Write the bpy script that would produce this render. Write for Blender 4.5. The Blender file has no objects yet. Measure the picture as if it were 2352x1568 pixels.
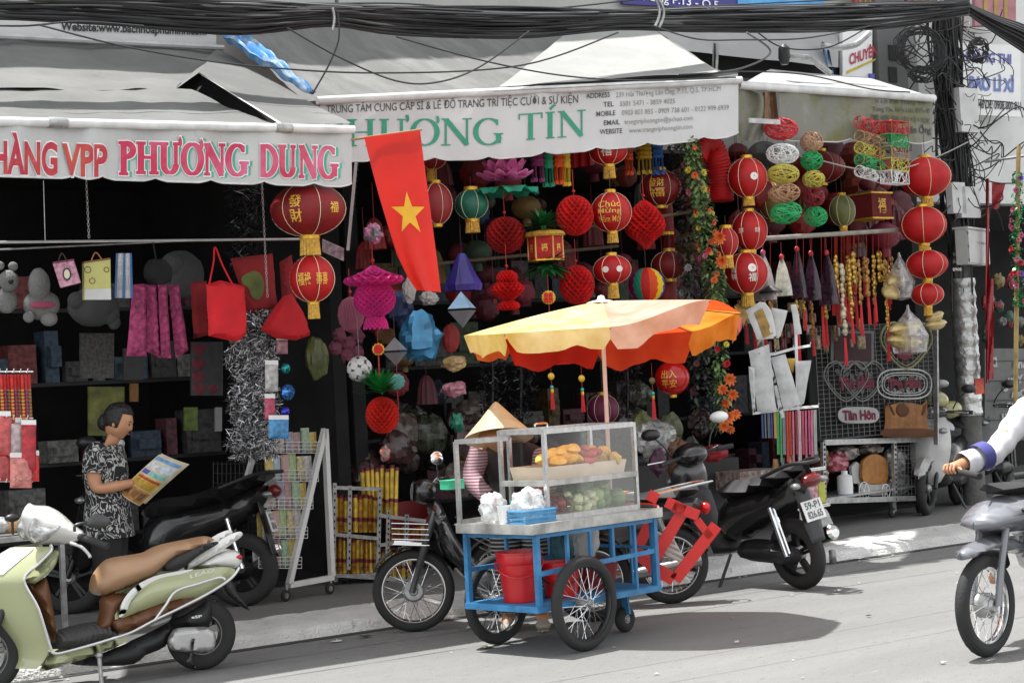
import bpy,bmesh,math,random
from mathutils import Vector,Matrix,Quaternion,noise
from mathutils.geometry import delaunay_2d_cdt
RND=random.Random(7)
V=Vector
PI=math.pi
S=bpy.context.scene
COL=S.collection
FOC,CAMZ=4300.0,1.65
def rad(a):return math.radians(a)
YAW,ROLL,PITCH=rad(37.5),rad(3.0),math.atan(86/4300)
CAMP=V((-8.4,-10.75,CAMZ))
_R0=V((math.cos(YAW),-math.sin(YAW),0));_FH=V((math.sin(YAW),math.cos(YAW),0));_UP=V((0,0,1))
CF=_FH*math.cos(PITCH)+_UP*math.sin(PITCH)
_U0=_UP*math.cos(PITCH)-_FH*math.sin(PITCH)
CR=_R0*math.cos(ROLL)-_U0*math.sin(ROLL)
CU=_R0*math.sin(ROLL)+_U0*math.cos(ROLL)
cam=bpy.data.cameras.new('camera');camo=bpy.data.objects.new('camera',cam);COL.objects.link(camo)
cam.sensor_width=36;cam.lens=36*FOC/2352;cam.clip_end=500;cam.clip_start=.1
camo.matrix_world=Matrix(((CR.x,CU.x,-CF.x,CAMP.x),(CR.y,CU.y,-CF.y,CAMP.y),(CR.z,CU.z,-CF.z,CAMP.z),(0,0,0,1)))
S.camera=camo
SUN_EL=75.0
SUN_DIR=V((.52,-.85,0)).normalized()
W=bpy.data.worlds.new('World');S.world=W;W.use_nodes=True
nt=W.node_tree;bg=nt.nodes['Background']
sky=nt.nodes.new('ShaderNodeTexSky');sky.sky_type='NISHITA';sky.sun_disc=False
sky.sun_elevation=rad(SUN_EL)
_sd=-SUN_DIR
sky.sun_rotation=math.atan2(_sd.x,_sd.y)
hs=nt.nodes.new('ShaderNodeHueSaturation');hs.inputs['Saturation'].default_value=.12
nt.links.new(sky.outputs[0],hs.inputs['Color']);nt.links.new(hs.outputs[0],bg.inputs[0])
bg.inputs[1].default_value=.15
sl=bpy.data.lights.new('sun','SUN');sl.energy=3.4;sl.angle=rad(.9);sl.color=(1,.985,.965)
so=bpy.data.objects.new('sun',sl);COL.objects.link(so)
_d=(SUN_DIR*math.cos(rad(SUN_EL))+V((0,0,-1))*math.sin(rad(SUN_EL)))
so.rotation_euler=_d.to_track_quat('-Z','Y').to_euler()
S.view_settings.view_transform='Standard';S.view_settings.look='None'
S.view_settings.exposure=1.4;S.view_settings.gamma=1;S.view_settings.use_curve_mapping=False
S.render.engine='CYCLES'
S.cycles.max_bounces=8;S.cycles.transparent_max_bounces=24;S.cycles.diffuse_bounces=3
S.cycles.use_denoising=True
try:S.cycles.denoiser='OPENIMAGEDENOISE'
except Exception:pass
S.cycles.sample_clamp_indirect=4
def ray(x,y):return CF+CR*((x-1176)/FOC)-CU*((y-784)/FOC)
def at(x,y,Y):d=ray(x,y);return CAMP+d*((Y-CAMP.y)/d.y)
def atz(x,y,z=0.0):d=ray(x,y);return CAMP+d*((z-CAMP.z)/d.z)
def atd(x,y,dep):return CAMP+ray(x,y)*dep
def depth(p):return(p-CAMP).dot(CF)
def pxm(p):return FOC/depth(p)
def C(k,x,y):
 if isinstance(k,int):
  ox,oy=[(0,0),(1350,0),(2696,0),(0,900),(1350,900),(2696,900),(0,1798),(1350,1798),(2696,1798)][k-1];s=1.68
 else:
  ox,oy,s=dict(a=(1780,1200,1.9279),b=(2780,1300,1.9598),c=(3400,1450,2.2399),d=(0,2000,2.1448))[k]
 return((ox+x/s)*.57422,(oy+y/s)*.57422)
PAV=.11
BX,BY,BZ=V((1,0,0)),V((0,1,0)),V((0,0,1))
class PL:
 def __init__(s,o,u,v=BZ):
  s.o=V(o);s.u=V(u).normalized();v=V(v);s.v=(v-s.u*v.dot(s.u)).normalized();s.n=s.u.cross(s.v)
 def at(s,x,y):
  d=ray(x,y);t=(s.o-CAMP).dot(s.n)/d.dot(s.n);p=CAMP+d*t-s.o
  return V((p.dot(s.u),p.dot(s.v)))
 def P(s,a,b,w=0):return s.o+s.u*a+s.v*b+s.n*w
def lin(h):
 if not isinstance(h,str):return h
 h=h.lstrip('#');o=[]
 for i in(0,2,4):
  c=int(h[i:i+2],16)/255
  o.append(c/12.92 if c<=.04045 else((c+.055)/1.055)**2.4)
 return tuple(o)
_M={}
def mat(name,col='888888',rough=.6,metal=0,var=.15,scale=7,bump=0,bscale=60,spec=.5,coat=0,transl=0,alpha=1,col2=None,wave=None,sheen=0):
 if name in _M:return _M[name]
 m=bpy.data.materials.new(name);_M[name]=m;m.use_nodes=True
 n=m.node_tree.nodes;l=m.node_tree.links;b=n['Principled BSDF'];out=n['Material Output']
 c=lin(col);tc=n.new('ShaderNodeTexCoord')
 nz=n.new('ShaderNodeTexNoise');nz.inputs['Scale'].default_value=scale;nz.inputs['Detail'].default_value=5
 l.new(tc.outputs['Object'],nz.inputs['Vector'])
 rp=n.new('ShaderNodeValToRGB');rp.color_ramp.elements[0].position=.32;rp.color_ramp.elements[1].position=.68
 c2=lin(col2)if col2 else tuple(min(1,x*(1+var))for x in c)
 rp.color_ramp.elements[0].color=(*[x*(1-var)for x in c],1);rp.color_ramp.elements[1].color=(*c2,1)
 l.new(nz.outputs[0],rp.inputs[0]);colout=rp.outputs[0]
 l.new(colout,b.inputs['Base Color'])
 b.inputs['Roughness'].default_value=rough;b.inputs['Metallic'].default_value=metal
 b.inputs['Specular IOR Level'].default_value=spec;b.inputs['Coat Weight'].default_value=coat
 if sheen:b.inputs['Sheen Weight'].default_value=sheen
 if bump:
  if wave:
   bz=n.new('ShaderNodeTexWave');bz.bands_direction=wave;bz.inputs['Scale'].default_value=bscale;bz.inputs['Distortion'].default_value=1.5
  else:
   bz=n.new('ShaderNodeTexNoise');bz.inputs['Scale'].default_value=bscale;bz.inputs['Detail'].default_value=6
  l.new(tc.outputs['Object'],bz.inputs['Vector'])
  bp=n.new('ShaderNodeBump');bp.inputs['Strength'].default_value=bump;bp.inputs['Distance'].default_value=.02
  l.new(bz.outputs[0],bp.inputs['Height']);l.new(bp.outputs[0],b.inputs['Normal'])
 sh=b.outputs[0]
 if transl:
  t=n.new('ShaderNodeBsdfTranslucent');l.new(colout,t.inputs[0]);mx=n.new('ShaderNodeMixShader');mx.inputs[0].default_value=transl
  l.new(sh,mx.inputs[1]);l.new(t.outputs[0],mx.inputs[2]);sh=mx.outputs[0]
 if alpha<1:
  t=n.new('ShaderNodeBsdfTransparent');mx=n.new('ShaderNodeMixShader');mx.inputs[0].default_value=alpha
  l.new(t.outputs[0],mx.inputs[1]);l.new(sh,mx.inputs[2]);sh=mx.outputs[0]
 l.new(sh,out.inputs[0])
 return m
def stained(name,base,stains,sc=1.2,streak=None,rough=.85,bump=.15,bscale=30,transl=0):
 """cloth, plaster or ground with two layers of noise stains and optional streaks"""
 if name in _M:return _M[name]
 m=bpy.data.materials.new(name);_M[name]=m;m.use_nodes=True
 n=m.node_tree.nodes;l=m.node_tree.links;b=n['Principled BSDF'];tc=n.new('ShaderNodeTexCoord')
 cur=None
 for i,(cl,pos,soft,s)in enumerate(stains):
  mp=n.new('ShaderNodeMapping');l.new(tc.outputs['Object'],mp.inputs[0])
  if streak:mp.inputs['Scale'].default_value=streak
  mp.inputs['Location'].default_value=(i*3.7,i*1.3,i)
  nz=n.new('ShaderNodeTexNoise');nz.inputs['Scale'].default_value=s*sc;nz.inputs['Detail'].default_value=8;nz.inputs['Roughness'].default_value=.65
  l.new(mp.outputs[0],nz.inputs['Vector'])
  r=n.new('ShaderNodeValToRGB');r.color_ramp.elements[0].position=pos;r.color_ramp.elements[1].position=min(1,pos+soft)
  l.new(nz.outputs[0],r.inputs[0])
  mx=n.new('ShaderNodeMix');mx.data_type='RGBA'
  l.new(r.outputs[0],mx.inputs['Factor'])
  if cur is None:mx.inputs['A'].default_value=(*lin(base),1)
  else:l.new(cur,mx.inputs['A'])
  mx.inputs['B'].default_value=(*lin(cl),1);cur=mx.outputs['Result']
 l.new(cur,b.inputs['Base Color']);b.inputs['Roughness'].default_value=rough
 if bump:
  bz=n.new('ShaderNodeTexNoise');bz.inputs['Scale'].default_value=bscale;bz.inputs['Detail'].default_value=8
  l.new(tc.outputs['Object'],bz.inputs['Vector'])
  bp=n.new('ShaderNodeBump');bp.inputs['Strength'].default_value=bump;bp.inputs['Distance'].default_value=.03
  l.new(bz.outputs[0],bp.inputs['Height']);l.new(bp.outputs[0],b.inputs['Normal'])
 if transl:
  out=n['Material Output'];t=n.new('ShaderNodeBsdfTranslucent');l.new(cur,t.inputs[0]);mx=n.new('ShaderNodeMixShader');mx.inputs[0].default_value=transl
  l.new(b.outputs[0],mx.inputs[1]);l.new(t.outputs[0],mx.inputs[2]);l.new(mx.outputs[0],out.inputs[0])
 return m
def glassy(name,tint='ffffff',gloss=.10,rough=.03,film=0.0,filmcol='ffffff'):
 if name in _M:return _M[name]
 m=bpy.data.materials.new(name);_M[name]=m;m.use_nodes=True
 n=m.node_tree.nodes;l=m.node_tree.links;n.remove(n['Principled BSDF']);out=n['Material Output']
 t=n.new('ShaderNodeBsdfTransparent');t.inputs[0].default_value=(*lin(tint),1)
 g=n.new('ShaderNodeBsdfGlossy');g.inputs['Roughness'].default_value=rough
 lw=n.new('ShaderNodeLayerWeight');lw.inputs[0].default_value=.25
 ma=n.new('ShaderNodeMath');ma.operation='MULTIPLY_ADD';ma.inputs[1].default_value=.25;ma.inputs[2].default_value=gloss
 l.new(lw.outputs['Fresnel'],ma.inputs[0])
 mx=n.new('ShaderNodeMixShader');l.new(ma.outputs[0],mx.inputs[0]);l.new(t.outputs[0],mx.inputs[1]);l.new(g.outputs[0],mx.inputs[2])
 sh=mx.outputs[0]
 if film:
  tc=n.new('ShaderNodeTexCoord');nz=n.new('ShaderNodeTexNoise');nz.inputs['Scale'].default_value=22;nz.inputs['Detail'].default_value=6
  l.new(tc.outputs['Object'],nz.inputs['Vector'])
  r=n.new('ShaderNodeMapRange');r.inputs[1].default_value=.42;r.inputs[2].default_value=.7;r.inputs[3].default_value=film*.35;r.inputs[4].default_value=min(1,film*1.7)
  l.new(nz.outputs[0],r.inputs[0])
  d=n.new('ShaderNodeBsdfPrincipled');d.inputs['Base Color'].default_value=(*lin(filmcol),1);d.inputs['Roughness'].default_value=.25
  m2=n.new('ShaderNodeMixShader');l.new(r.outputs[0],m2 .inputs[0]);l.new(sh,m2 .inputs[1]);l.new(d.outputs[0],m2 .inputs[2]);sh=m2 .outputs[0]
 l.new(sh,out.inputs[0]);return m
def frame(d):
 d=V(d).normalized();a=BZ if abs(d.z)<.95 else BX
 x=d.cross(a).normalized();return x,x.cross(d).normalized(),d
def cr(pts,n=6,closed=False):
 P=[V(p)for p in pts];N=len(P);out=[]
 for i in range(N if closed else N-1):
  if closed:p0,p1,p2,p3=P[i-1],P[i],P[(i+1)%N],P[(i+2)%N]
  else:p0,p1,p2,p3=P[max(i-1,0)],P[i],P[i+1],P[min(i+2,N-1)]
  for k in range(n):
   t=k/n
   out.append(.5*((2*p1)+(p2-p0)*t+(2*p0-5*p1+4*p2-p3)*t*t+(3*p1-p0-3*p2+p3)*t**3))
 if not closed:out.append(P[-1])
 return out
class MB:
 def __init__(s):s.v=[];s.f=[];s.mi=[];s.m=0
 def add(s,vs,fs):
  k=len(s.v);s.v.extend(V(v)for v in vs)
  for f in fs:s.f.append(tuple(i+k for i in f));s.mi.append(s.m)
  return s
 def box(s,c,d,R=None):
  c=V(c);h=[x/2 for x in d];vs=[]
  for i in(-1,1):
   for j in(-1,1):
    for k in(-1,1):
     p=V((i*h[0],j*h[1],k*h[2]));vs.append(c+(R@p if R else p))
  return s.add(vs,[(0,1,3,2),(4,6,7,5),(0,4,5,1),(2,3,7,6),(0,2,6,4),(1,5,7,3)])
 def bar(s,p,q,w=.02,h=None,up=BZ):
  p,q=V(p),V(q);h=h or w;d=(q-p).normalized();u=V(up)
  x=d.cross(u)
  if x.length<1e-3:x=d.cross(BX)
  x.normalize();y=x.cross(d)
  vs=[e+x*(i*w/2)+y*(j*h/2)for e in(p,q)for i,j in((-1,-1),(1,-1),(1,1),(-1,1))]
  return s.add(vs,[(0,3,2,1),(4,5,6,7),(0,1,5,4),(1,2,6,5),(2,3,7,6),(3,0,4,7)])
 def tube(s,pts,r=.01,n=6,closed=False,cap=True):
  P=[V(p)for p in pts];N=len(P)
  if N<2:return s
  rr=r if isinstance(r,(list,tuple))else[r]*N
  vs=[];x=None
  for i,p in enumerate(P):
   t=(P[(i+1)%N]-P[i-1])if closed else(P[min(i+1,N-1)]-P[max(i-1,0)])
   if t.length<1e-9:t=V((0,0,1))
   t.normalize()
   if x is None:x,y,_=frame(t)
   else:
    x=x-t*x.dot(t)
    if x.length<1e-6:x,y,_=frame(t)
    x.normalize()
   y=t.cross(x)
   for k in range(n):a=2*PI*k/n;vs.append(p+(x*math.cos(a)+y*math.sin(a))*rr[i])
  fs=[]
  for i in range(N if closed else N-1):
   j=(i+1)%N
   for k in range(n):l=(k+1)%n;fs.append((i*n+k,i*n+l,j*n+l,j*n+k))
  if cap and not closed:fs+=[tuple(range(n-1,-1,-1)),tuple((N-1)*n+k for k in range(n))]
  return s.add(vs,fs)
 def lathe(s,prof,c=(0,0,0),ax=BZ,n=16,sx=1.0,sy=1.0,wob=None,x0=None,cap=False):
  c=V(c);x,y,z=frame(ax)
  if x0:x=V(x0);y=V(ax).normalized().cross(x)
  vs=[]
  for i,(r,h)in enumerate(prof):
   for k in range(n):
    a=2*PI*k/n;q=r*(wob(i,k)if wob else 1)
    vs.append(c+x*(q*math.cos(a)*sx)+y*(q*math.sin(a)*sy)+z*h)
  fs=[(i*n+k,i*n+(k+1)%n,(i+1)*n+(k+1)%n,(i+1)*n+k)for i in range(len(prof)-1)for k in range(n)]
  if cap:fs+=[tuple(range(n-1,-1,-1)),tuple((len(prof)-1)*n+k for k in range(n))]
  return s.add(vs,fs)
 def ell(s,c,r,n=14,m=9,R=None,wob=None):
  if not isinstance(r,(tuple,list)):r=(r,r,r)
  c=V(c);vs=[];
  for i in range(m+1):
   t=PI*i/m
   for k in range(n):
    a=2*PI*k/n;p=V((math.sin(t)*math.cos(a),math.sin(t)*math.sin(a),math.cos(t)))
    if wob:p=p*wob(p)
    p=V((p.x*r[0],p.y*r[1],p.z*r[2]));vs.append(c+(R@p if R else p))
  return s.add(vs,[(i*n+k,(i+1)*n+k,(i+1)*n+(k+1)%n,i*n+(k+1)%n)for i in range(m)for k in range(n)])
 def grid(s,fn,nu,nv):
  vs=[fn(i/nu,j/nv)for j in range(nv+1)for i in range(nu+1)];w=nu+1
  return s.add(vs,[(j*w+i,j*w+i+1,(j+1)*w+i+1,(j+1)*w+i)for j in range(nv)for i in range(nu)])
 def poly(s,pts):return s.add(pts,[tuple(range(len(pts)))])
 def prism(s,pts,vec):
  n=len(pts);vec=V(vec);P=[V(p)for p in pts]
  return s.add(P+[p+vec for p in P],[tuple(range(n)),tuple(range(2*n-1,n-1,-1))]+[(i,i+n,(i+1)%n+n,(i+1)%n)for i in range(n)])
 def slab(s,pl,pts,w0,w1):return s.prism([pl.P(a,b,w0)for a,b in pts],pl.n*(w1-w0))
 def pillow(s,pl,pts,T,R=None,off=0,step=None,both=True,curve=None):
  """outline on a plane, swollen to half thickness T with edge radius R (towards +n, and -n when both); curve(a,b) adds an offset"""
  pts=[V(p)for p in pts];xs=[p.x for p in pts];ys=[p.y for p in pts]
  w=max(xs)-min(xs);h=max(ys)-min(ys);R=R or T;step=step or max(w,h)/16
  bd=[]
  for i,p in enumerate(pts):
   q=pts[(i+1)%len(pts)];k=max(1,int((q-p).length/step+.5))
   bd+=[p.lerp(q,t/k)for t in range(k)]
  N=len(bd)
  def inside(p):
   c=False
   for i in range(N):
    a,b=bd[i],bd[(i+1)%N]
    if(a.y>p.y)!=(b.y>p.y)and p.x<(b.x-a.x)*(p.y-a.y)/(b.y-a.y)+a.x:c=not c
   return c
  def dist(p):
   m=1e9
   for i in range(N):
    a,b=bd[i],bd[(i+1)%N];ab=b-a;L=ab.length_squared
    t=max(0,min(1,(p-a).dot(ab)/L))if L else 0
    m=min(m,(a+ab*t-p).length_squared)
   return math.sqrt(m)
  inn=[]
  y=min(ys)+step*.5;row=0
  while y<max(ys):
   x=min(xs)+step*(.5 if row%2 else .1)
   while x<max(xs):
    p=V((x,y))
    if inside(p):
     d=dist(p)
     if d>step*.45:inn.append(p)
    x+=step
   y+=step*.87;row+=1
  rim=min(R*.15,step*.3)
  allp=bd+inn
  r=delaunay_2d_cdt(allp,[(i,(i+1)%N)for i in range(N)],[],1,1e-7)
  vv,fc=r[0],r[2]
  def hgt(p):
   d=min(dist(p),R)/R
   return T*math.sqrt(max(0,1-(1-d)**2))
  hh=[hgt(p)for p in vv];cv=[curve(p.x,p.y)if curve else 0 for p in vv]
  k=len(vv)
  vs=[pl.P(p.x,p.y,off+cv[i]+hh[i])for i,p in enumerate(vv)]
  fs=[tuple(f)for f in fc]
  if both:
   vs+=[pl.P(p.x,p.y,off+cv[i]-hh[i])for i,p in enumerate(vv)]
   fs+=[tuple(i+k for i in reversed(f))for f in fc]
  return s.add(vs,fs)
 def build(s,name,m,parent=None,smooth=True,sharp=40,kind=None,label=None):
  ms=m if isinstance(m,(list,tuple))else[m]
  loc=V((0,0,0))
  if parent is not None:loc=ROOT[parent.name]
  elif s.v:
   lo=V([min(v[i]for v in s.v)for i in range(3)]);hi=V([max(v[i]for v in s.v)for i in range(3)])
   loc=V(((lo.x+hi.x)/2,(lo.y+hi.y)/2,lo.z))
  me=bpy.data.meshes.new(name);me.from_pydata([v-loc for v in s.v],[],s.f)
  for x in ms:me.materials.append(x)
  if len(ms)>1:me.polygons.foreach_set('material_index',s.mi)
  bm=bmesh.new();bm.from_mesh(me);bmesh.ops.remove_doubles(bm,verts=bm.verts,dist=1e-5);bmesh.ops.recalc_face_normals(bm,faces=bm.faces);bm.to_mesh(me);bm.free()
  if smooth:
   me.polygons.foreach_set('use_smooth',[True]*len(me.polygons));me.set_sharp_from_angle(angle=rad(sharp))
  me.update()
  o=bpy.data.objects.new(name,me);COL.objects.link(o)
  if parent is not None:o.parent=parent;ROOT[o.name]=loc
  else:o.location=loc;ROOT[o.name]=loc
  if kind:o['kind']=kind
  if label:o['label']=label
  return o
ROOT={}
def thing(name,label,cat,loc,group=None):
 o=bpy.data.objects.new(name,None);COL.objects.link(o);o.location=V(loc);o.empty_display_size=.05;ROOT[o.name]=V(loc)
 o['label']=label;o['category']=cat
 if group:o['group']=group
 return o
def tag(o,label,cat,group=None):
 o['label']=label;o['category']=cat
 if group:o['group']=group
 return o
def copy_tree(o,parent=None,off=V((0,0,0))):
 c=o.copy();COL.objects.link(c)
 if parent is not None:c.parent=parent
 ROOT[c.name]=ROOT[o.name]+off
 for ch in list(o.children):copy_tree(ch,c,off)
 if parent is None:c.location=V(o.location)+off
 return c
def structure(mb,name,m,**k):return mb.build(name,m,None,kind='structure',**k)
def pxy(pl,pts):return[pl.at(*p)for p in pts]
_T={}
def glyphs(body,bold=0.0):
 key=(body,bold)
 if key in _T:return _T[key]
 c=bpy.data.curves.new('lettering','FONT');c.body=body;c.offset=bold;c.resolution_u=4
 o=bpy.data.objects.new('lettering',c);COL.objects.link(o);bpy.context.view_layer.update()
 me=bpy.data.meshes.new_from_object(o.evaluated_get(bpy.context.evaluated_depsgraph_get()))
 vs=[(v.co.x,v.co.y)for v in me.vertices];fs=[tuple(p.vertices)for p in me.polygons]
 bpy.data.objects.remove(o);bpy.data.curves.remove(c);bpy.data.meshes.remove(me)
 x0=min(v[0]for v in vs);x1=max(v[0]for v in vs);y0=min(v[1]for v in vs);y1=max(v[1]for v in vs)
 _T[key]=(vs,fs,x0,x1,y0,y1);return _T[key]
def write(mb,body,fn,bold=0.0,base=False):
 """fn(s,t) with s,t in 0..1 over the ink box; base=True maps t 0..1 to baseline..cap height"""
 vs,fs,x0,x1,y0,y1=glyphs(body,bold)
 if base:y0,y1=0.0,.7
 return mb.add([fn((x-x0)/(x1-x0),(y-y0)/(y1-y0))for x,y in vs],fs)
class Serif:
 def __init__(s,T,t,g=0.0):s.T,s.t,s.g=T,t,g;s.v=[];s.f=[];s.x=0
 def q(s,p):k=len(s.v);s.v+=[(a+s.x,b)for a,b in p];s.f.append((k,k+1,k+2,k+3))
 def bar(s,x0,y0,x1,y1,w):
  w+=2*s.g;dx,dy=x1-x0,y1-y0;L=math.hypot(dx,dy);nx,ny=-dy/L*w/2,dx/L*w/2;ex,ey=dx/L*s.g,dy/L*s.g
  k=6
  for i in range(k):
   a,b=i/k,(i+1)/k
   X=lambda t:x0-ex+(dx+2*ex)*t
   Y=lambda t:y0-ey+(dy+2*ey)*t
   s.q([(X(a)+nx,Y(a)+ny),(X(a)-nx,Y(a)-ny),(X(b)-nx,Y(b)-ny),(X(b)+nx,Y(b)+ny)])
 def arc(s,cx,cy,rx,ry,a0,a1,n=18,th=None):
  for i in range(n):
   p=[]
   for a in(a0+(a1-a0)*i/n,a0+(a1-a0)*(i+1)/n):
    a=rad(a);w=(s.t+(s.T-s.t)*abs(math.cos(a))if th is None else th)/2+s.g
    p.append([(cx+(rx+k*w)*math.cos(a),cy+(ry+k*w)*math.sin(a))for k in(1,-1)])
   s.q([p[0][0],p[0][1],p[1][1],p[1][0]])
 def ser(s,x,y,w=None):w=w or s.T*1.0+.14;s.bar(x-w/2,y,x+w/2,y,s.t)
 def horn(s,x,y):s.arc(x-.04,y+.02,.09,.13,-50,70,8,s.T*.55);s.bar(x+.0,y+.13,x+.07,y+.13,s.T*.5)
 def put(s,ch,gap=.12):
  T,t=s.T,s.t;h=t/2
  if ch==' ':s.x+=.5;return
  if ch=='P':s.bar(.2,0,.2,1,T);s.arc(.24,.73,.36,.27-h,-90,90);s.ser(.2,0);s.ser(.14,1-h,T+.06);s.bar(.2,1-h,.26,1-h,t);w=.72
  elif ch=='H':
   for x in(.2,.75):s.bar(x,0,x,1,T);s.ser(x,h);s.ser(x,1-h)
   s.bar(.2,.52,.75,.52,t);w=.95
  elif ch in 'UƯỤ':
   s.bar(.2,.32,.2,1,T);s.arc(.46,.32,.26,.3-h,180,360);s.bar(.72,.32,.72,1,t+(T-t)*.35);s.ser(.2,1-h);s.ser(.72,1-h,.26)
   if ch=='Ư':s.horn(.86,.98)
   w=.95
  elif ch in 'OƠ':
   s.arc(.45,.5,.37,.5-h,0,360,32)
   if ch=='Ơ':s.horn(.8,.92)
   w=.9
  elif ch=='N':s.bar(.16,0,.16,1,t*1.3);s.bar(.8,0,.8,1,t*1.3);s.bar(.16,1-h,.8,h,T);s.ser(.16,h,.28);s.ser(.8,1-h,.28);s.ser(.14,1-h,.22);w=.96
  elif ch=='G':s.arc(.46,.5,.38,.5-h,48,335,28);s.bar(.76,.08,.76,.42,T);s.ser(.76,.42);s.bar(.72,.74,.72,.95,t*1.3);w=.93
  elif ch=='D':s.bar(.2,0,.2,1,T);s.arc(.28,.5,.52,.5-h,-90,90,24);s.bar(.08,h,.3,h,t);s.bar(.08,1-h,.3,1-h,t);w=.9
  elif ch=='T':s.bar(.42,0,.42,1,T);s.bar(.05,1-h,.79,1-h,t);s.bar(.05,.78,.05,1,t);s.bar(.79,.78,.79,1,t);s.ser(.42,h);w=.84
  elif ch in 'IÍ':
   s.bar(.2,0,.2,1,T);s.ser(.2,h);s.ser(.2,1-h)
   if ch=='Í':s.bar(.2,1.1,.34,1.26,T*.6)
   w=.4
  s.x+=w+gap-.04
 def text(s,w,gap=.12):
  for ch in w:s.put(ch,gap)
  return s
 def onto(s,mb,fn):
  """ink box in x, cap height in y -> fn(s,t)"""
  x0=min(a for a,b in s.v);x1=max(a for a,b in s.v)
  if getattr(s,'box',None):x0,x1=s.box
  s.box=(x0,x1)
  mb.add([fn((a-x0)/(x1-x0),b)for a,b in s.v],s.f)
BLACK=mat('black plastic','1c1c1d',.42,var=.2)
RUBBER=mat('tyre rubber','232323',.8,var=.2,bump=.2,bscale=80)
CHROME=mat('chrome','d8d8d8',.18,1,var=.1)
STEEL=mat('galvanised steel','9d9d9c',.45,.7,var=.25,scale=20,bump=.05)
ALU=mat('brushed aluminium','b9b9b9',.35,.85,var=.15,scale=30)
WHITE=mat('white paint','dcdcda',.5,var=.08)
GOLD=mat('gold paper','c79a2e',.38,.45,var=.3,scale=40)
GOLDF=mat('gold fringe','b98f35',.6,.15,var=.35,scale=60)
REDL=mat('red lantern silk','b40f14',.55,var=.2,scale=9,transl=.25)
REDP=mat('red tissue paper','c0100f',.75,var=.3,scale=14,transl=.15)
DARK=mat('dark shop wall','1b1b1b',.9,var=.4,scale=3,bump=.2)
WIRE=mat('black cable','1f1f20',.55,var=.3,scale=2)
WIREL=mat('worn grey cable','5a5a5a',.5,var=.3,scale=2)
STRING=mat('dark string','3a2d22',.8)
GLASS=glassy('showcase glass',gloss=.015)
POLY=glassy('clear plastic bag',gloss=.15,rough=.15,film=.22,filmcol='e9e9e9')
# ================================================================== the setting
ROADM=stained('road asphalt','71716f',[('7d7d7b',.42,.3,1.0),('5f5f5e',.60,.2,3.0),('8f8f8d',.66,.06,12),('57575600'[:6],.60,.05,34),('93938f',.66,.04,60),('4f4f4e',.72,.05,5)],1,(.3,1.3,1),bump=.6,bscale=140)
KERBM=stained('kerb concrete','b9b8b4',[('d2d1cd',.4,.3,2),('8d8c88',.6,.12,5),('6f6f6c',.66,.05,11),('4a4a48',.70,.03,26),('cfcec9',.66,.05,40)],1,bump=.8,bscale=50)
PAVM=stained('pavement concrete','6f6e6b',[('6a6967',.45,.3,1.5),('9a9995',.60,.2,6),('4f4f4e',.7,.1,14)],1,(.6,1.5,1),bump=.4,bscale=70)
def gfn(x0,x1,y0,y1,z):
 return lambda u,v:V((x0+(x1-x0)*u,y0+(y1-y0)*v,z))
m=MB();m.grid(gfn(-60,60,-60,.02,0),60,30);structure(m,'road',ROADM,smooth=False)
KX=-8.0;kl=0
while KX<9.5:
 L=RND.uniform(1.5,2.2);m=MB()
 def kf(u,v,KX=KX,L=L):
  x=KX+.006+(L-.012)*u
  q=noise.noise(V((x*5,v*6,1)))*.018+noise.noise(V((x*17,v*15,2)))*.010
  if v<.25:t=v/.25;return V((x,.0+.035*t+q*.5,.0+(PAV-.035)*t+q*(.3)))
  t=(v-.25)/.75
  return V((x,.035+.48*t,PAV-.035+.04*t+q*.6))
 m.grid(kf,22,14)
 o=m.build('kerb',KERBM,None,kind='structure',sharp=70);KX+=L
m=MB();m.grid(gfn(-40,40,-.10,-.003,.004),80,1);structure(m,'gutter',stained('gutter grime','2e2e2d',[('474746',.5,.2,5)],1,(.3,2,1)),smooth=False)
m=MB()
m.grid(lambda u,v:V((-40+80*u,.5+6.5*v,PAV+.002+.006*noise.noise(V((u*100,v*12,3))))),90,16);structure(m,'pavement',PAVM)
TAR=mat('tar seam','6f6f6e',.8,var=.25,scale=3)
for i,(ya,wd,x0,x1)in enumerate([(-1.25,.02,-9,9),(-2.75,.014,-9,9),(-3.3,.012,-2,9),(-.62,.025,-9,9)]):
 m=MB()
 def sf(u,v,ya=ya,wd=wd,x0=x0,x1=x1,i=i):
  x=x0+(x1-x0)*u
  return V((x,ya+.05*noise.noise(V((x*.35,i*3.3,0)))+(v-.5)*wd*(.35+.9*abs(noise.noise(V((x*1.3,i,5))))),.004))
 m.grid(sf,220,1);structure(m,'tar_seam',TAR,smooth=False)
FAC=stained('facade paint','a5a5a2',[('91918e',.45,.3,1.2),('7a7a77',.64,.2,4)],1,(1,1,.4),bump=.05)
def wallbox(name,label,x0,x1,y0,y1,z0,z1,m_,cat='building'):
 m=MB();m.box(((x0+x1)/2,(y0+y1)/2,(z0+z1)/2),(x1-x0,y1-y0,z1-z0));return m
YF=2.1
XL=at(812,500,2.0).x
XM=at(2140,400,2.0).x
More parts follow.
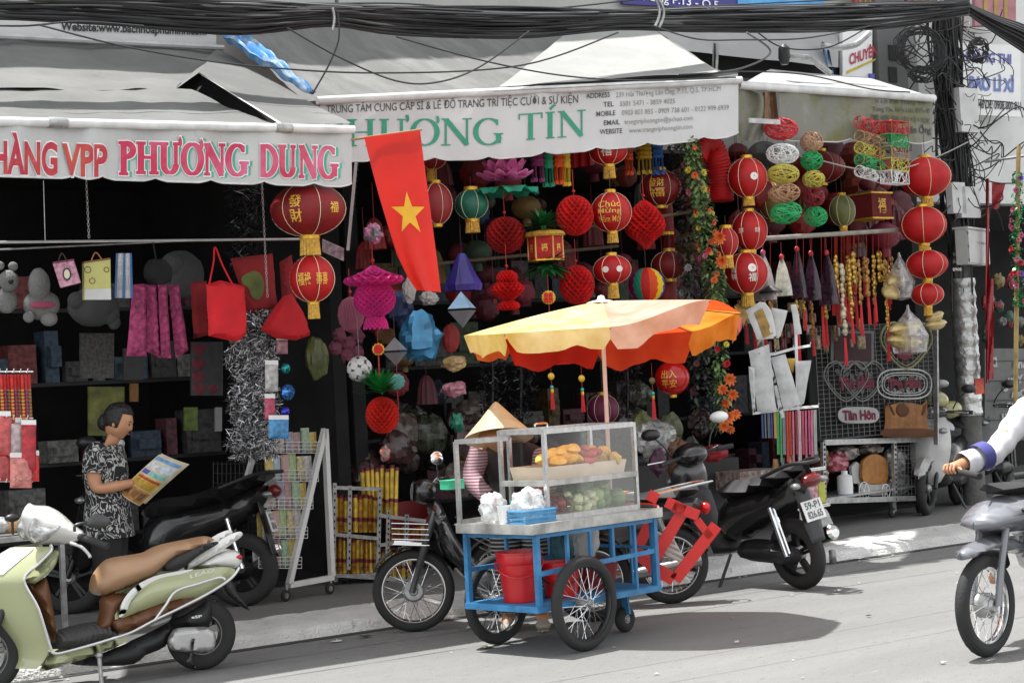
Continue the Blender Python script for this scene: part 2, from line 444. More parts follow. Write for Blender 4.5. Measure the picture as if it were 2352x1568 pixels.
def shop(name,label,x0,x1,ceil,walls,fac=FAC):
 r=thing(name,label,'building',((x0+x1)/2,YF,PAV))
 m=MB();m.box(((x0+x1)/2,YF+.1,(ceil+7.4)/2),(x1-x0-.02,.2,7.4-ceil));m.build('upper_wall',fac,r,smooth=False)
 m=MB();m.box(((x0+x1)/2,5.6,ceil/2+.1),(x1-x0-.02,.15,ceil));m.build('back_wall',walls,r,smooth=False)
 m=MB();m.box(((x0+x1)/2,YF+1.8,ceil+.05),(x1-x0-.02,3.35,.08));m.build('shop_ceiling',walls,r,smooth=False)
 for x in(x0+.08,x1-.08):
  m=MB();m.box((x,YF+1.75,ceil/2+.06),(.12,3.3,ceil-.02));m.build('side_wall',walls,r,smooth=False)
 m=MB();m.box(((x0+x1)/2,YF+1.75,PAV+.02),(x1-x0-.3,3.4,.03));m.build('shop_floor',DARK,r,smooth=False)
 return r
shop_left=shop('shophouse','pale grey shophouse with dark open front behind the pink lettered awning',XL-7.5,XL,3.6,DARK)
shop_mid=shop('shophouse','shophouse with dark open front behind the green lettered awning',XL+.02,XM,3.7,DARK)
FACW=stained('white facade paint','c6c6c4',[('b0b0ae',.5,.3,2)],1,bump=.03)
rb=thing('white_building','white building with dark window bays rising behind the utility pole','building',(XM+4,YF,PAV))
m=MB();m.box((XM+4.05,YF+.35,5.4),(8,.3,4.2));m.build('upper_wall',FACW,rb,smooth=False)
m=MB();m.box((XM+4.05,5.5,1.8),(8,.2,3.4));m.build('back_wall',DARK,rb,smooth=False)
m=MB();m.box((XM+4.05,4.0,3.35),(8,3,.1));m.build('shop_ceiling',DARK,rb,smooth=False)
GREYC=stained('grey column paint','5b5b5b',[('4c4c4c',.5,.3,3)],1)
pl=PL(at(2060,150,1.95),BX);m=MB()
a,b=pl.at(1998,100),pl.at(2052,215);m.slab(pl,[(a.x,b.y-.6),(b.x+.12,b.y-.6),(b.x+.12,b.y+2.6),(a.x,b.y+2.6)],-.1,.1);m.build('column',GREYC,rb,smooth=False)
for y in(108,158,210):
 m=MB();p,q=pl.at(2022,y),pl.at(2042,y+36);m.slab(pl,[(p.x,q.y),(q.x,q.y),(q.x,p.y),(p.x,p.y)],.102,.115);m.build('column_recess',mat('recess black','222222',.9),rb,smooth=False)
def panel(pl,x0,y0,x1,y1,w0=-.02,w1=.02,slope=0):
 a,b,c,d=pl.at(x0,y0),pl.at(x1,y0+slope),pl.at(x1,y1+slope),pl.at(x0,y1)
 m=MB();m.slab(pl,[a,b,c,d],w0,w1);return m,[a,b,c,d]
def quadfn(pl,c,w):
 return lambda s,t:pl.P(*(c[3].lerp(c[2],s)).lerp(c[0].lerp(c[1],s),t),w)
PF=PL((0,YF-.06,0),BX)
r=thing('shop_sign','purple and blue shop sign with white address lettering above the cables','sign',PF.P(*PF.at(1640,30)))
m,c=panel(PF,1428,-60,1885,10,slope=26);m.build('sign_board',mat('purple sign','2f2a78',.5,var=.15),r,smooth=False)
m,c2=panel(PF,1690,-60,1888,16,.022,.03,slope=6);m.build('blue_panel',mat('blue sign','2f86c4',.5,var=.25,scale=3,col2='4fa0d8'),r,smooth=False)
m=MB()
def line(pl,m,s,x0,y0,x1,y1,h,bold=.01,w=.03):
 a,b=pl.at(x0,y0),pl.at(x1,y1);up=pl.at(x0,y0-h)-a
 write(m,s,lambda u,t:pl.P(*(a.lerp(b,u)+up*t),w),bold,base=True)
line(PF,m,'Lãn Ông P.13 - Q.5',1440,-2,1645,22,18);m.build('lettering',mat('sign white','e2e2e2',.6),r,smooth=False);m=MB()
line(PF,m,'ĐT : 09 . 080',1738,32,1862,38,18)
m.build('lettering',mat('sign white','e2e2e2',.6),r,smooth=False)
r=thing('wall_sign','plain white wall sign with black website lettering above the left awning','sign',PF.P(*PF.at(240,60)))
m,c=panel(PF,-80,-60,494,80,slope=30);m.build('sign_board',stained('white sign board','b9b9b8',[('a9a9a8',.5,.3,1)]),r,smooth=False)
m=MB();line(PF,m,'Website:www.bachhoaphuminh.com',136,71,470,82,19,.03);m.build('lettering',mat('sign black','161616',.6),r,smooth=False)
m=MB();m.tube([PF.P(*PF.at(x,86+(x+60)*.052),.09)for x in(-80,200,500)],.022,8);m.build('pipe',mat('grey pipe','a5a5a4',.5),r)
m=MB();P_=lambda x,y,Y:at(x,y,Y)
def patch(a,b,c,d,nu=20,nv=10,wr=.012,sc=1.6,seed=0,sag=0.0):
 """a-b bottom edge, d-c top edge"""
 A,B,Cc,D=V(a),V(b),V(c),V(d);n=(B-A).cross(D-A).normalized()
 def f(u,v):
  p=A.lerp(B,u).lerp(D.lerp(Cc,u),v)
  return p+n*(wr*(noise.noise(p*sc+V((seed,0,0)))+.5*noise.noise(p*sc*2.7+V((0,seed,0))))-sag*math.sin(PI*v)*(1-.3*math.cos(u*PI*2)))
 return f
CLW=stained('white canopy cloth','989896',[('a8a8a8',.45,.3,1.5),('7e7e7c',.66,.2,3)],1,bump=.03,transl=.12)
r=thing('wall_canopy','wide pale flat canopy fixed to the wall behind the green lettered awning','canopy',P_(1700,110,1.6))
m=MB();m.grid(patch(P_(1480,108,1.7),P_(1925,155,1.7),P_(1925,75,2.0),P_(1480,62,2.0),16,6),16,6);m.build('fascia',CLW,r)
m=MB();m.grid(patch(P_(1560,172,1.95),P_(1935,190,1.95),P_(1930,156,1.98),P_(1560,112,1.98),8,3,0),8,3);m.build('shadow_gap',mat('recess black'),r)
m=MB();m.bar(P_(1641,172,1.45),P_(1645,98,1.45),.05,.03)
m.build('perforated_post',STEEL,r,smooth=False)
m=MB()
for i in range(9):m.box(P_(1641.6+.05*i,168-i*8,1.432),(.014,.006,.03))
m.build('post_hole',mat('hole black','101010',.9),r,smooth=False)
PS=PL(at(2290,180,YF-.07),BX)
r=thing('white_sign','white shop sign with blue letters and a black phone number right of the pole','sign',PS.P(*PS.at(2290,270)))
m,c=panel(PS,2196,98,2341,262,slope=8);m.build('sign_board',mat('white sign panel','d3d3d2',.4,var=.04),r,smooth=False)
m=MB();line(PS,m,'0448 DĐ 0908 000 811',2232,249,2340,254,19,.02);m.build('phone_number',mat('sign black'),r,smooth=False)
m=MB();line(PS,m,'HOÀNG THI',2205,140,2318,148,22,.03);m.build('lettering',mat('blue letters','4d4f9e',.5),r,smooth=False)
m=MB();line(PS,m,'BAO LÌ XÌ',2222,206,2324,212,30,.035);m.build('lettering',mat('light blue letters','5b6fb0',.5),r,smooth=False)
r=thing('slanted_sign','white sign with slanted red letters over a yellow stripe behind the coiled cables','sign',at(1975,200,1.9))
P2=PL(at(1975,150,1.9),BX)
m,c=panel(P2,1932,70,2000,205,-.02,.02);m.build('sign_board',mat('white sign panel'),r,smooth=False)
m=MB();a=[P2 .at(*C(3,*q))for q in((1150,500),(1340,410),(1345,395),(1150,480))];m.slab(P2,a,.022,.026);m.build('stripe',mat('yellow stripe','b3a02e',.6),r,smooth=False)
m=MB();line(P2,m,'CHUYÊN',*C(3,1165,440),*C(3,1350,375),24,.03);m.build('lettering',mat('red sign letters','a02f3f',.6),r,smooth=False)
m=MB()
for x0,x1,y0 in((1985,1990,182),(1992,2000,172)):
 a=P2 .at(x0,205);b=P2 .at(x1,y0);m.slab(P2,[(a.x,a.y),(b.x,a.y),(b.x,b.y),(a.x,b.y)],.022,.05)
m.build('blue_letter',mat('blue letters'),r,smooth=False)
for i,(x0,y0,x1,y1,cl,lb)in enumerate([(1960,-30,2006,27,'8c3a33','brick red hoarding board hanging left of the pole top'),(2080,-30,2150,28,'7b3f42','dull red board with green stripe left of the pole top'),(2236,-30,2330,62,'9c6b70','dusty pink board with ochre stripes right of the pole top')]):
 r=thing('hoarding_board',lb,'board',at((x0+x1)/2,y1,1.9))
 m,c=panel(P2,x0,y0,x1,y1,-.02,.02);m.build('board',mat('hoarding'+str(i),cl,.7,var=.2),r,smooth=False)
 m=MB()
 for k in range(3):m2,_=panel(P2,x0+(x1-x0)*(.2+.25*k),y0,x0+(x1-x0)*(.28+.25*k),y1-4,.022,.03);m.add(m2 .v,m2 .f)
 m.build('stripe',mat('stripe'+str(i),('6f7a3a','5c6b35','9a8040')[i],.7),r,smooth=False)
 # ================================================================== awnings
CL1=stained('grey awning cloth','5f5f5d',[('6f6f6d',.42,.25,1.3),('4b4b4a',.60,.2,3.5),('8a8a88',.70,.06,12)],1,bump=.05,transl=.1)
CL2=stained('striped awning cloth','636361',[('7c7c7a',.45,.3,2),('575755',.60,.2,5)],1,(2.5,.6,.6),bump=.05,transl=.1)
VAL1=stained('white valance cloth','b9b9b8',[('c6c6c5',.4,.3,1.5),('8e8e8c',.62,.2,4)],1,(1.5,1,.7),bump=.04,bscale=12,transl=.15)
TUBEM=mat('white awning tube','c4c4c2',.45,var=.15,scale=9)
def vsurf(Yf,amp):
 def f(x,y,lift=0.0):
  w=amp*(math.sin(x/31+y/90)+.6*math.sin(x/13.7+2)*.7+.5*noise.noise(V((x/40,y/60,0))))
  return at(x,y,Yf(x)+w-lift)
 return f
def valance(parent,f,x0,x1,ytop,ybot,cusps,mats,dip=9):
 def sc(x):
  cs=[x0]+cusps+[x1]
  for a,b in zip(cs,cs[1:]):
   if a<=x<=b:t=(x-a)/(b-a);return ybot(x)-dip*(1-min(1,4*min(t,1-t)*(b-a)/110)**.6)
  return ybot(x)
 m=MB();m.grid(lambda u,v:f(x0+(x1-x0)*u,ytop(x0+(x1-x0)*u)*(1-v)+sc(x0+(x1-x0)*u)*v),170,12)
 m.build('valance',mats,parent)
 m=MB();m.tube([f(x0+(x1-x0)*i/170,sc(x0+(x1-x0)*i/170),.003)for i in range(171)],.006,5);m.build('valance_hem',TUBEM,parent)
def textval(parent,f,name,m_,items,lift):
 for s,xa,ya,xb,yb,h,bold in items:
  m=MB();write(m,s,lambda u,t:f(xa+(xb-xa)*u,ya+(yb-ya)*u-h*t,lift),bold,base=True);m.build(name,m_,parent,smooth=False)
aw=thing('awning','grey cloth shop awning with pink lettered valance over the left shop','awning',at(400,420,-.3))
f1=vsurf(lambda x:-.32,.02)
lt=lambda x:281+.0235*(x+20);lb_=lambda x:402+.0305*x+3
valance(aw,f1,-70,808,lt,lb_,[170,407*1.0-172,357,484,607,722],VAL1)
m=MB();m.tube([at(x,279+.0235*x,-.34)for x in(-80,200,500,812)],.028,10);m.build('front_tube',TUBEM,aw)
for x in(132,650):
 m=MB();m.lathe([(.034,-.06),(.034,.06)],at(x,279+.0235*x,-.34),BX,10,cap=True);m.build('tube_bracket',STEEL,aw)
yb,yr,yw=-.31,.7,2.05
m=MB();m.grid(patch(at(-70,274,yb),at(650,288,yb),at(440,205,yr),at(-70,203,yr),40,14,.022,2.2,1,.02),40,14);m.build('lower_cloth',CL1,aw)
m=MB();m.grid(patch(at(-70,207,yr-.03),at(400,206,yr-.03),at(500,112,yw),at(-70,92,yw),40,16,.035,1.9,2,.02),40,16)
m.grid(patch(at(400,206,yr-.03),at(455,168,yr+.1),at(500,113,yw),at(500,112,yw),6,6,.01,1.5,2),6,6);m.build('upper_cloth',CL1,aw)
m=MB();m.grid(patch(at(640,283,yb-.01),at(806,285,yb-.01),at(500,112,yw),at(455,168,yr+.1),10,16,.015,1.5,3),10,16);m.build('corner_flap',CL1,aw)
m=MB();m.grid(patch(at(640,283,yb-.02),at(646,282,yb-.03),at(463,172,yr+.05),at(453,166,yr+.05),2,14,0),2,14);m.build('flap_hem',mat('pale hem','bcbcba',.8),aw)
m=MB();m.grid(patch(at(-70,300,.2),at(640,300,.2),at(480,150,1.9),at(-70,150,1.9),4,4,0),4,4);m.build('gap_shade',DARK,aw)  # dark sheet added below the cloths, stands in for shade in the gap
BORD=mat('white letter border','e0dcdc',.7)
PINK=stained('pink letters','b5304f',[('c76f8c',.45,.25,3),('a33a3a',.62,.2,6)],1,bump=0)
REDL1=stained('faded red letters','a93040',[('b5523f',.45,.25,4),('c0607a',.62,.2,6)],1,bump=0)
GRN=mat('green letter shade','3f9c83',.7)
hv=[('HÀNG',-17,395.5,132,400,71,.035),('VPP',143,401,247,404,70,.035)]
textval(aw,f1,'letter_border',BORD,[(a,b,c,d,e,h+0,k+.03)for a,b,c,d,e,h,k in hv],.005)
textval(aw,f1,'lettering',REDL1,hv,.008)
def seriftext(parent,name,m_,word,f,xa,ya,xb,yb,h,T,t,g,lift,dx=0,dy=0):
 s0=Serif(T,t).text(word,.06);x0=min(a for a,b in s0 .v);x1=max(a for a,b in s0 .v)
 s=Serif(T,t,g).text(word,.06);s.box=(x0,x1);m=MB()
 s.onto(m,lambda u,v:f(xa+(xb-xa)*u+dx,ya+(yb-ya)*u-h*v+dy,lift));return m.build(name,m_,parent,smooth=False)
for word,xa,ya,xb,yb,h in(('PHƯƠNG',272,399,572,406,75),('DUNG',598,407,778,412,76)):
 seriftext(aw,'letter_shade',GRN,word,f1,xa,ya,xb,yb,h,.27,.10,.03,.004,6,1)
 seriftext(aw,'letter_border',BORD,word,f1,xa,ya,xb,yb,h,.27,.10,.035,.006)
 seriftext(aw,'lettering',PINK,word,f1,xa,ya,xb,yb,h,.27,.10,.0,.009)
BLU=stained('blue tarpaulin','3b78ad',[('9aa6ac',.46,.12,3),('2f5f8f',.6,.1,6),('3d7a6c',.68,.06,5)],1,(3,1,1),rough=.5,bump=.1)
def tarp(u,v):
 p=at(500+75*u,78+10*u,1.7).lerp(at(712+12*u,214+2*u,.35),v)
 return p+V((0,-1,.4))*.06*math.sin(u*17+v*3)*(1-.6*v)+V((0,0,.04))*noise.noise(p*6)
m=MB();m.grid(tarp,30,24);m.grid(lambda u,v:at(496+26*u,70-85*v+8*u,1.72+.05*math.sin(u*12)),10,6)
tag(m.build('tarpaulin',BLU),'bundled blue and white tarpaulin squeezed between two awnings','tarpaulin')
am=thing('awning','long pale cloth awning with green serif lettering over the lantern shop','awning',at(1200,330,0))
ym=lambda x:.75-.60*(x-735)/955
f2=vsurf(ym,.016)
mt=lambda x:236-.0485*(x-735);mb_=lambda x:(372-.0145*(x-735))if x<1130 else 366.3-.088*(x-1130)if x<1530 else 331-.11*(x-1530)
VAL2=stained('bright valance cloth','c6c6c5',[('d2d2d1',.4,.3,1.5),('b4b4b2',.7,.2,5)],1,bump=.04,bscale=12,transl=.15)
valance(am,f2,735,1696,mt,mb_,[867,998,1122,1250,1370,1487,1615],VAL2)
m=MB();m.tube([at(x,231-.0485*(x-735),ym(x)-.02)for x in(728,1000,1400,1702)],.03,10);m.build('front_tube',TUBEM,am)
A,B=at(700,232,.77),at(1702,183,.15)
m=MB();m.grid(patch(A,B,at(1470,40,2.05),at(520,40,2.05),60,28,.03,2.4,5,.06),60,28);m.build('roof_cloth',CL2,am)
LIGHT=stained('light roof cloth','8f8f8c',[('9f9f9c',.42,.3,1.5),('85846f',.64,.2,3)],1,bump=.04,transl=.12)
def edgeY(p0,p1,t):return p0+(p1-p0)*t
m=MB();m.grid(patch(at(1145,200,.47),at(1650,165,.17),at(1478,50,1.9),at(1330,50,1.9),20,12,.012,2,7,.02),20,12);m.build('light_panel',LIGHT,am)
m=MB()
m.grid(lambda u,v:at(1135+560*u,(209-27*u)-(.5+31*u*(1-u*.35)+3*noise.noise(V((u*30,0,0))))*v,(.47-.34*u)+.22*v-.03),60,3);m.build('ruffled_edge',CL1,am)
GRNT=stained('faded green letters','3a8f74',[('2f7f68',.45,.3,6),('6aa890',.68,.15,9)],1,bump=0)
GRYT=mat('grey print','3f3f3f',.7,var=.35,scale=30);LGT=mat('light grey print','858583',.7,var=.3,scale=30)
s0=Serif(.15,.045)
for w,xa,ya,xb,yb,h in(('PHƯƠNG',*C(2,-105,985),*C(2,1115,975),62),('TÍN',*C(2,1217,945),*C(2,1670,915),61)):
 seriftext(am,'lettering',GRNT,w,f2,xa,ya,xb,yb,h,.15,.045,0,.006)
def cl(k,s,x0,y0,x1,y1,h,b=0.0):return(s,*C(k,x0,y0),*C(k,x1,y1),h,b)
textval(am,f2,'headline',GRYT,[cl(2,'TRUNG TÂM CUNG CẤP SỈ & LẺ ĐỒ TRANG TRÍ TIỆC CƯỚI & SỰ KIỆN',-75,762,1617,692,18)],.005)
textval(am,f2,'print_label',GRYT,[cl(2,'ADDRESS',1672,662,1830,652,11,.01),cl(2,'TEL',1787,718,1856,714,11,.01),cl(2,'MOBILE',1740,782,1868,774,11,.01),cl(2,'EMAIL',1790,842,1898,836,11,.01),cl(2,'WEBSITE',1762,902,1914,894,11,.01)],.005)
textval(am,f2,'print_detail',LGT,[cl(2,'239 Hải Thượng Lãn Ông, P.13, Q.5, TP.HCM',1872,655,2574,610,11.5),cl(2,'3501 5471 - 3859 4025',1898,715,2268,695,11.5),cl(2,'0903 803 855 - 0909 738 601 - 0122 999 6939',1912,775,2630,738,11.5),cl(2,'trangtriphuongtin@yahoo.com',1930,835,2388,806,10.5),cl(2,'www.trangtriphuongtin.com',1960,893,2386,864,10.5)],.005)
ar=thing('awning','faded torn awning with olive stained valance left of the utility pole','awning',at(1900,320,.4))
f3=vsurf(lambda x:.32,.02)
FADE=stained('stained valance cloth','807f76',[('6f6f45',.46,.15,2),('908f88',.55,.2,4),('5f5e50',.68,.1,7)],1,bump=.06,bscale=14,transl=.12)
rt=lambda x:205+.068*(x-1700);rb_=lambda x:322+.020*(x-1700)
valance(ar,f3,1790,2142,rt,rb_,[1952,2072],FADE)
m=MB();m.grid(lambda u,v:f3(1694+62*u+14*math.sin(v*4)*u,196+128*v+10*u*(1-v)*2.5,.03*math.sin(u*9+v*3)),20,14);m.build('torn_end',FADE,ar)
m=MB();m.grid(lambda u,v:f3(1752+30*u+12*v*(u-.3),212+85*v,.04*math.sin(u*7)),12,10);m.build('brown_lining',stained('brown cloth','6b4f37',[('8b7450',.5,.2,6)],1),ar)
m=MB();m.tube([at(x,196+.068*(x-1700),.3)for x in(1696,1850,2000,2145)],.035,10);m.build('front_tube',TUBEM,ar)
m=MB();m.grid(patch(at(1696,196,.3),at(2145,224,.3),at(1990,178,1.5),at(1770,160,1.6),16,6,.012,2,11),16,6);m.build('roof_cloth',CLW,ar)
textval(ar,f3,'faded_print',mat('dull print','55554c',.8),[cl(3,'Trung Tâu, Niệt Lưu, Điều Đ',1335,745,1720,760,10,.01),cl(3,'Sỉ Lẻ Đồ Trang Trí',1350,690,1690,706,9),cl(3,'墨鄉海市中號',1320,800,1720,828,10)],.008)
textval(ar,f3,'street_print',GRYT,[cl(3,'Thượng Lãn Ông',1400,888,1728,895,15,.02)],.008)
# ================================================================== cables and the pole
ST=[(-90,-6,38),(0,0,43),(273,3,58),(547,17,80),(752,22,60),(912,29,80),(1185,32,87),(1425,32,68),(1616,29,73),(1890,26,73),(2061,19,62),(2226,10,34)]
YC=.42
cb=thing('cable_bundle','thick sagging bundle of black power cables spanning the whole street front','cables',at(1176,87,YC))
rr=random.Random(3);m1=MB();m2=MB()
for i in range(110):
 k=(i+.5)/110;ph=rr.uniform(0,9);pts=[]
 for x,a,b in ST:
  kk=k+.13*math.sin(ph+x/210)+rr.uniform(-.03,.03);kk=max(.0,min(1,kk))if i>14 else kk-.15
  pts.append(at(x,a+(b-a)*kk+(rr.uniform(-5,0)if i<6 else 0),YC+rr.uniform(-.08,.08)))
 (m2 if rr.random()<.12 else m1).tube(cr(pts,5),rr.uniform(.006,.012),5)
m1 .build('cable_strand',WIRE,cb,kind='stuff');m2 .build('pale_strand',WIREL,cb,kind='stuff')
m1=MB()
for i in range(60):
 k=i/60;k+=rr.uniform(-.08,.08);w_=rr.uniform(-.12,.12);q=[at(2226,10+24*k,YC+w_*.3),at(2290,38+40*k,YC-.1+w_),at(2360,62+62*k,YC-.3+w_),at(2480,120+90*k,YC-.6+w_),at(2800,250+120*k,YC-1.4+w_),at(3400,420+130*k,YC-3+w_)]
 m1 .tube(cr(q,4),.009,5)
m1 .build('cable_strand',WIRE,cb,kind='stuff')
for x,y0,y1 in((763,18,70),(1505,-2,60),(1515,0,62)):
 m1=MB();m1 .tube([at(x+5*math.sin(t*PI)*(1 if x<1500 else 2),y0+(y1-y0)*t,YC-.11)for t in[j/10 for j in range(11)]],.010,6);m1 .build('cable_tie',STEEL,cb)
WL=[([(90,58),(300,110),(560,150),(870,168),(1200,150),(1420,75)],'thin black wire sagging across both awning roofs from left to right',.2),([(776,30),(778,90),(755,150),(718,215)],'thin wire looping down to the corner of the middle awning',.3),([(660,65),(775,130),(905,185),(1000,190),(1100,155),(1215,72)],'wire drooping deep over the striped middle roof',.1),([(910,85),(1110,140),(1300,175),(1480,185),(1690,178)],'wire slanting down to the right end of the middle awning',.0),([(1500,60),(1600,90),(1700,92),(1850,88),(2000,60)],'slack wire just under the bundle beside the perforated post',.2),([(1560,172),(1700,165),(1850,172),(2000,205),(2090,212)],'wire lying along the top of the faded awning',.2),([(1600,170),(1700,158),(1770,120),(1715,75)],'pale wire rising from the awning end to the bundle',.3),([(1740,75),(1800,110),(1900,110),(1985,68)],'double loop of black wire hanging beside the old street lamp arm',.3),([(-60,58),(60,60),(180,50),(330,60)],'short wire arc under the bundle at the far left',.3),([(600,14),(900,8),(1200,24),(1500,-5)],'wire crossing above the bundle near the blue sign',.5),([(520,-5),(800,20),(1100,30),(1500,20),(2000,-4)],'long wire running above the bundle from end to end',.55)]
for pts,lb,Y in WL:
 m1=MB();m1 .tube(cr([at(x,y,Y)for x,y in pts],8),.0065 if 'pale' not in lb else .009,5);tag(m1 .build('hanging_wire',WIREL if 'pale' in lb else WIRE),lb,'wire','loose wires under the cable bundle')
r=thing('lamp_arm','bent grey street lamp arm with a small black lamp under the cables','street lamp',at(1850,150,.8))
m1=MB();m1 .tube(cr([at(*C(3,x,y),.8)for x,y in((1050,495),(990,450),(920,395),(860,388),(750,372))],5),.028,8);m1 .build('arm',STEEL,r)
m1=MB();m1 .lathe([(.02,.08),(.05,.05),(.055,-.04),(.03,-.1)],at(*C(3,740,360),.8),BZ,10,cap=True);m1 .build('lamp_head',BLACK,r)
m1=MB();m1 .tube(cr([at(*C(3,x,y),1.0)for x,y in((1000,310),(1100,320),(1220,300),(1310,225))],6),.03,8);tag(m1 .build('conduit',STEEL),'curved grey conduit pipe hanging below the bundle near the pole','pipe')
base=atz(2240,1158,PAV);Yp=base.y
top=at(2172,5,Yp)
pole=thing('utility_pole','leaning utility pole choked with black cables and wrapped in foil below','utility pole',base)
m=MB();m.tube([base.lerp(top,t)for t in(0,.3,.7,1)],[.115,.11,.10,.09],18)
m.build('shaft',stained('pole concrete','5e5d5b',[('4a4a48',.45,.2,4),('777673',.64,.2,8)],1,bump=.3),pole)
ax=(top-base).normalized();Hp=(top-base).length
tz=lambda y:(at(2210,y,Yp).z-base.z)/(top.z-base.z)
FOIL=mat('crumpled foil','b4b4b2',.32,.75,var=.2,scale=6,bump=1.0,bscale=14)
t0,t1=tz(955),tz(640);prof=[]
for i in range(60):
 t=i/59;prof.append((.128+.006*math.sin(t*60),t0*Hp+(t1-t0)*Hp*t))
m=MB();m.lathe(prof,base,ax,28,wob=lambda i,k:1+.07*noise.noise(V((k*.9,i*.5,0)))+.04*noise.noise(V((k*2,i*1.5,4))));m.build('foil_wrap',FOIL,pole,sharp=25)
m=MB();r2=random.Random(9)
x_,y_,_=frame(ax)
for i in range(70):
 a=r2 .uniform(0,2*PI);pts=[];r0=r2 .uniform(.10,.17);h0=r2 .uniform(.50,.62)if r2 .random()<.75 else r2 .uniform(.38,.5)
 for j in range(9):
  t=1-(1-h0)*j/8;aa=a+.25*math.sin(j+i);q=r0*(1+.3*math.sin(j*.9+i))*(1.0 if j<7 else .9)
  pts.append(base+ax*(Hp*t)+x_*(q*math.cos(aa))+y_*(q*math.sin(aa)))
 m.tube(cr(pts,3),r2 .uniform(.006,.014),5)
m.build('riser_cable',WIRE,pole,kind='stuff')
m=MB()
for i in range(95):
 p=base+ax*(Hp*r2 .uniform(.66,.98));d=V((r2 .uniform(-1,1),r2 .uniform(-.6,.1),r2 .uniform(-.2,.2))).normalized();L=r2 .uniform(.2,.75)
 q=p+d*L+V((0,0,-r2 .uniform(.05,.5)))
 mid=p.lerp(q,.5)+V((r2 .uniform(-.2,.2),r2 .uniform(-.1,.1),-r2 .uniform(0,.3)))
 m.tube(cr([p,mid,q,q+V((r2 .uniform(-.15,.15),0,r2 .uniform(-.25,.1)))],5),r2 .uniform(.004,.008),4)
m.build('tangled_wire',WIRE,pole,kind='stuff')
for xx,y0,y1,w in((2222,205,303,36),(2224,430,500,40),(2198,420,490,26)):
 pl=PL(at(xx,y0,Yp-.17),BX);a=pl.at(xx-w/2,y1);b=pl.at(xx+w/2,y0);m=MB();m.slab(pl,[(a.x,a.y),(b.x,a.y),(b.x-.005,b.y),(a.x-.005,b.y)],-.05,.03);m.build('pole_guard',mat('guard white','bfbfbd',.5,var=.12),pole,smooth=False)
pl=PL(at(2245,570,Yp-.2),V((.93,.36,0)))
r=thing('meter_box','grey metal electricity box with three latches fixed to the foil wrapped pole','electrical box',pl.P(*pl.at(2245,608)))
a=pl.at(2224,606);b=pl.at(2268,531)
m=MB();m.slab(pl,[(a.x,a.y),(b.x,a.y),(b.x,b.y),(a.x,b.y)],-.12,0);m.build('housing',mat('box grey','a9a9a7',.5,var=.08),r,smooth=False)
m=MB();m.slab(pl,[(a.x-.012,b.y),(b.x+.012,b.y),(b.x+.012,b.y+.02),(a.x-.012,b.y+.02)],-.14,.02);m.build('lid',mat('box grey'),r,smooth=False)
m=MB();m.slab(pl,[(a.x+.02,a.y+.015),(b.x-.008,a.y+.015),(b.x-.008,b.y-.015),(a.x+.02,b.y-.015)],.002,.012);m.build('door',mat('box grey'),r,smooth=False)
for k in(.12,.5,.88):
 m=MB();m.slab(pl,[(a.x-.005,a.y+(b.y-a.y)*k-.012),(a.x+.022,a.y+(b.y-a.y)*k-.012),(a.x+.022,a.y+(b.y-a.y)*k+.012),(a.x-.005,a.y+(b.y-a.y)*k+.012)],.013,.022);m.build('latch',STEEL,r,smooth=False)
m=MB();p0=pl.at(2242,560);p1=pl.at(2262,561);write(m,'TỦ ĐIỆN',lambda s,t:pl.P(p0 .x+(p1 .x-p0 .x)*s,p0 .y+.02*t,.0135),0,True);m.build('lettering',GRYT,r,smooth=False)
m=MB()
for k,(s_,y)in enumerate((('THÔNG',588),('CẤM ĐẤU NỐI',604),('0908',622))):
 pp=PL(at(2200,y,Yp-.118),BX);q0=pp.at(2188,y);q1=pp.at(2208,y);write(m,s_,lambda s,t:pp.P(q0 .x+(q1 .x-q0 .x)*s,q0 .y+.03*t,.004),.02,True)
m.build('pole_print',WHITE,pole,smooth=False)
pp=PL(at(2247,880,Yp-.13),BX);a=pp.at(2240,905);b=pp.at(2258,868);m=MB();m.slab(pp,[(a.x,a.y),(b.x,a.y),(b.x,b.y),(a.x,b.y)],.0,.006);m.build('red_sticker',mat('red sticker','b5432a',.6,var=.3,scale=30),pole,smooth=False)
for nm,cx,cy,rx,ry,n,lb in(('cable_coil',2114,118,54,52,17,'large tangled coil of black cable hanging left of the pole'),('cable_coil',2245,116,22,26,10,'small coil of black cable hanging right of the pole'),('cable_coil',2115,172,30,14,8,'flattened loop of cable below the large coil')):
 m=MB();c0=at(cx,cy,Yp-.25);s_=pxm(c0);r2=random.Random(n)
 for i in range(n):
  k=r2 .uniform(.78,1.05);ox,oz=r2 .uniform(-.03,.03),r2 .uniform(-.03,.03);ph=r2 .uniform(0,6)
  m.tube([c0+CR*(rx/s_*k*math.cos(2*PI*j/36)+ox)+BZ*(ry/s_*k*math.sin(2*PI*j/36)+oz+.012*math.sin(j*.9+ph))+BY*r2 .uniform(-.008,.008)for j in range(36)],r2 .uniform(.005,.008),5,closed=True)
 for i in range(n//2):
  a=r2 .uniform(0,6.28);b=a+r2 .uniform(1.5,3.5);P1=c0+CR*(rx/s_*math.cos(a))+BZ*(ry/s_*math.sin(a));P3=c0+CR*(rx/s_*math.cos(b))+BZ*(ry/s_*math.sin(b))
  m.tube(cr([P1,c0+V((r2 .uniform(-.08,.08),r2 .uniform(-.05,.05),r2 .uniform(-.08,.08))),P3],6),.007,4)
 tag(m.build(nm,WIRE),lb,'cable','coils of spare cable at the pole')
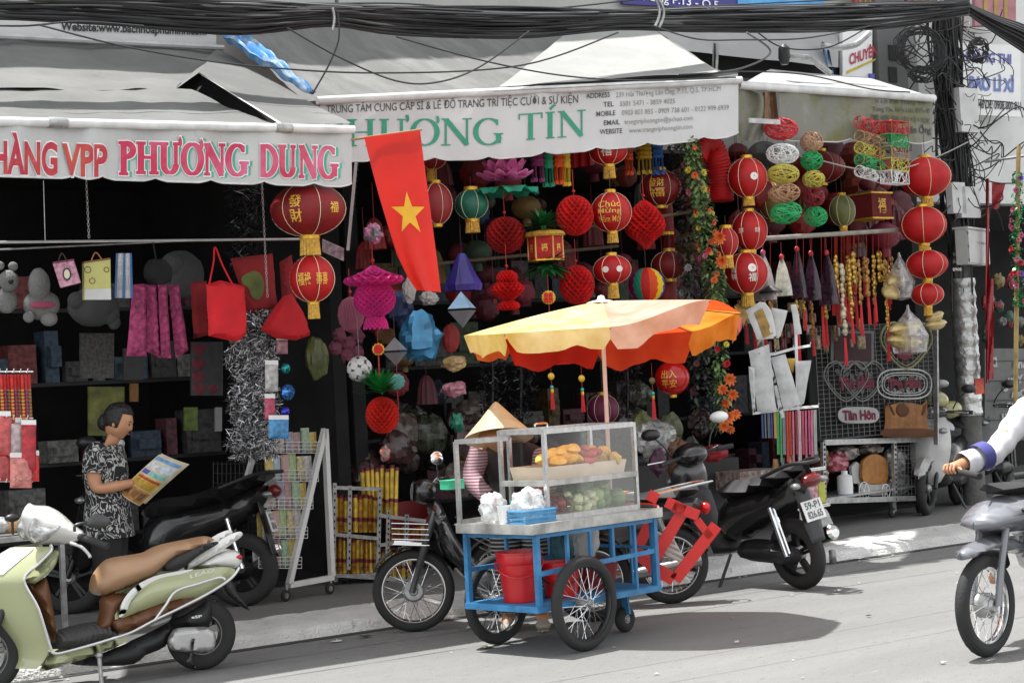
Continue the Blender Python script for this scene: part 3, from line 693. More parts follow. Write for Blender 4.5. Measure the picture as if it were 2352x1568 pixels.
 # ================================================================== hanging lanterns and decorations
def hang(m,p,L=.25,r=.0035):
 m.tube([p,p+V((0,0,L))],r,4);return m
CREAM=mat('cream seam','d9cfae',.6);WPRINT=mat('white lantern print','d8d2cc',.6);GPRINT=mat('gold lantern print','d2a23c',.45,.2)
def aim(c):d=V((CAMP.x-c.x,CAMP.y-c.y,0)).normalized();return math.atan2(d.y,d.x)
def lantern(cx,cy,w,h,Y,label,m_=None,text=None,tcol=None,tpos=((.0,.55),),cap=.32,skirt=None,string=.2,seams=6,ph=.3,group='silk lanterns hanging over the pavement',expo=2.0,ribs=1,capm=None):
 m_=m_ or REDL;capm=capm or GOLD
 c=at(cx,cy,Y);s=pxm(c);R=w/2/s;H=h/2/s
 root=thing('lantern',label,'lantern',c-V((0,0,H)),group)
 rc=R*cap;zt=H*.985
 def rad_(z):return max(rc,R*(max(0,1-abs(z/H)**expo))**(1/2.0))
 prof=[]
 n=30
 for i in range(n+1):
  a=-PI/2+PI*i/n;z=zt*math.sin(a);prof.append((rad_(z)*(1+(.011 if i%2 else-.011)*ribs),z))
 m=MB();m.lathe(prof,c,BZ,30);m.build('shade',m_,root,sharp=75)
 if seams:
  m=MB()
  for k in range(seams):
   a=ph+2*PI*k/seams
   m.tube([c+V((math.cos(a)*(rad_(z)+.002),math.sin(a)*(rad_(z)+.002),z))for z in[zt*math.sin(-PI/2+PI*i/16)for i in range(17)]],.0022,4)
  m.build('seam',CREAM,root)
 m=MB();m.lathe([(rc*.9,zt-.012),(rc*1.08,zt-.004),(rc*1.08,zt+.02),(rc*.8,zt+.024)],c,BZ,18);m.build('top_cap',capm,root)
 m=MB();m.lathe([(rc*.9,-zt+.012),(rc*1.08,-zt+.004),(rc*1.08,-zt-.02),(rc*.8,-zt-.024)],c,BZ,18);m.build('bottom_cap',capm,root)
 if skirt:
  L=skirt/s;m=MB();m.lathe([(rc*.95,-zt-.02),(rc*1.0,-zt-.02-L*.5),(rc*1.06,-zt-.02-L)],c,BZ,36,wob=lambda i,k:1+(.07 if k%2 else-.05));m.build('fringe',GOLDF,root,sharp=20)
 if string:
  m=MB();hang(m,c+V((0,0,zt)),string);m.build('cord',STRING,root)
 if text:
  a0=aim(c)
  for(dx,wd),t in zip(tpos,text if isinstance(text,(list,tuple))else[text]):
   m=MB();lines=t.split('\n');hh=min(1.1*H,R*wd*1.1*len(lines))
   for li,ln in enumerate(lines):
    z1=hh/2-hh*(li+1)/len(lines);z2=hh/2-hh*(li+.12)/len(lines)
    def fn(u,v,z1=z1,z2=z2):
     z=z1+(z2-z1)*v;a=a0+dx+wd*(u-.5)
     r=rad_(z)+.004;return c+V((math.cos(a)*r,math.sin(a)*r,z))
    write(m,ln,fn,.01)
   m.build('print',tcol or GPRINT,root,smooth=False)
 return root
def hcomb(name,label,cat,parts,Y,cx,group='honeycomb paper decorations',string=.2,n=17,amp=.2,hooktop=True):
 """parts: (part name, material, [(y, half width)...] in picture units top to bottom, rings)"""
 ytop=min(p[2][0][0]for p in parts);ybot=max(p[2][-1][0]for p in parts)
 c=at(cx,(ytop+ybot)/2,Y);s=pxm(c);root=thing(name,label,cat,at(cx,ybot,Y),group);cy=(ytop+ybot)/2
 for pn,mm,prof,rings in parts:
  P0=cr([V((q[1]/s,(cy-q[0])/s))for q in prof],8);L=[0]
  for a,b in zip(P0,P0[1:]):L.append(L[-1]+(b-a).length)
  M=max(6,int(rings*.5)//2*2);pr=[]
  for i in range(M+1):
   d=L[-1]*i/M;k=max(q for q in range(len(L))if L[q]<=d+1e-9);k=min(k,len(P0)-2);pr.append(P0[k].lerp(P0[k+1],(d-L[k])/max(1e-9,L[k+1]-L[k])))
  n_=n;vs=[];fs=[]
  pt=lambda r,z,a:c+V((r*math.cos(a),r*math.sin(a),z))
  for i,q in enumerate(pr):
   for k in range(n_):vs.append(pt(max(.003,q.x)*(1+.025*noise.noise(V((i*2.1,k*3.3,cx)))),q.y,2*PI*(k+.5*(i%2))/n_))
  for i in range(M-1):
   for k in range(n_):
    l,r_=(((k-1)%n_,k)if i%2==0 else(k,(k+1)%n_));q=pr[i+1];vs.append(pt(max(.002,q.x)*(1-amp*1.5),q.y,2*PI*(k+.5*(i%2))/n_));x=len(vs)-1
    A,B,Cc,D=i*n_+k,(i+1)*n_+l,(i+2)*n_+k,(i+1)*n_+r_;fs+=[(A,B,x),(B,Cc,x),(Cc,D,x),(D,A,x)]
  m=MB();m.add(vs,fs);m.build(pn,mm,root,sharp=12)
 if string:
  m=MB();p=c+V((0,0,(cy-ytop)/s));hang(m,p,string);m.ell(p+V((0,0,.03)),.014,8,6);m.build('cord',mat('red cord','9a1a14',.6),root)
 return root
def ball(y0,y1,r):ym=(y0+y1)/2;return[(ym-(y1-y0)/2*math.cos(PI*i/8),max(1.5,r*math.sin(PI*i/8)))for i in range(9)]
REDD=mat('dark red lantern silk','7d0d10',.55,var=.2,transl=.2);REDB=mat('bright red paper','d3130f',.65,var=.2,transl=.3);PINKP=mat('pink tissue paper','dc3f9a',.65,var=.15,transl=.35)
TEALS=mat('teal green silk','1f6a55',.45,var=.3,transl=.2);OLIVE=mat('olive silk','6d7340',.5,var=.2,transl=.2)
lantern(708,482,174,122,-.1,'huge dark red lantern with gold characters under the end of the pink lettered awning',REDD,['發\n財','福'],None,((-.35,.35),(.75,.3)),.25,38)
lantern(717,640,104,108,-.1,'red lantern with gold blossom print hung below the huge dark lantern',REDL,['福祿','壽喜'],None,((-.35,.6),(.45,.55)),.24,32,.12)
lantern(1397,348,86,62,.5,'red lantern with white print half hidden behind the green lettered valance',REDL,['禧'],WPRINT,((-.1,.6),),.3,26)
lantern(1404,487,92,92,.35,'round red lantern with gold script above the lantern with two portraits',REDL,['Chúc\nMừng\nNăm Mới'],None,((-.1,1.2),),.26,20,.18)
lantern(1406,619,86,66,.35,'flat red lantern with two pale child prints above the umbrella',REDL,['●','●'],WPRINT,((-.35,.34),(.4,.34)),.28,28,.12)
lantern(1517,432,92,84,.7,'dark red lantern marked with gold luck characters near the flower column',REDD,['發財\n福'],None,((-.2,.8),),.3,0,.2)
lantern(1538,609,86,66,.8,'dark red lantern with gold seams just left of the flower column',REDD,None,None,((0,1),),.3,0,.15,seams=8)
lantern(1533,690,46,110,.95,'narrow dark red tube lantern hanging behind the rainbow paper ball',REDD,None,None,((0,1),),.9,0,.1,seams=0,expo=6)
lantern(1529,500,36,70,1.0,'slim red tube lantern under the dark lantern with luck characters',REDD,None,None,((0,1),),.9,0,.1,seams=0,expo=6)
lantern(1003,468,72,96,.75,'plain red lantern half hidden behind the star flag',mat('dull red silk','8e2226',.55,transl=.2),None,None,((0,1),),.3,0,.15)
lantern(1083,470,76,70,.75,'teal green lantern with a gold skirt left of the paper lotus',TEALS,None,None,((0,1),),.4,24,.1)
lantern(1385,940,72,70,1.6,'dim magenta lantern low behind the umbrella pole',mat('dim magenta silk','6b2140',.6),None,None,((0,1),),.3,0,.5)
lantern(1544,868,80,78,.5,'shiny red ball lantern with gold print under the right umbrella edge',mat('shiny red','a8100f',.22,var=.15),['出入\n平安'],None,((-.2,.9),),.2,0,.2,seams=0,ribs=0)
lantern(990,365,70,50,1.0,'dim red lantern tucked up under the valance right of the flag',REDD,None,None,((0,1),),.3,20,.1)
lantern(1717,408,88,92,.3,'bright red lantern with a gold top and child print beside the red concertina arch',REDL,['●'],WPRINT,((.35,.4),),.28,14,.1)
lantern(1722,530,80,92,.35,'red lantern with white characters, second in the column over the umbrella tip',REDL,['吉祥','如意'],WPRINT,((-.5,.3),(.45,.3)),.3,18,.1)
lantern(1714,627,98,96,.35,'large red lantern with white child print, lowest over the umbrella tip',REDL,['吉\n祥','●\n福'],WPRINT,((-.6,.3),(.3,.4)),.28,24,.1)
lantern(1668,556,54,66,.3,'small red lantern with broad gold fringe beside the flower column',REDL,None,None,((0,1),),.5,22,.1)
lantern(2126,407,118,92,.25,'largest plain red lantern, topmost in the chain beside the utility pole',REDL,None,None,((0,1),),.22,18,.3,ph=.9)
lantern(2120,517,108,86,.25,'second plain red lantern down in the chain beside the utility pole',REDL,None,None,((0,1),),.22,16,.06,ph=.7)
lantern(2129,607,96,66,.25,'third plain red lantern down in the chain beside the utility pole',REDL,None,None,((0,1),),.22,14,.06,ph=.5)
lantern(2130,676,74,52,.25,'smallest plain red lantern, lowest in the chain beside the utility pole',REDL,None,None,((0,1),),.25,18,.06,ph=.3)
lantern(1935,484,58,72,.7,'olive green lantern tapering down behind the wire globes',OLIVE,None,None,((0,1),),.3,18,.35)
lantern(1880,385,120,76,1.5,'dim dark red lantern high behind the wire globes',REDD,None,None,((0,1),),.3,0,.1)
lantern(1772,460,60,90,1.2,'dim gold brown lantern behind the red lanterns of the right shop',mat('dim gold silk','6f5320',.5),None,None,((0,1),),.3,0,.1)
r=thing('paper_arch','red concertina paper tube bent like an arch beside the flower column','decoration',at(1655,462,.45),'paper decorations')
pts=cr([at(x,y,.55)for x,y in((1602,365),(1614,336),(1637,338),(1650,380),(1655,425),(1656,462))],12)
m=MB();m.tube(pts,[(.075+.03*min(1,i/40))*(1+(.07 if i%2 else 0))for i in range(len(pts))],20);m.build('tube',REDL,r,sharp=20)
H_=hcomb
H_('honeycomb_ball','red honeycomb paper ball left of the round script lantern','paper ball',[('ball',REDP,ball(448,542,44),32)],.4,1320)
H_('honeycomb_ball','large pointed red honeycomb drop right of the round script lantern','paper ball',[('ball',REDP,[(458,3),(480,30),(510,47),(535,43),(560,14),(574,3)],40)],.4,1481)
H_('honeycomb_ball','dark red ruffled honeycomb ball left of the palace lantern','paper ball',[('ball',mat('deep red paper','97100f',.7,var=.3,transl=.2),ball(497,583,46),32)],.6,1161)
H_('honeycomb_ball','red honeycomb ball hanging above the umbrella top, left of the portraits lantern','paper ball',[('ball',REDP,ball(608,700,41),32)],.45,1325)
H_('honeycomb_vase','red honeycomb vase shape with flat foot hanging by the silver octahedron','paper decoration',[('neck',REDB,[(620,10),(628,22),(638,26),(648,22)],12),('bowl',REDB,[(646,24),(660,39),(672,36),(690,12)],16),('foot',REDB,[(690,12),(697,25),(708,27),(713,10)],10)],.5,1166)
H_('honeycomb_lantern','bright pink honeycomb lantern with ruffled hat brim and fringed foot','paper lantern',[('hat',PINKP,[(609,4),(622,26),(632,50),(638,70),(650,68),(656,42)],20),('body',PINKP,[(652,34),(672,46),(695,49),(715,38),(727,20)],28),('foot',PINKP,[(726,20),(740,27),(757,30)],8)],.1,860)
H_('honeycomb_ball','pale ribbed pink paper ball behind the pink honeycomb lantern','paper ball',[('ball',mat('dusty pink paper','a05a72',.7,transl=.2),ball(680,765,31),10)],.6,806,n=26,amp=.08)
LEAFG=mat('glossy green foil','1f7a35',.3,.2,var=.4,scale=20);LEAFD=mat('dark green foil','1c5a2c',.35,.2,var=.4,scale=20)
PINE=H_('honeycomb_pineapple','red honeycomb pineapple with green foil leaves hanging above the firecracker rack','paper pineapple',[('fruit',mat('orange red paper','c8200f',.7,var=.3,transl=.25),ball(910,996,39),32)],.1,878,string=.0)
def leaf(m,p,d,L,w,up=BZ,bend=.4):
 d=V(d).normalized();sd=d.cross(V(up));
 if sd.length<.05:sd=d.cross(BX)
 sd.normalize();k=4;A=[];B=[]
 for i in range(k+1):
  t=i/k;c=p+d*(L*t)+V((0,0,-bend*L*t*t));ww=w*math.sin(PI*(.12+.88*t))if t<1 else 0
  A.append(c+sd*ww);B.append(c-sd*ww)
 m.add(A+B,[(i,i+1,i+k+2,i+k+1)for i in range(k)])
m=MB();c=at(873,902,.08)
for i in range(100):
 a=RND.uniform(0,6.28);e=RND.uniform(.15,1.2);leaf(m,c,(math.cos(a)*math.cos(e),math.sin(a)*math.cos(e),math.sin(e)),RND.uniform(.17,.26),.019,bend=.22)
m.build('leaves',LEAFG,PINE,kind='stuff')
m=MB();hang(m,c,.25);m.ell(c+V((0,0,.12)),.016,8,6);m.build('cord',mat('red cord'),PINE)
r=thing('rainbow_ball','rainbow striped honeycomb ball above the umbrella near the flower column','paper ball',at(1485,695,.4),'honeycomb paper decorations')
c=at(1485,655,.4);s=pxm(c);RB=['e0559a','8a1b6a','148a6a','c01515','e04a10','e8c21a','2f5fb0','3aa04a','c23a8a','14a08a','b01515','e8a21a']
for w_ in range(12):
 m=MB();A=aim(c)-1.9+w_*PI/6
 m.grid(lambda u,v:c+V((math.cos(A+u*PI/6)*42/s*math.sin(PI*(.02+.96*v))*(1-.1*((int(u*4+.5)+int(v*16+.5))%2)),math.sin(A+u*PI/6)*42/s*math.sin(PI*(.02+.96*v))*(1-.1*((int(u*4+.5)+int(v*16+.5))%2)),40/s*math.cos(PI*v))),4,16)
 m.build('paper_wedge',mat('rainbow '+RB[w_],RB[w_],.7,transl=.25),r,sharp=15)
m=MB();hang(m,c+V((0,0,40/s)),.2);m.build('cord',STRING,r)
r=thing('paper_lotus','large pink paper lotus with green leaf base under the green lettered valance','paper flower',at(1160,442,.62))
c=at(1160,415,.62);s=pxm(c);LOT=mat('pink lotus paper','d6509a',.65,var=.25,scale=12,transl=.35,col2='e58fc0');LOG=mat('sea green paper','2a9a78',.6,var=.25,transl=.3)
for ring,(n,rr0,z0,L,e)in enumerate(((12,6,6,68,.12),(11,6,12,60,.5),(9,4,20,50,.95))):
 for k in range(n):
  m=MB();a=2*PI*(k+.5*ring)/n+.2
  d=V((math.cos(a)*math.cos(e),math.sin(a)*math.cos(e),math.sin(e)));sd=V((-math.sin(a),math.cos(a),0));nn=d.cross(sd)
  def pf(u,v):
   ww=19/s*math.sin(PI*(.15+.75*v));q=(u-.5)*2
   return c+BZ*(z0/s)+d*(L/s*v)+sd*(ww*q)-nn*(.5*ww*q*q-.1*L/s*v*v)
  m.grid(pf,6,6);m.build('petal',LOT,r)
for k in range(8):
 m=MB();a=2*PI*k/8;d=V((math.cos(a),math.sin(a),-.12)).normalized();sd=V((-math.sin(a),math.cos(a),0))
 m.grid(lambda u,v:c+d*(76/s*v)+sd*(40/s*(u-.5)*2*math.sin(PI*(.12+.72*v)))+BZ*(-12/s+8/s*math.cos((u-.5)*7)*v-.018*v),8,6);m.build('leaf',LOG,r)
m=MB();hang(m,c+V((0,0,20/s)),.3);m.build('cord',STRING,r)
def streamer(x,y0,y1,w,Y,col,label):
 c=at(x,y0,Y);s=pxm(c);r=thing('paper_streamer',label,'streamer',at(x,y1,Y),'cut paper streamers under the valance')
 mm=mat('streamer '+col,col,.65,var=.15,transl=.3);m=MB();H=(y1-y0)/s;W_=w/s
 m.lathe([(W_*.5*(1+.25*(i%2)),-H*.55*i/8)for i in range(9)],c,BZ,10,wob=lambda i,k:1-.2*((i+k)%2));m.build('honeycomb',mm,r,sharp=15)
 m=MB()
 for k in range(4):
  a=k*PI/2+.5;p=c+V((math.cos(a)*W_*.4,math.sin(a)*W_*.4,-H*.5));q=p+V((RND.uniform(-.01,.01),0,-H*.45));m.bar(p,q,.018,.003);m.box(q,(.034,.004,.03))
 m.build('tail',mm,r,smooth=False)
for x,y0,y1,w,col,lb in((1232,340,418,30,'7b2a5c','plum purple cut paper streamer, leftmost beside the paper lotus'),(1256,338,430,24,'178a62','sea green cut paper streamer beside the paper lotus'),(1280,338,424,24,'d8501c','orange cut paper streamer between green and yellow streamers'),(1298,336,428,20,'d9b52c','yellow cut paper streamer right of the lotus group'),(1442,328,402,20,'c2471a','orange cut paper streamer hanging left of the flower column'),(1478,325,400,34,'b3901c','mustard cut paper streamer hanging left of the flower column'),(1507,318,402,28,'2f62a8','blue cut paper streamer hanging left of the flower column')):
 streamer(x,y0,y1,w,.58,col,lb)
m=MB();m.grid(lambda u,v:at(1305+60*u,318+(70-10*u)*v,.9+.02*math.sin(u*20)),12,3);tag(m.build('red_cloth',REDL),'red cloth pennant tucked behind the valance between two streamer groups','cloth')
r=thing('palace_lantern','six sided red palace lantern with gold fringe and green foil leaves','lantern',at(1253,612,.4))
c=at(1253,570,.4);s=pxm(c)
for k in range(6):
 a=k*PI/3+.3;b=a+PI/3;R=40/s;m=MB()
 P_4=[c+V((math.cos(t)*R,math.sin(t)*R,z))for t,z in((a,-28/s),(b,-28/s),(b,28/s),(a,28/s))]
 m.poly(P_4);m.build('panel',mat('red velvet','9c1410',.8,var=.3,scale=30),r,smooth=False)
 m=MB();m.bar(P_4[0],P_4[3],.008);m.bar(P_4[2],P_4[3],.014);m.bar(P_4[0],P_4[1],.012);m.build('gilt_edge',GOLD,r,smooth=False)
 m=MB();m.tube([P_4[3],P_4[3]+V((0,0,-20/s)),P_4[3]+V((.0,0,-52/s))],[.004,.006,.009],5);m.build('tassel',mat('pale gold tassel','c99c52',.6),r)
 n=(P_4[1]-P_4[0]).cross(P_4[3]-P_4[0]).normalized();m=MB();o_=P_4[0].lerp(P_4[2],.5);u_=(P_4[1]-P_4[0]).normalized()
 if n.dot(P_4[0]-c)<0:n=-n;u_=-u_
 write(m,'福',lambda q,t:o_+n*.004+u_*((q-.5)*.05*(1 if n.cross(u_).z<0 or True else-1))+BZ*((t-.5)*.06),.02);m.build('print',GPRINT,r,smooth=False)
m=MB();m.lathe([(42/s,26/s),(46/s,30/s),(40/s,38/s),(10/s,44/s)],c,BZ,30,wob=lambda i,k:1+.04*(k%2));m.build('fringe_collar',GOLDF,r,sharp=15)
m=MB();ct=at(1246,522,.35);cb2=at(1256,606,.4)
for i in range(90):
 a=RND.uniform(0,6.28);e=RND.uniform(.1,1.3);leaf(m,ct,(math.cos(a)*math.cos(e),math.sin(a)*math.cos(e),math.sin(e)),RND.uniform(.16,.24),.018,bend=.3)
for i in range(60):
 a=RND.uniform(0,6.28);e=RND.uniform(-.5,.4);leaf(m,cb2,(math.cos(a)*math.cos(e),math.sin(a)*math.cos(e),math.sin(e)),RND.uniform(.18,.28),.02,bend=.1)
m.build('leaves',LEAFD,r,kind='stuff')
def octa(name,label,cx,cy,w,h,Y,ms,cat='decoration'):
 c=at(cx,cy,Y);s=pxm(c);r=thing(name,label,cat,at(cx,cy+h/2,Y));a0=aim(c)+.5;R=w/2/s;H=h/2/s
 Q=[c+V((math.cos(a0+k*PI/2)*R,math.sin(a0+k*PI/2)*R,0))for k in range(4)]
 for k in range(4):
  for sgn,mm in((1,ms[0]),(-1,ms[1])):
   m=MB();m.add([Q[k]+BZ*sgn*.008,Q[(k+1)%4]+BZ*sgn*.008,c+BZ*sgn*H],[(0,1,2)]);m.build('facet',mm,r,smooth=False)
 m=MB();hang(m,c+BZ*H,.2);m.build('cord',STRING,r);return r
SILV=mat('silver card','9fa4aa',.3,.5);PALEB=mat('pale blue card','8fb2cc',.4,.2);GREYF=mat('grey card','77777a',.5)
octa('octahedron','silver and pale blue card octahedron hanging left of the umbrella',1061,711,74,84,.4,(PALEB,GREYF))
octa('octahedron','plain grey card diamond hanging beside the crumpled blue foil',908,807,64,66,.4,(GREYF,GREYF))
PURP=mat('purple foil cloth','392f7f',.4,var=.3,transl=.15)
m=MB();c=at(1060,582,.5);s=pxm(c)
m.lathe([(8/s,0),(14/s,-12/s),(27/s,-45/s),(40/s,-72/s),(36/s,-86/s)],c,BZ,30,wob=lambda i,k:1+.16*(1 if k%5==0 else-.3)*(i/4)+.1*noise.noise(V((k,i,0))))
tag(m.build('purple_skirt',PURP,sharp=25),'dark purple pleated foil skirt hanging right of the star flag','decoration')
def blob(name,label,cat,cx,cy,w,h,Y,mm,amp=.3,fr=2.2,n=26,sharp=20,group=None,d=None):
 c=at(cx,cy,Y);s=pxm(c);m=MB();sd=cx*.37
 m.ell(c,(w/2/s,(d or w*.7)/2/s,h/2/s),n,n//2+2,wob=lambda p:1+amp*noise.noise(p*fr+V((sd,0,0)))+amp*.5*noise.noise(p*fr*2.3+V((0,sd,0))))
 return tag(m.build(name,mm,sharp=sharp),label,cat,group)
BFOIL=mat('blue crumpled foil','3c7fa6',.3,.35,var=.4,scale=5)
blob('foil_bag','crumpled bright blue foil bag hanging below the star flag','bag',966,777,104,100,.45,BFOIL,.45,1.6,18,5)
blob('foil_bag','dark blue foil bag tucked behind the crumpled bright blue one','bag',925,710,60,90,.8,mat('navy foil','14284d',.35,.3,var=.3),.4,1.6,16,5)
blob('soft_toy','red plush bag hanging left of the umbrella corner','toy',1036,778,46,66,.7,mat('dull red plush','7d1d1a',.8,bump=.3),.2,1.5)
blob('wrapped_shell','yellow pink wrapped ornament below the red plush bag','ornament',1043,834,60,34,.7,mat('wrapped yellow pink','a3765f',.4,var=.4,scale=14,col2='c9b06a'),.4,2,16,8)
blob('wrapped_shell','shiny pink wrapped ornament hanging over the conical hat','ornament',1044,893,60,34,.7,mat('wrapped pink','a04a5c',.3,var=.4,scale=14,col2='c58c98'),.4,2,16,8)
blob('foil_charm','green foil charm hanging just left of the conical hat','ornament',1050,970,34,44,.7,mat('sea green foil','1f6a55',.3,.4),.5,2,14,5)
blob('soft_toy','white fluffy toy hanging behind the lower corner of the flag','toy',940,668,32,54,.5,mat('white plush','9b9a96',.9,bump=.6,bscale=90),.3,3)
blob('soft_toy','second white fluffy toy with red trim under the flag corner','toy',985,684,46,30,.5,mat('white plush'),.35,3)
blob('dried_pouch','green yellow translucent pouch hanging behind the big tinsel column','pouch',728,822,56,96,1.0,mat('dim olive pouch','4e5424',.4,var=.4,scale=8),.25,1.6)
for i,(x,y)in enumerate(((780,770),(800,790),(822,772),(795,815),(820,808),(770,800))):
 blob('paper_flower',('topmost left','middle','topmost right','lowest left','lowest right','outermost left')[i]+' dim pink paper flower of the cluster behind the disc ball','flower',x,y,34,32,1.0,mat('dim pink paper','6b3346',.8,var=.3),.35,2.5,14,10,'dim pink paper flowers behind the disc ball')
blob('paper_ball','dim brown paper ball behind the pink honeycomb lantern','paper ball',884,770,50,40,1.0,mat('dim brown paper','5c3a1a',.8,var=.4),.2,3)
r=thing('disc_ball','white ball made of round paper discs hanging left of the pineapple','paper ball',at(826,878,.2))
c=at(826,847,.2);s=pxm(c);R=27/s;DW=mat('white card','b9b9b6',.7)
for i in range(34):
 z=1-2*(i+.5)/34;a=i*2.39996;q=math.sqrt(1-z*z);d=V((q*math.cos(a),q*math.sin(a),z));x,y,_=frame(d);m=MB()
 m.lathe([(.002,.003),(.028,.0),(.028,-.003)],c+d*R+d*RND.uniform(-.004,.006),d,10);m.build('disc',DW,r)
m=MB();m.ell(c,R*.9,10,8);hang(m,c+BZ*R,.3,.002);m.build('core',mat('grey card'),r)
def rosette(name,label,cx,cy,R_,Y,mats,n=12,cat='ornament',group=None):
 c=at(cx,cy,Y);s=pxm(c);r=thing(name,label,cat,at(cx,cy+R_,Y),group);d=(CAMP-c);d.z=0;d.normalize();x=BZ.cross(d)
 m=MB();m.lathe([(.002,.01),(R_*.7/s,.008),(R_*.75/s,0)],c,d,16);m.build('centre',mats[0],r)
 m=MB();m.lathe([(R_*.65/s,.006),(R_/s,0),(R_/s,-.006)],c,d,n*2,wob=lambda i,k:1-.12*(k%2));m.build('rim',mats[1],r,sharp=15)
 m=MB();hang(m,c+BZ*R_/s,.12,.0025);m.tube([c-BZ*R_/s,c-BZ*(R_/s+.14)],.004,5);m.build('cord',mat('red cord'),r);return r
rosette('rosette','red rosette with gold rim hanging above the pineapple',869,802,15,.15,(REDB,GOLD))
r=rosette('medallion','oval gold and red double happiness medallion above the umbrella',1260,683,17,.3,(GPRINT,GOLD),16)
c=at(1260,683,.3);s=pxm(c);m=MB();d=(CAMP-c).normalized();x=BZ.cross(d).normalized();write(m,'囍',lambda u,t:c+d*.014+x*((u-.5)*.075)+BZ*((t-.5)*.08),.02);m.build('print',REDB,r,smooth=False)
blob('tinsel_flower','small green and pink foil flower hanging left of the star flag','ornament',857,537,44,42,.1,mat('green pink foil','2f8a6a',.35,.3,var=.5,scale=16,col2='c878a8'),.5,3.2,20,8)
rosette('teal_shell','small ribbed teal paper shell behind the pineapple leaves',912,876,19,.3,(mat('teal paper','4f8f86',.7),mat('teal paper')),10)
blob('foil_fish','small rainbow foil fish dangling below the pineapple','ornament',884,1040,24,36,.1,mat('rainbow foil','2f9fb0',.25,.5,var=.5,scale=12,col2='e06a3a'),.4,2,14,8)
def charm(x,y0,y1,Y,label,topm):
 c=at(x,y0,Y);s=pxm(c);L=(y1-y0)/s;r=thing('tassel_charm',label,'charm',at(x,y1,Y),'red tassel charms')
 m=MB();m.ell(c,(.032,.008,.028),12,8);m.build('knot',topm,r)
 m=MB();m.ell(c-BZ*(L*.33),.014,10,8);m.build('bead',mat('turquoise bead','2fae9c',.3),r)
 m=MB();m.lathe([(.012,0),(.014,-.02),(.012,-.03)],c-BZ*(L*.38),BZ,10,cap=True);m.build('collar',GOLD,r)
 m=MB()
 for k in range(9):a=k*.7;m.tube([c-BZ*(L*.42)+V((math.cos(a)*.006,math.sin(a)*.006,0)),c-BZ*L+V((math.cos(a)*.015,math.sin(a)*.015,0))],.004,4)
 m.build('tassel',mat('red tassel thread','c01822',.6),r,kind='stuff')
 m=MB();hang(m,c,.14,.002);m.tube([c,c-BZ*L*.42],.003,4);m.build('cord',mat('red cord'),r)
charm(1266,864,940,.35,'red tassel charm with gold knot, leftmost of three under the umbrella',GOLD);charm(1336,869,946,.35,'red tassel charm with a round gold disc left of the umbrella pole',GOLD);charm(1498,874,962,.35,'red tassel charm with dark knot beside the shiny red ball',mat('dark gold','5a4620',.4,.5))
m=MB();c=at(1266,802,.45);s=pxm(c);m.lathe([(37/s,6/s),(38/s,-16/s),(39/s,-36/s)],c,BZ,44,wob=lambda i,k:1+.1*(k%2));tag(m.build('red_fringe',REDB,sharp=15),'bright red fringed paper drum just below the umbrella edge','decoration')
r=thing('flag','red flag with yellow star hanging from a slanted stick between two awnings','flag',at(985,668,-.42))
FX=[((836,315),(965,300)),((852,380),(973,365)),((870,448),(982,430)),((890,515),(991,500)),((912,585),(1001,575)),((938,640),(1008,630)),((956,666),(1013,671))]
def flagp(u,v,lift=0):
 q=v*6;i=min(5,int(q));t=q-i;L=V(FX[i][0]).lerp(V(FX[i+1][0]),t);Rr=V(FX[i][1]).lerp(V(FX[i+1][1]),t);p=L.lerp(Rr,u)
 return at(p.x,p.y,-.42+.035*math.sin(u*5+v*2.5)*(.3+v)+.02*math.sin(u*11+v)*v-lift)
m=MB();m.grid(flagp,18,36);m.build('cloth',mat('flag red','d3261a',.6,var=.1,scale=3,transl=.35),r)
m=MB();cst=V((.52,.46));ST_=[(cst.x+math.sin(k*PI/5+.12)*(.37 if k%2==0 else .145),cst.y-math.cos(k*PI/5+.12)*(.37 if k%2==0 else .145)*.33)for k in range(10)]
for k in range(10):
 a,b=ST_[k],ST_[(k+1)%10]
 def tri(u,v):p=V(a).lerp(V(b),u);p=V(cst).lerp(p,v);return flagp(p.x,p.y,.004)
 m.grid(tri,4,6)
m.build('star',mat('flag yellow','e3b52c',.6,var=.08,transl=.25),r)
m=MB();m.tube([at(808,321,-.36),at(968,298,-.42)],.008,8);m.build('stick',mat('bamboo stick','8d7048',.6),r)
m=MB();m.bar(at(818,372,.2),at(799,575,.25),.045,.02);r=thing('slotted_strut','slotted white steel strut hanging between the left awning and the flag','strut',at(799,575,.25));m.build('strut',mat('strut white','a5a5a4',.5),r,smooth=False)
m=MB()
for k in range(16):
 t=(k+.5)/16;p=at(818,372,.2).lerp(at(799,575,.25),t)
 for q in(-.012,.012):m.box(p+V((q,-.013,-.005*0)),(.008,.004,.016))
m.build('slot',mat('hole black'),r,smooth=False,kind='stuff')
def wiremat(c):return mat('wire '+c,c,.55,var=.15,scale=20)
def wire_ell(x,y,w,h,col,label,Y=.15,tilt=0.0,n=30):
 c=at(x,y,Y);s=pxm(c);m=MB();a,b=w/2/s,h/2/s;rr=random.Random(int(x*7+y));R=Matrix.Rotation(-tilt,3,CF)
 for i in range(n):
  ax_=V((rr.gauss(0,1),rr.gauss(0,1),rr.gauss(0,1))).normalized();e,f,_=frame(ax_);off=rr.uniform(-.55,.55);q=math.sqrt(1-off*off);pts=[]
  for k in range(22):
   t=2*PI*k/22;d=(ax_*(off+.1*math.sin(3*t+i))+(e*math.cos(t)+f*math.sin(t))*q).normalized()
   pts.append(c+R@(CR*(d.x*a)+CF*(d.y*min(a,b))+CU*(d.z*b)))
  m.tube(pts,.0036,3,closed=True)
 return tag(m.build('wire_globe',wiremat(col),kind=None),label,'wire globe','open-work wire globes')
WC={'red':'b3202a','white':'d5d5d3','yellow':'b9ad4c','tan':'a67f5e','green':'1f9a57','dark red':'7d1a26'}
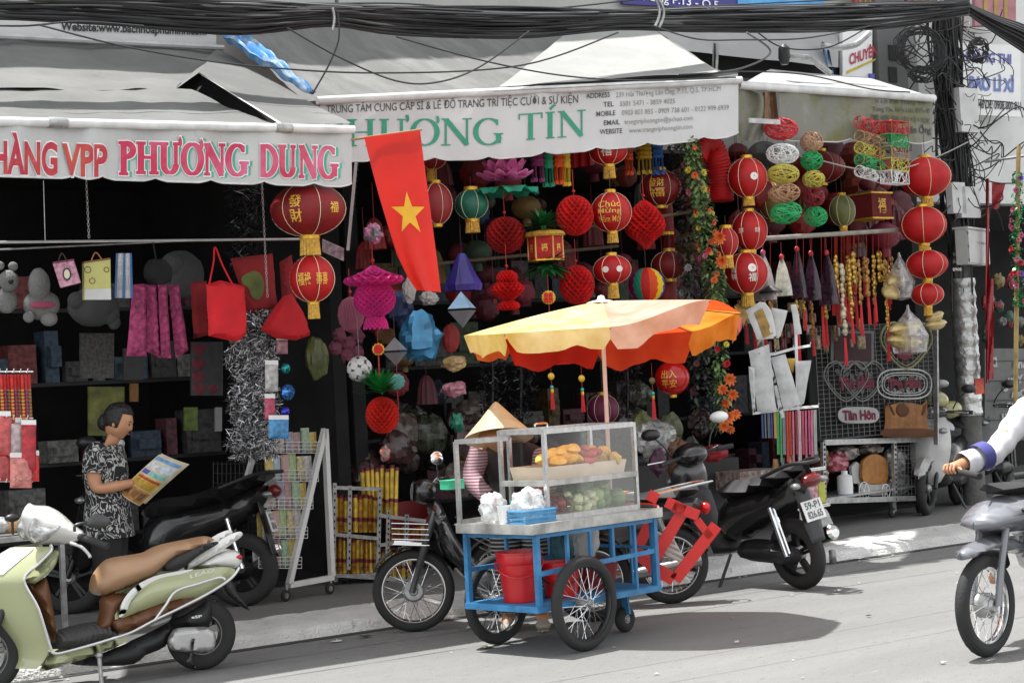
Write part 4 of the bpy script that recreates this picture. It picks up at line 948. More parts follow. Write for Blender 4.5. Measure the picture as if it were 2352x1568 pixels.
for(x,y,w,h,c,t),pos in zip(((720,868,228,148,'red',0),(728,1035,220,140,'white',0),(733,1170,215,136,'yellow',.02),(740,1300,216,134,'tan',.15),(752,1430,216,146,'green',.18)),('topmost','second','third','fourth','lowest')):
 wire_ell(*C(3,x,y),w*.3418,h*.3418,WC[c],f'oval {c} wire globe, {pos} in the left globe column',.15,t)
for(x,y,w,h,c),pos in zip(((925,955,155,138,'tan'),(925,1080,150,130,'green'),(938,1205,150,122,'yellow'),(938,1325,147,132,'dark red'),(952,1455,157,132,'green')),('topmost','second','third','fourth','lowest')):
 wire_ell(*C(3,x,y),w*.3418,h*.3418,WC[c],f'round {c} wire globe, {pos} in the right globe column',.15,0,26)
def wire_prism(p,q,w,col,label,square,Y=.15):
 a=at(*p,Y);b=at(*q,Y+.1);d=(b-a).normalized();s=pxm(a);R=w/2/s;x,y,_=frame(d);L=(b-a).length;m=MB();rr=random.Random(int(p[0]*3+p[1]))
 def pt(t,an):
  an%=1
  if square:
   k=int(an*4);f=an*4-k;cs=[(-1,-1),(1,-1),(1,1),(-1,1),(-1,-1)];u,v=[cs[k][j]+(cs[k+1][j]-cs[k][j])*f for j in(0,1)]
  else:u,v=math.cos(2*PI*an),math.sin(2*PI*an)
  return a+d*(L*t)+x*(R*u)+y*(R*v)
 for t in(0,1):m.tube([pt(t,k/24)for k in range(24)],.004,4,closed=True)
 if square:
  for k in range(4):m.tube([pt(0,k/4),pt(1,k/4)],.003,4)
 for i in range(36):
  t0,a0=rr.random(),rr.random();sl=rr.uniform(-.9,.9);sp=rr.uniform(-.5,.5);pts=[]
  for k in range(14):t=t0+sp*k/13+.08*math.sin(k+i);pts.append(pt(max(0,min(1,t)),a0+sl*k/13))
  m.tube(pts,.0034,3)
 return tag(m.build('wire_basket',wiremat(col)),label,'wire basket','open-work wire baskets')
for(y0,y1,c,w),pos in zip(((822,862,'red',88),(915,952,'tan',84),(992,1035,'yellow',80),(1072,1115,'green',78),(1150,1192,'white',78)),('topmost','second','third','fourth','lowest')):
 wire_prism(C(3,1245,y0),C(3,1385,y1),w*.3418*.95,WC[c],f'{c} wire cylinder basket, {pos} of the stack',False)
for(y,c),pos in zip(((862,'red'),(950,'green'),(1032,'tan'),(1110,'yellow'),(1195,'white')),('topmost','second','third','fourth','lowest')):
 wire_prism(C(3,1425,y-6),C(3,1540,y+6),84*.3418,WC[c],f'{c} square wire basket, {pos} of the stack',True)
m=MB();m.tube(cr([at(*C(3,x,y),.18)for x,y in((730,940),(850,1050),(1010,1085),(1200,1130),(1400,1150),(1600,1115),(1800,1040),(1975,955))],6),.006,5);tag(m.build('rope',mat('pale rope','8f8d86',.8)),'pale rope strung across the wire globes to the pole','rope')
m=MB();m.box(at(1755,279,.1),(.36,.02,.04));tag(m.build('slotted_bar',STEEL,smooth=False),'short slotted steel bar sticking out beside the oval red wire globe','bar')
r=thing('box_lantern','dark red square lantern with gold character in the dim right shop','lantern',at(2000,505,.9))
c=at(2000,475,.9);s=pxm(c);m=MB();m.box(c,(66/s,66/s,56/s));m.build('case',mat('dim red velvet','6b1210',.8),r,smooth=False);m=MB();d=V((0,-1,0));write(m,'福',lambda u,t:c+V(((u-.5)*.11,-33/s-.004,(t-.5)*.14)),.02);m.build('print',GPRINT,r,smooth=False)
for k in range(2):m=MB();m.box(c+BZ*(29/s)*(1 if k else-1),(72/s,72/s,.016));m.build('rail',GOLD,r,smooth=False)
# ================================================================== wheels, shared by every two wheeler and the cart
def wheel(root,c,ax,R,tr,spokes=32,hubr=.03,hubw=.05,rimm=None,mag=0,spm=None,name='wheel',drum=0,rimr=None):
 """hub is the wheel part itself; tyre, rim and spokes are its sub-parts"""
 c=V(c);ax=V(ax).normalized();rimm=rimm or CHROME;x,y,_=frame(ax)
 m=MB();m.lathe([(.004,-hubw),(hubr*.6,-hubw),(hubr,-hubw*.6),(hubr,hubw*.6),(hubr*.6,hubw),(.004,hubw)],c,ax,18)
 if drum:m.lathe([(.004,-.045),(drum*.8,-.045),(drum,-.03),(drum,.03),(drum*.8,.045),(.004,.045)],c,ax,24)
 hub=m.build(name,STEEL,root)
 ri=rimr or R-2*tr
 m=MB();prof=[(ri+.002,-tr*.8),(R-tr*1.3,-tr),(R-tr*.6,-tr*.95),(R-tr*.15,-tr*.55),(R,-tr*.15),(R,tr*.15),(R-tr*.15,tr*.55),(R-tr*.6,tr*.95),(R-tr*1.3,tr),(ri+.002,tr*.8)]
 m.lathe(prof,c,ax,48,wob=lambda i,k:1-(.012 if i in(3,6)and k%2 else 0));m.build('tyre',RUBBER,hub,sharp=50)
 m=MB();rw=tr*.72;m.lathe([(ri+.006,-rw),(ri-.004,-rw),(ri-.012,-rw*.4),(ri-.012,rw*.4),(ri-.004,rw),(ri+.006,rw)],c,ax,48);m.build('rim',rimm,hub)
 m=MB()
 if mag:
  for k in range(mag):
   a=2*PI*k/mag+.3
   for da,w in((-.10,.022),(.10,.022)):
    p=c+(x*math.cos(a+da*2.2)+y*math.sin(a+da*2.2))*hubr;q=c+(x*math.cos(a+da)+y*math.sin(a+da))*(ri-.004);m.bar(p,q,w,.03,ax)
  m.build('mag_spokes',spm or rimm,hub,sharp=30)
 else:
  for k in range(spokes):
   a=2*PI*k/spokes;b=a+(.42 if(k//2)%2 else-.42);sd=hubw*.75*(1 if k%2 else-1);hr=max(hubr,drum*.85)
   m.tube([c+ax*sd+(x*math.cos(b)+y*math.sin(b))*hr,c+(x*math.cos(a)+y*math.sin(a))*(ri-.006)],.0022,4)
  m.build('spokes',spm or CHROME,hub,kind='stuff')
 return hub
 # ================================================================== the fruit cart
CO=V((-1.639,-2.038,0));ca=rad(9.1);CL_=V((math.cos(ca),math.sin(ca),0));CS_=V((-math.sin(ca),math.cos(ca),0))
def K(l,s,z):return CO+CL_*l+CS_*s+BZ*z
CARTB=stained('cart blue paint','2a6a96',[('3a7fae',.45,.2,6),('1c4a6a',.62,.1,9),('5a4436',.70,.04,22)],1,rough=.5,bump=.1);ZINC=mat('zinc sheet','aaa9a5',.42,.5,var=.35,scale=8,bump=.06)
cart=thing('fruit_cart','blue steel fruit cart with zinc top, glass cases and two spoked wheels','cart',K(.55,.3,0))
TL,TW,TZ=1.18,.62,.785
def cbox(l0,l1,s0,s1,z0,z1):return[K(l0,s0,z0),K(l1,s0,z0),K(l1,s1,z0),K(l0,s1,z0)],BZ*(z1-z0)
m=MB();m.prism(*cbox(-.015,TL+.015,-.015,TW+.015,TZ-.006,TZ));m.prism(*cbox(-.018,TL+.018,-.018,-.006,TZ-.055,TZ+.004));m.prism(*cbox(-.018,-.006,-.006,TW,TZ-.055,TZ+.004));m.build('table_top',ZINC,cart,smooth=False)
def cpost(nm,l,s,z0,z1,w=.032,l2=None,s2=None):
 m=MB();m.bar(K(l,s,z0),K(l2 if l2 is not None else l,s2 if s2 is not None else s,z1),w,w,CL_);return m.build(nm,CARTB,cart,smooth=False)
FZ=.30
for l,s in((.05,.02),(TL-.03,.02),(.05,TW-.02),(TL-.03,TW-.02)):cpost('post',l,s,FZ,TZ-.057)
for l in(.32,.53,.74,.95):cpost('upright',l,.02,.49 if l<.9 else FZ,TZ-.057,.02)
for l in(.4,.8):cpost('upright',l,TW-.02,FZ,TZ-.057,.02)
m=MB();m.prism(*cbox(.02,TL,.005,TW-.005,FZ-.035,FZ));m.prism(*cbox(.03,TL-.01,.012,.6,FZ+.001,FZ+.004));m.build('floor_tray',CARTB,cart,smooth=False)
for a,b in(((.05,.02,.49),(TL-.03,.02,.52)),((.05,.02,TZ-.07),(TL-.03,.02,TZ-.07)),((.05,.02,TZ-.07),(.05,TW-.02,TZ-.07)),((.05,TW-.02,.5),(TL-.03,TW-.02,.5)),((.05,TW-.02,TZ-.07),(TL-.03,TW-.02,TZ-.07))):
 m=MB();m.bar(K(*a),K(*b),.022,.028);m.build('rail',CARTB,cart,smooth=False)
m=MB()
for i in range(4):m.bar(K(TL-.03,.05+.17*i,FZ),K(TL-.03,.05+.17*i,TZ-.06),.014)
m.bar(K(TL-.03,.02,.54),K(TL-.03,TW-.02,.54),.018);m.build('end_grille',CARTB,cart,smooth=False)
m=MB();m.tube([K(.37,-.08,.28),K(.37,TW+.06,.28)],.014,8);m.build('axle',CARTB,cart)
wheel(cart,K(.365,-.055,.287),CS_,.285,.03,36,.028,.06,mat('dark steel rim','3c3c3c',.4,.8))
wheel(cart,K(.355,TW+.045,.28),CS_,.278,.03,36,.028,.06,mat('dark steel rim'))
m=MB();m.bar(K(1.06,.22,FZ-.03),K(1.08,.22,.12),.05,.02);m.build('caster_bracket',CARTB,cart,smooth=False)
wheel(cart,K(1.09,.25,.085),CS_,.085,.03,8,.02,.03,STEEL,name='caster')
m=MB();m.tube(cr([K(TL,.06,.74),K(TL+.06,.06,.79),K(TL+.08,.3,.80),K(TL+.06,.55,.79),K(TL,.55,.74)],5),.013,8);m.build('push_handle',CHROME,cart)
ALUF=ALU
def case(l0,l1,s0,s1,z0,z1,nm,shelf=None):
 w=.024;root=cart
 m=MB()
 fr=m.build if False else None
 m=MB()
 for l in(l0,l1):
  for s in(s0,s1):m.bar(K(l,s,z0),K(l,s,z1),w,w,CL_)
 for z in(z0+.012,z1-.012):
  m.bar(K(l0+.012,s0,z),K(l1-.012,s0,z),w,w*1.3);m.bar(K(l0+.012,s1,z),K(l1-.012,s1,z),w,w*1.3);m.bar(K(l0,s0+.012,z),K(l0,s1-.012,z),w,w*1.3);m.bar(K(l1,s0+.012,z),K(l1,s1-.012,z),w,w*1.3)
 f=m.build(nm,ALUF,cart,smooth=False)
 for a in((l0,s0,l1,s0),(l0,s0,l0,s1),(l1,s0,l1,s1),(l0,s1,l1,s1)):
  if a==(l0,s1,l1,s1):continue
  m=MB();p,q=K(a[0],a[1],z0+.02),K(a[2],a[3],z0+.02);m.poly([p,q,q+BZ*(z1-z0-.04),p+BZ*(z1-z0-.04)]);m.build('glass_pane',GLASS,f,smooth=False)
 m=MB();m.poly([K(l0+.01,s0+.01,z1-.006),K(l1-.01,s0+.01,z1-.006),K(l1-.01,s1-.01,z1-.006),K(l0+.01,s1-.01,z1-.006)]);m.build('glass_top',GLASS,f,smooth=False)
 if shelf:
  m=MB();m.prism(*cbox(l0+.01,l1-.01,s0+.01,s1-.01,shelf-.014,shelf));m.bar(K(l0,s0-.003,shelf),K(l1,s0-.003,shelf),.02,.034);m.bar(K(l0-.003,s0,shelf),K(l0-.003,s1,shelf),.02,.034);m.build('shelf',ZINC,f,smooth=False)
 return f
BL0,BL1,BS0,BS1,BZ1=.285,1.13,.13,.50,1.335
bx=case(BL0,BL1,BS0,BS1,TZ+.002,BZ1,'tall_showcase',1.01)
m=MB();m.tube(cr([K(.40,.3,BZ1),K(.40,.3,BZ1+.03),K(.50,.3,BZ1+.03),K(.50,.3,BZ1)],4),.007,6);m.build('lid_handle',CHROME,bx)
m=MB()
for a,b in(((.0,.60,TZ),(.0,.60,1.285)),((.47,.60,TZ),(.47,.60,1.285)),((.0,.60,TZ+.012),(.47,.60,TZ+.012)),((.0,.60,1.285),(.47,.60,1.285)),((.0,.60,1.285),(.0,.44,1.285)),((.0,.44,1.285),(.28,.44,1.285))):m.bar(K(*a),K(*b),.022,.026,CL_ if a[2]!=b[2]else BZ)
ws=m.build('glass_screen',ALUF,cart,smooth=False)
m=MB();m.poly([K(.01,.6,TZ+.02),K(.46,.6,TZ+.02),K(.46,.6,1.28),K(.01,.6,1.28)]);m.build('glass_pane',GLASS,ws,smooth=False)
UP=K(1.14,.36,0)
um=thing('cart_umbrella','tattered umbrella of yellow, peach, orange and red panels over the fruit cart','umbrella',UP+BZ*TZ)
apx=at(1381,692,UP.y);ux=apx.x
s_=pxm(apx);RU=.90
UC=V((apx.x,apx.y,apx.z))
m=MB();m.tube([UP+BZ*TZ,UC-BZ*.02],.014,10);m.build('pole',mat('pale pink pole','c9a9a4',.45,var=.1),um)
PCOL={0:'d98a2c',1:'c8351a',2:'c21c10',3:'d98a2c',4:'c21c10',5:'e6d96a',6:'e8b9a0',7:'d0341a'}
ZR={-180:-.175,-135:-.19,-90:-.19,-45:-.05,0:-.12,45:-.21,90:-.23,135:-.20,180:-.175}
FWD=V((CF.x,CF.y,0)).normalized();RGT=V((FWD.y,-FWD.x,0))
def rimz(d):
 d=(d+180)%360-180;a=math.floor(d/45)*45;t=(d-a)/45;t=t*t*(3-2*t);return ZR[a]*(1-t)+ZR[a+45]*t
def upt(d,t):
 a=rad(d);q=((d%45)/45-.5)*2;sag=.05*(1-q*q)
 dip=1-.05*(1-q*q)*t
 z=rimz(d)*(t**1.25)+sag*-math.sin(PI*t)*.6
 return UC+(RGT*math.cos(a)+FWD*math.sin(a))*(RU*t*dip)+BZ*z
UMAT={0:('d07a26','dc9440'),1:('c9401e','d4522a'),2:('c0200f','c93016'),3:('d0602a','d87a38'),4:('e3c872','efe0a4'),5:('e0c070','efdfae'),6:('d8a488','e6c2ac'),7:('c83a16','d0551f')}
for k in range(8):
 d0=k*45-(0 if k<4 else 360)
 mm=mat(f'umbrella panel {k}',UMAT[k][0],.6,var=.15,scale=5,transl=.5,col2=UMAT[k][1],bump=.15,bscale=9)
 m=MB()
 if k==7:m.grid(lambda u,v:upt(d0+45*u,.02+.98*v*(1 if True else 1)),12,14)
 else:m.grid(lambda u,v:upt(d0+45*u,.02+.98*v),12,14)
 pan=m.build('panel',mm,um)
 if k!=7:
  L={0:.15,1:.19,2:.19,3:.15,4:.13,5:.12,6:.13}[k];gp=(.0,1.0)
  m=MB()
  def flap(u,v):
   d=d0+45*(gp[0]+(gp[1]-gp[0])*u);p=upt(d,1.0);e=min(1,9*min(u,1-u)+.55)*(1+.12*math.sin(u*9+k)+.16*noise.noise(V((u*6,k*2.3,0))))
   out=(RGT*math.cos(rad(d))+FWD*math.sin(rad(d)))
   return p-BZ*(L*v*e)+out*(.015*v*math.sin(u*12+k*2)-.035*v)
  m.grid(flap,16,6);m.build('flap',mm,pan)
for k in range(8):
 m=MB();m.tube([upt(k*45,t)-BZ*.012 for t in(.03,.3,.6,.85,1.0)],.0035,5);m.build('rib',mat('rib steel','6a6a6a',.4,.7),um)
m=MB();m.lathe([(.002,.035),(.02,.03),(.028,.005),(.05,.0),(.09,-.012)],UC+BZ*.005,BZ,16,wob=lambda i,k:1+.2*(i>2)*math.sin(k*2.1));m.build('cap',mat('white cap','d2d2d0',.6),um)
m=MB();p=upt(8,1.0);m.grid(lambda u,v:p+RGT*(.06*u-.02*v)+FWD*(.02*math.sin(u*5))-BZ*(.02+.17*v*(1-.5*u)),6,5);m.build('torn_corner',mat('faded pink cloth','b86a62',.7,transl=.35),um)
m=MB();cc=[(BL0+.03,BS0+.035),(BL1-.04,BS0+.035),(BL1-.04,BS1-.04),(BL0+.03,BS1-.04)]
m.add([K(l+(.02 if l<.5 else-.02),s+(.015 if s<.3 else-.015),1.013)for l,s in cc]+[K(l,s,1.105)for l,s in cc],[(0,1,2,3),(0,1,5,4),(1,2,6,5),(2,3,7,6),(3,0,4,7)])
m.prism([K(l+(.012 if l<.5 else-.012),s+(.01 if s<.3 else-.01),1.085)for l,s in cc],BZ*.006)
tag(m.build('fruit_tray',mat('pale foam tray','cbbba4',.6,var=.1),smooth=False),'pale deep foam tray heaped with cut fruit on the showcase shelf','tray')
def fruits(name,label,cat,group,mats,n,region,size,shape,pile):
 rr=random.Random(len(label)*7)
 for i in range(n):
  l=rr.uniform(*region[0]);s=rr.uniform(*region[1]);lay=i/n;z=region[2]+pile*lay+rr.uniform(0,.008);sz=rr.uniform(.85,1.15)
  c=K(l,s,z);R=Matrix.Rotation(rr.uniform(0,6.28),3,'Z')@Matrix.Rotation(rr.uniform(-.6,.6)if shape!='stick' else rr.uniform(-.25,.25),3,'X');m=MB();sd=i*1.7
  if shape=='slice':m.ell(c,(size[0]*sz,size[1]*sz,size[2]*sz),14,8,R,lambda p:1+.08*noise.noise(p*1.5+V((sd,0,0)))-(.25 if p.z<0 else 0))
  elif shape=='stick':m.ell(c,tuple(q*sz for q in size),8,8,R,lambda p:1.1 if abs(p.x)<.8 else .95)
  elif shape=='chunk':m.ell(c,tuple(q*sz for q in size),6,4,R,lambda p:1+.25*noise.noise(p*2+V((sd,0,0))))
  else:m.ell(c,tuple(q*sz for q in size),14,9,R,lambda p:1-.12*max(0,p.z)**8+.03*noise.noise(p*2+V((sd,0,0))))
  tag(m.build(name,mats[i%len(mats)],sharp=(30 if shape=='chunk' else 60)),label,cat,group)
MAN=[mat('mango flesh','e39a1c',.35,var=.15,scale=12,col2='efb84a'),mat('pale mango flesh','e8b24e',.35,var=.12,scale=12)]
fruits('mango_slice','golden peeled mango cheek lying in the heap on the left of the foam tray','mango','peeled mango in the foam tray',MAN,12,((BL0+.08,BL0+.42),(BS0+.07,BS0+.2),1.108),(.078,.043,.038),'slice',.085)
fruits('red_fruit_strip','long red dried fruit strip in the middle of the foam tray','fruit','red fruit strips in the foam tray',[mat('red dried fruit','9c2420',.5,var=.3,scale=14),mat('red dried fruit b','ae3d33',.5,var=.3,scale=14)],10,((BL0+.42,BL0+.58),(BS0+.08,BS0+.22),1.105),(.10,.022,.022),'stick',.09)
fruits('pineapple_piece','yellow pineapple piece on the right of the foam tray','pineapple','pineapple in the foam tray',[mat('pineapple flesh','c9a13c',.5,var=.35,scale=25,bump=.5)],8,((BL0+.62,BL1-.08),(BS0+.06,BS0+.2),1.105),(.058,.04,.042),'chunk',.06)
GUA=[mat('guava green','64803c',.4,var=.25,scale=8),mat('dark guava green','52702f',.4,var=.25,scale=8),mat('pale guava green','7f9650',.4,var=.25,scale=8)]
fruits('guava','whole green guava piled in the right corner of the tall showcase','guava','green guavas in the showcase',GUA,24,((BL0+.5,BL1-.06),(BS0+.06,BS1-.06),TZ+.055),(.05,.05,.046),'ball',.12)
fruits('cut_guava','pale green cut guava chunk in front of the whole guavas','guava','cut guava in the showcase',[mat('cut guava flesh','a9b37c',.5,var=.15,scale=12),mat('cut guava flesh b','c0c39a',.5,var=.15)],26,((BL0+.3,BL0+.56),(BS0+.04,BS0+.12),TZ+.03),(.034,.026,.024),'chunk',.1)
fruits('plum','dark red plum heaped behind the near post of the showcase','plum','red plums in the showcase',[mat('plum skin','7a1f22',.35,var=.4,scale=8),mat('plum skin b','5c2130',.35,var=.4)],14,((BL0+.06,BL0+.24),(BS0+.05,BS0+.18),TZ+.035),(.032,.032,.03),'ball',.07)
fruits('sweet_potato','brown root standing behind the plums in the showcase','root','brown roots in the showcase',[mat('brown root','6a4a2c',.7,var=.3,scale=20,bump=.3)],4,((BL0+.22,BL0+.32),(BS0+.1,BS0+.2),TZ+.08),(.08,.03,.03),'slice',.06)
r=thing('blue_basket','small blue plastic mesh basket at the front of the cart top','basket',K(.14,.2,TZ))
m=MB();BB=mat('blue plastic','3f83ad',.4,var=.1)
for z in(TZ+.005,TZ+.03,TZ+.055,TZ+.075):m.tube([K(.03+.27*i,.08+.2*j,z)for i,j in((0,0),(.5,0),(1,0),(1,.5),(1,1),(.5,1),(0,1),(0,.5))],.005 if z<TZ+.07 else .008,5,closed=True)
for k in range(28):l=.03+.27*k/27;m.bar(K(l,.08,TZ),K(l,.08,TZ+.075),.004)
for k in range(18):s=.08+.2*k/17;m.bar(K(.03,s,TZ),K(.03,s,TZ+.075),.004)
m.prism(*cbox(.03,.30,.08,.28,TZ,TZ+.004));m.build('weave',BB,r,smooth=False)
def crumple(name,label,cat,c,r3,mm,amp=.35,fr=2.4,group=None,sharp=38,n=26):
 m=MB();sd=c.x*9.1+c.z*5;m.ell(c,r3,n,n//2+3,wob=lambda p:1+amp*noise.noise(p*fr+V((sd,0,0)))+.5*amp*noise.noise(p*fr*2.4+V((0,sd,0))));return tag(m.build(name,mm,sharp=sharp),label,cat,group)
WBAG=glassy('white thin bag',gloss=.12,rough=.2,film=.7,filmcol='eeeeee')
crumple('plastic_bag','clear plastic bag of pink fruit in the blue basket','bag',K(.17,.18,TZ+.11),(.12,.07,.09),WBAG)
crumple('plastic_bag','white crumpled plastic bag left of the blue basket','bag',K(.0+.05,.36,TZ+.09),(.09,.07,.10),WBAG)
r=thing('paper_cup','white foam cup standing at the left end of the cart top','cup',K(-.0+.04,.26,TZ));m=MB();m.lathe([(.001,.002),(.03,.002),(.042,.11),(.039,.11),(.028,.008)],K(.04,.26,TZ),BZ,18);m.build('cup',WHITE,r)
r=thing('plastic_tub','small clear tub with green lid beside the showcase post','tub',K(.24,.32,TZ));m=MB();m.lathe([(.05,.0),(.058,.1)],K(.24,.32,TZ),BZ,20);m.build('tub',POLY,r);m=MB();m.lathe([(.06,.1),(.06,.125),(.002,.128)],K(.24,.32,TZ),BZ,20);m.build('lid',mat('mint green lid','3fae86',.4),r)
r=thing('green_box','flat mint green box seen through the glass screen','box',K(.06,.66,1.0));m=MB();m.box(K(.03,.68,1.02),(.12,.09,.05));m.box(K(.03,.68,1.048),(.125,.095,.008));m.build('carton',mat('mint green lid'),r,smooth=False)
def bucket(l,s,R0,R1,H,label,mm,rimm=None):
 c=K(l,s,FZ+.006);r=thing('bucket',label,'bucket',c,'buckets on the cart floor');m=MB();m.lathe([(.002,.004),(R0,.004),(R0*.98,0),(R0+(R1-R0)*.78,H*.78),(R1,H*.8),(R1+.006,H*.86),(R1,H),(R1+.012,H),(R1+.012,H+.012),(R1-.006,H+.012),(R0*.95,.02)],c,BZ,30);m.build('pail',mm,r,sharp=35)
 m=MB();m.tube([c+BZ*(H*.84-.09*math.sin(PI*i/14))+V((CR.x,CR.y,0)).normalized()*(R1+.012)*math.cos(PI*i/14)-FWD*(R1+.014)*math.sin(PI*i/14)for i in range(15)],.005,6);m.build('bail',rimm or mm,r);return r
REDPL=mat('red bucket plastic','b3121a',.4,var=.12,scale=3,coat=.15)
bucket(.19,.30,.105,.135,.29,'tall red plastic bucket at the left end of the cart floor',REDPL)
bucket(.47,.22,.10,.125,.20,'lower red bucket with black bail right of the near blue post',mat('red bucket plastic b','c4161a',.4,var=.1),BLACK)
r=thing('strainer_basket','dark red round basket on the cart floor behind the near wheel','basket',K(.85,.3,FZ));m=MB();m.lathe([(.13,.006),(.15,.08),(.17,.19),(.165,.19),(.145,.08),(.002,.01)],K(.85,.3,FZ),BZ,30,wob=lambda i,k:1+.02*(k%2));m.build('basket',mat('dark red plastic','6f1416',.5),r,sharp=15)
crumple('plastic_bag','white carrier bag hanging behind the blue uprights of the cart','bag',K(.98,.45,.60),(.10,.05,.16),mat('white carrier','bcbcba',.5,var=.15),.25)
crumple('plastic_bag','dark teal bag hanging under the middle of the cart top','bag',K(.72,.42,.58),(.08,.05,.14),mat('teal carrier','1c5560',.5,var=.3),.25)
RST=mat('red stool plastic','d01a12',.38,var=.1,scale=3,coat=.1)
SPn=V((CAMP.x,CAMP.y,0))-V((K(1.3,.2,0).x,K(1.3,.2,0).y,0));SPn.normalize()
PST=PL(K(1.34,.22,.5),V((-SPn.y,SPn.x,0)))
def sb(m,pts,w0,w1):m.slab(PST,[PST.at(*p)for p in pts],w0,w1)
st=thing('plastic_stool','red plastic stool hung upside down on the cart handle','stool',PST.P(*PST.at(1560,1335)))
m=MB();sb(m,[(1558,1152),(1592,1164),(1560,1240),(1556,1300),(1545,1337),(1486,1308),(1500,1268),(1540,1200)],.0,.035)
m=MB()
for a,b,w in(((1575,1160),(1498,1290),22),((1495,1300),(1548,1328),24),((1550,1330),(1645,1205),22),((1600,1192),(1632,1232),14)):
 pa,pb=PST.at(*a),PST.at(*b);m.bar(PST.P(*pa,.02),PST.P(*pb,.02),w*1.3/375,.05,PST.n)
m.build('seat_rim',RST,st,smooth=True,sharp=30)
for a,b,a2 in(((1505,1128),(1494,1150),0),((1492,1200),(1455,1275),0),((1462,1268),(1500,1300),0),((1546,1160),(1604,1182),0),((1530,1150),(1572,1170),0)):
 m=MB();pa,pb=PST.at(*a),PST.at(*b);m.bar(PST.P(*pa,.05),PST.P(*pb,.05),26/375,.035,PST.n);m.build('leg',RST,st,sharp=30)
m=MB()
for k in range(22):
 t=k/21;a=PST.at(1515+36*t-20,1215+60*t);b=PST.at(1560+30*t-12,1240+55*t);m.tube([PST.P(*a,-.02),PST.P(*b,-.02+.01*math.sin(k))],.008,5)
tag(m.build('rope_bundle',mat('white nylon rope','b9b7b0',.7,var=.15),kind=None),'bundle of white nylon cord wound inside the hung red stool','rope')
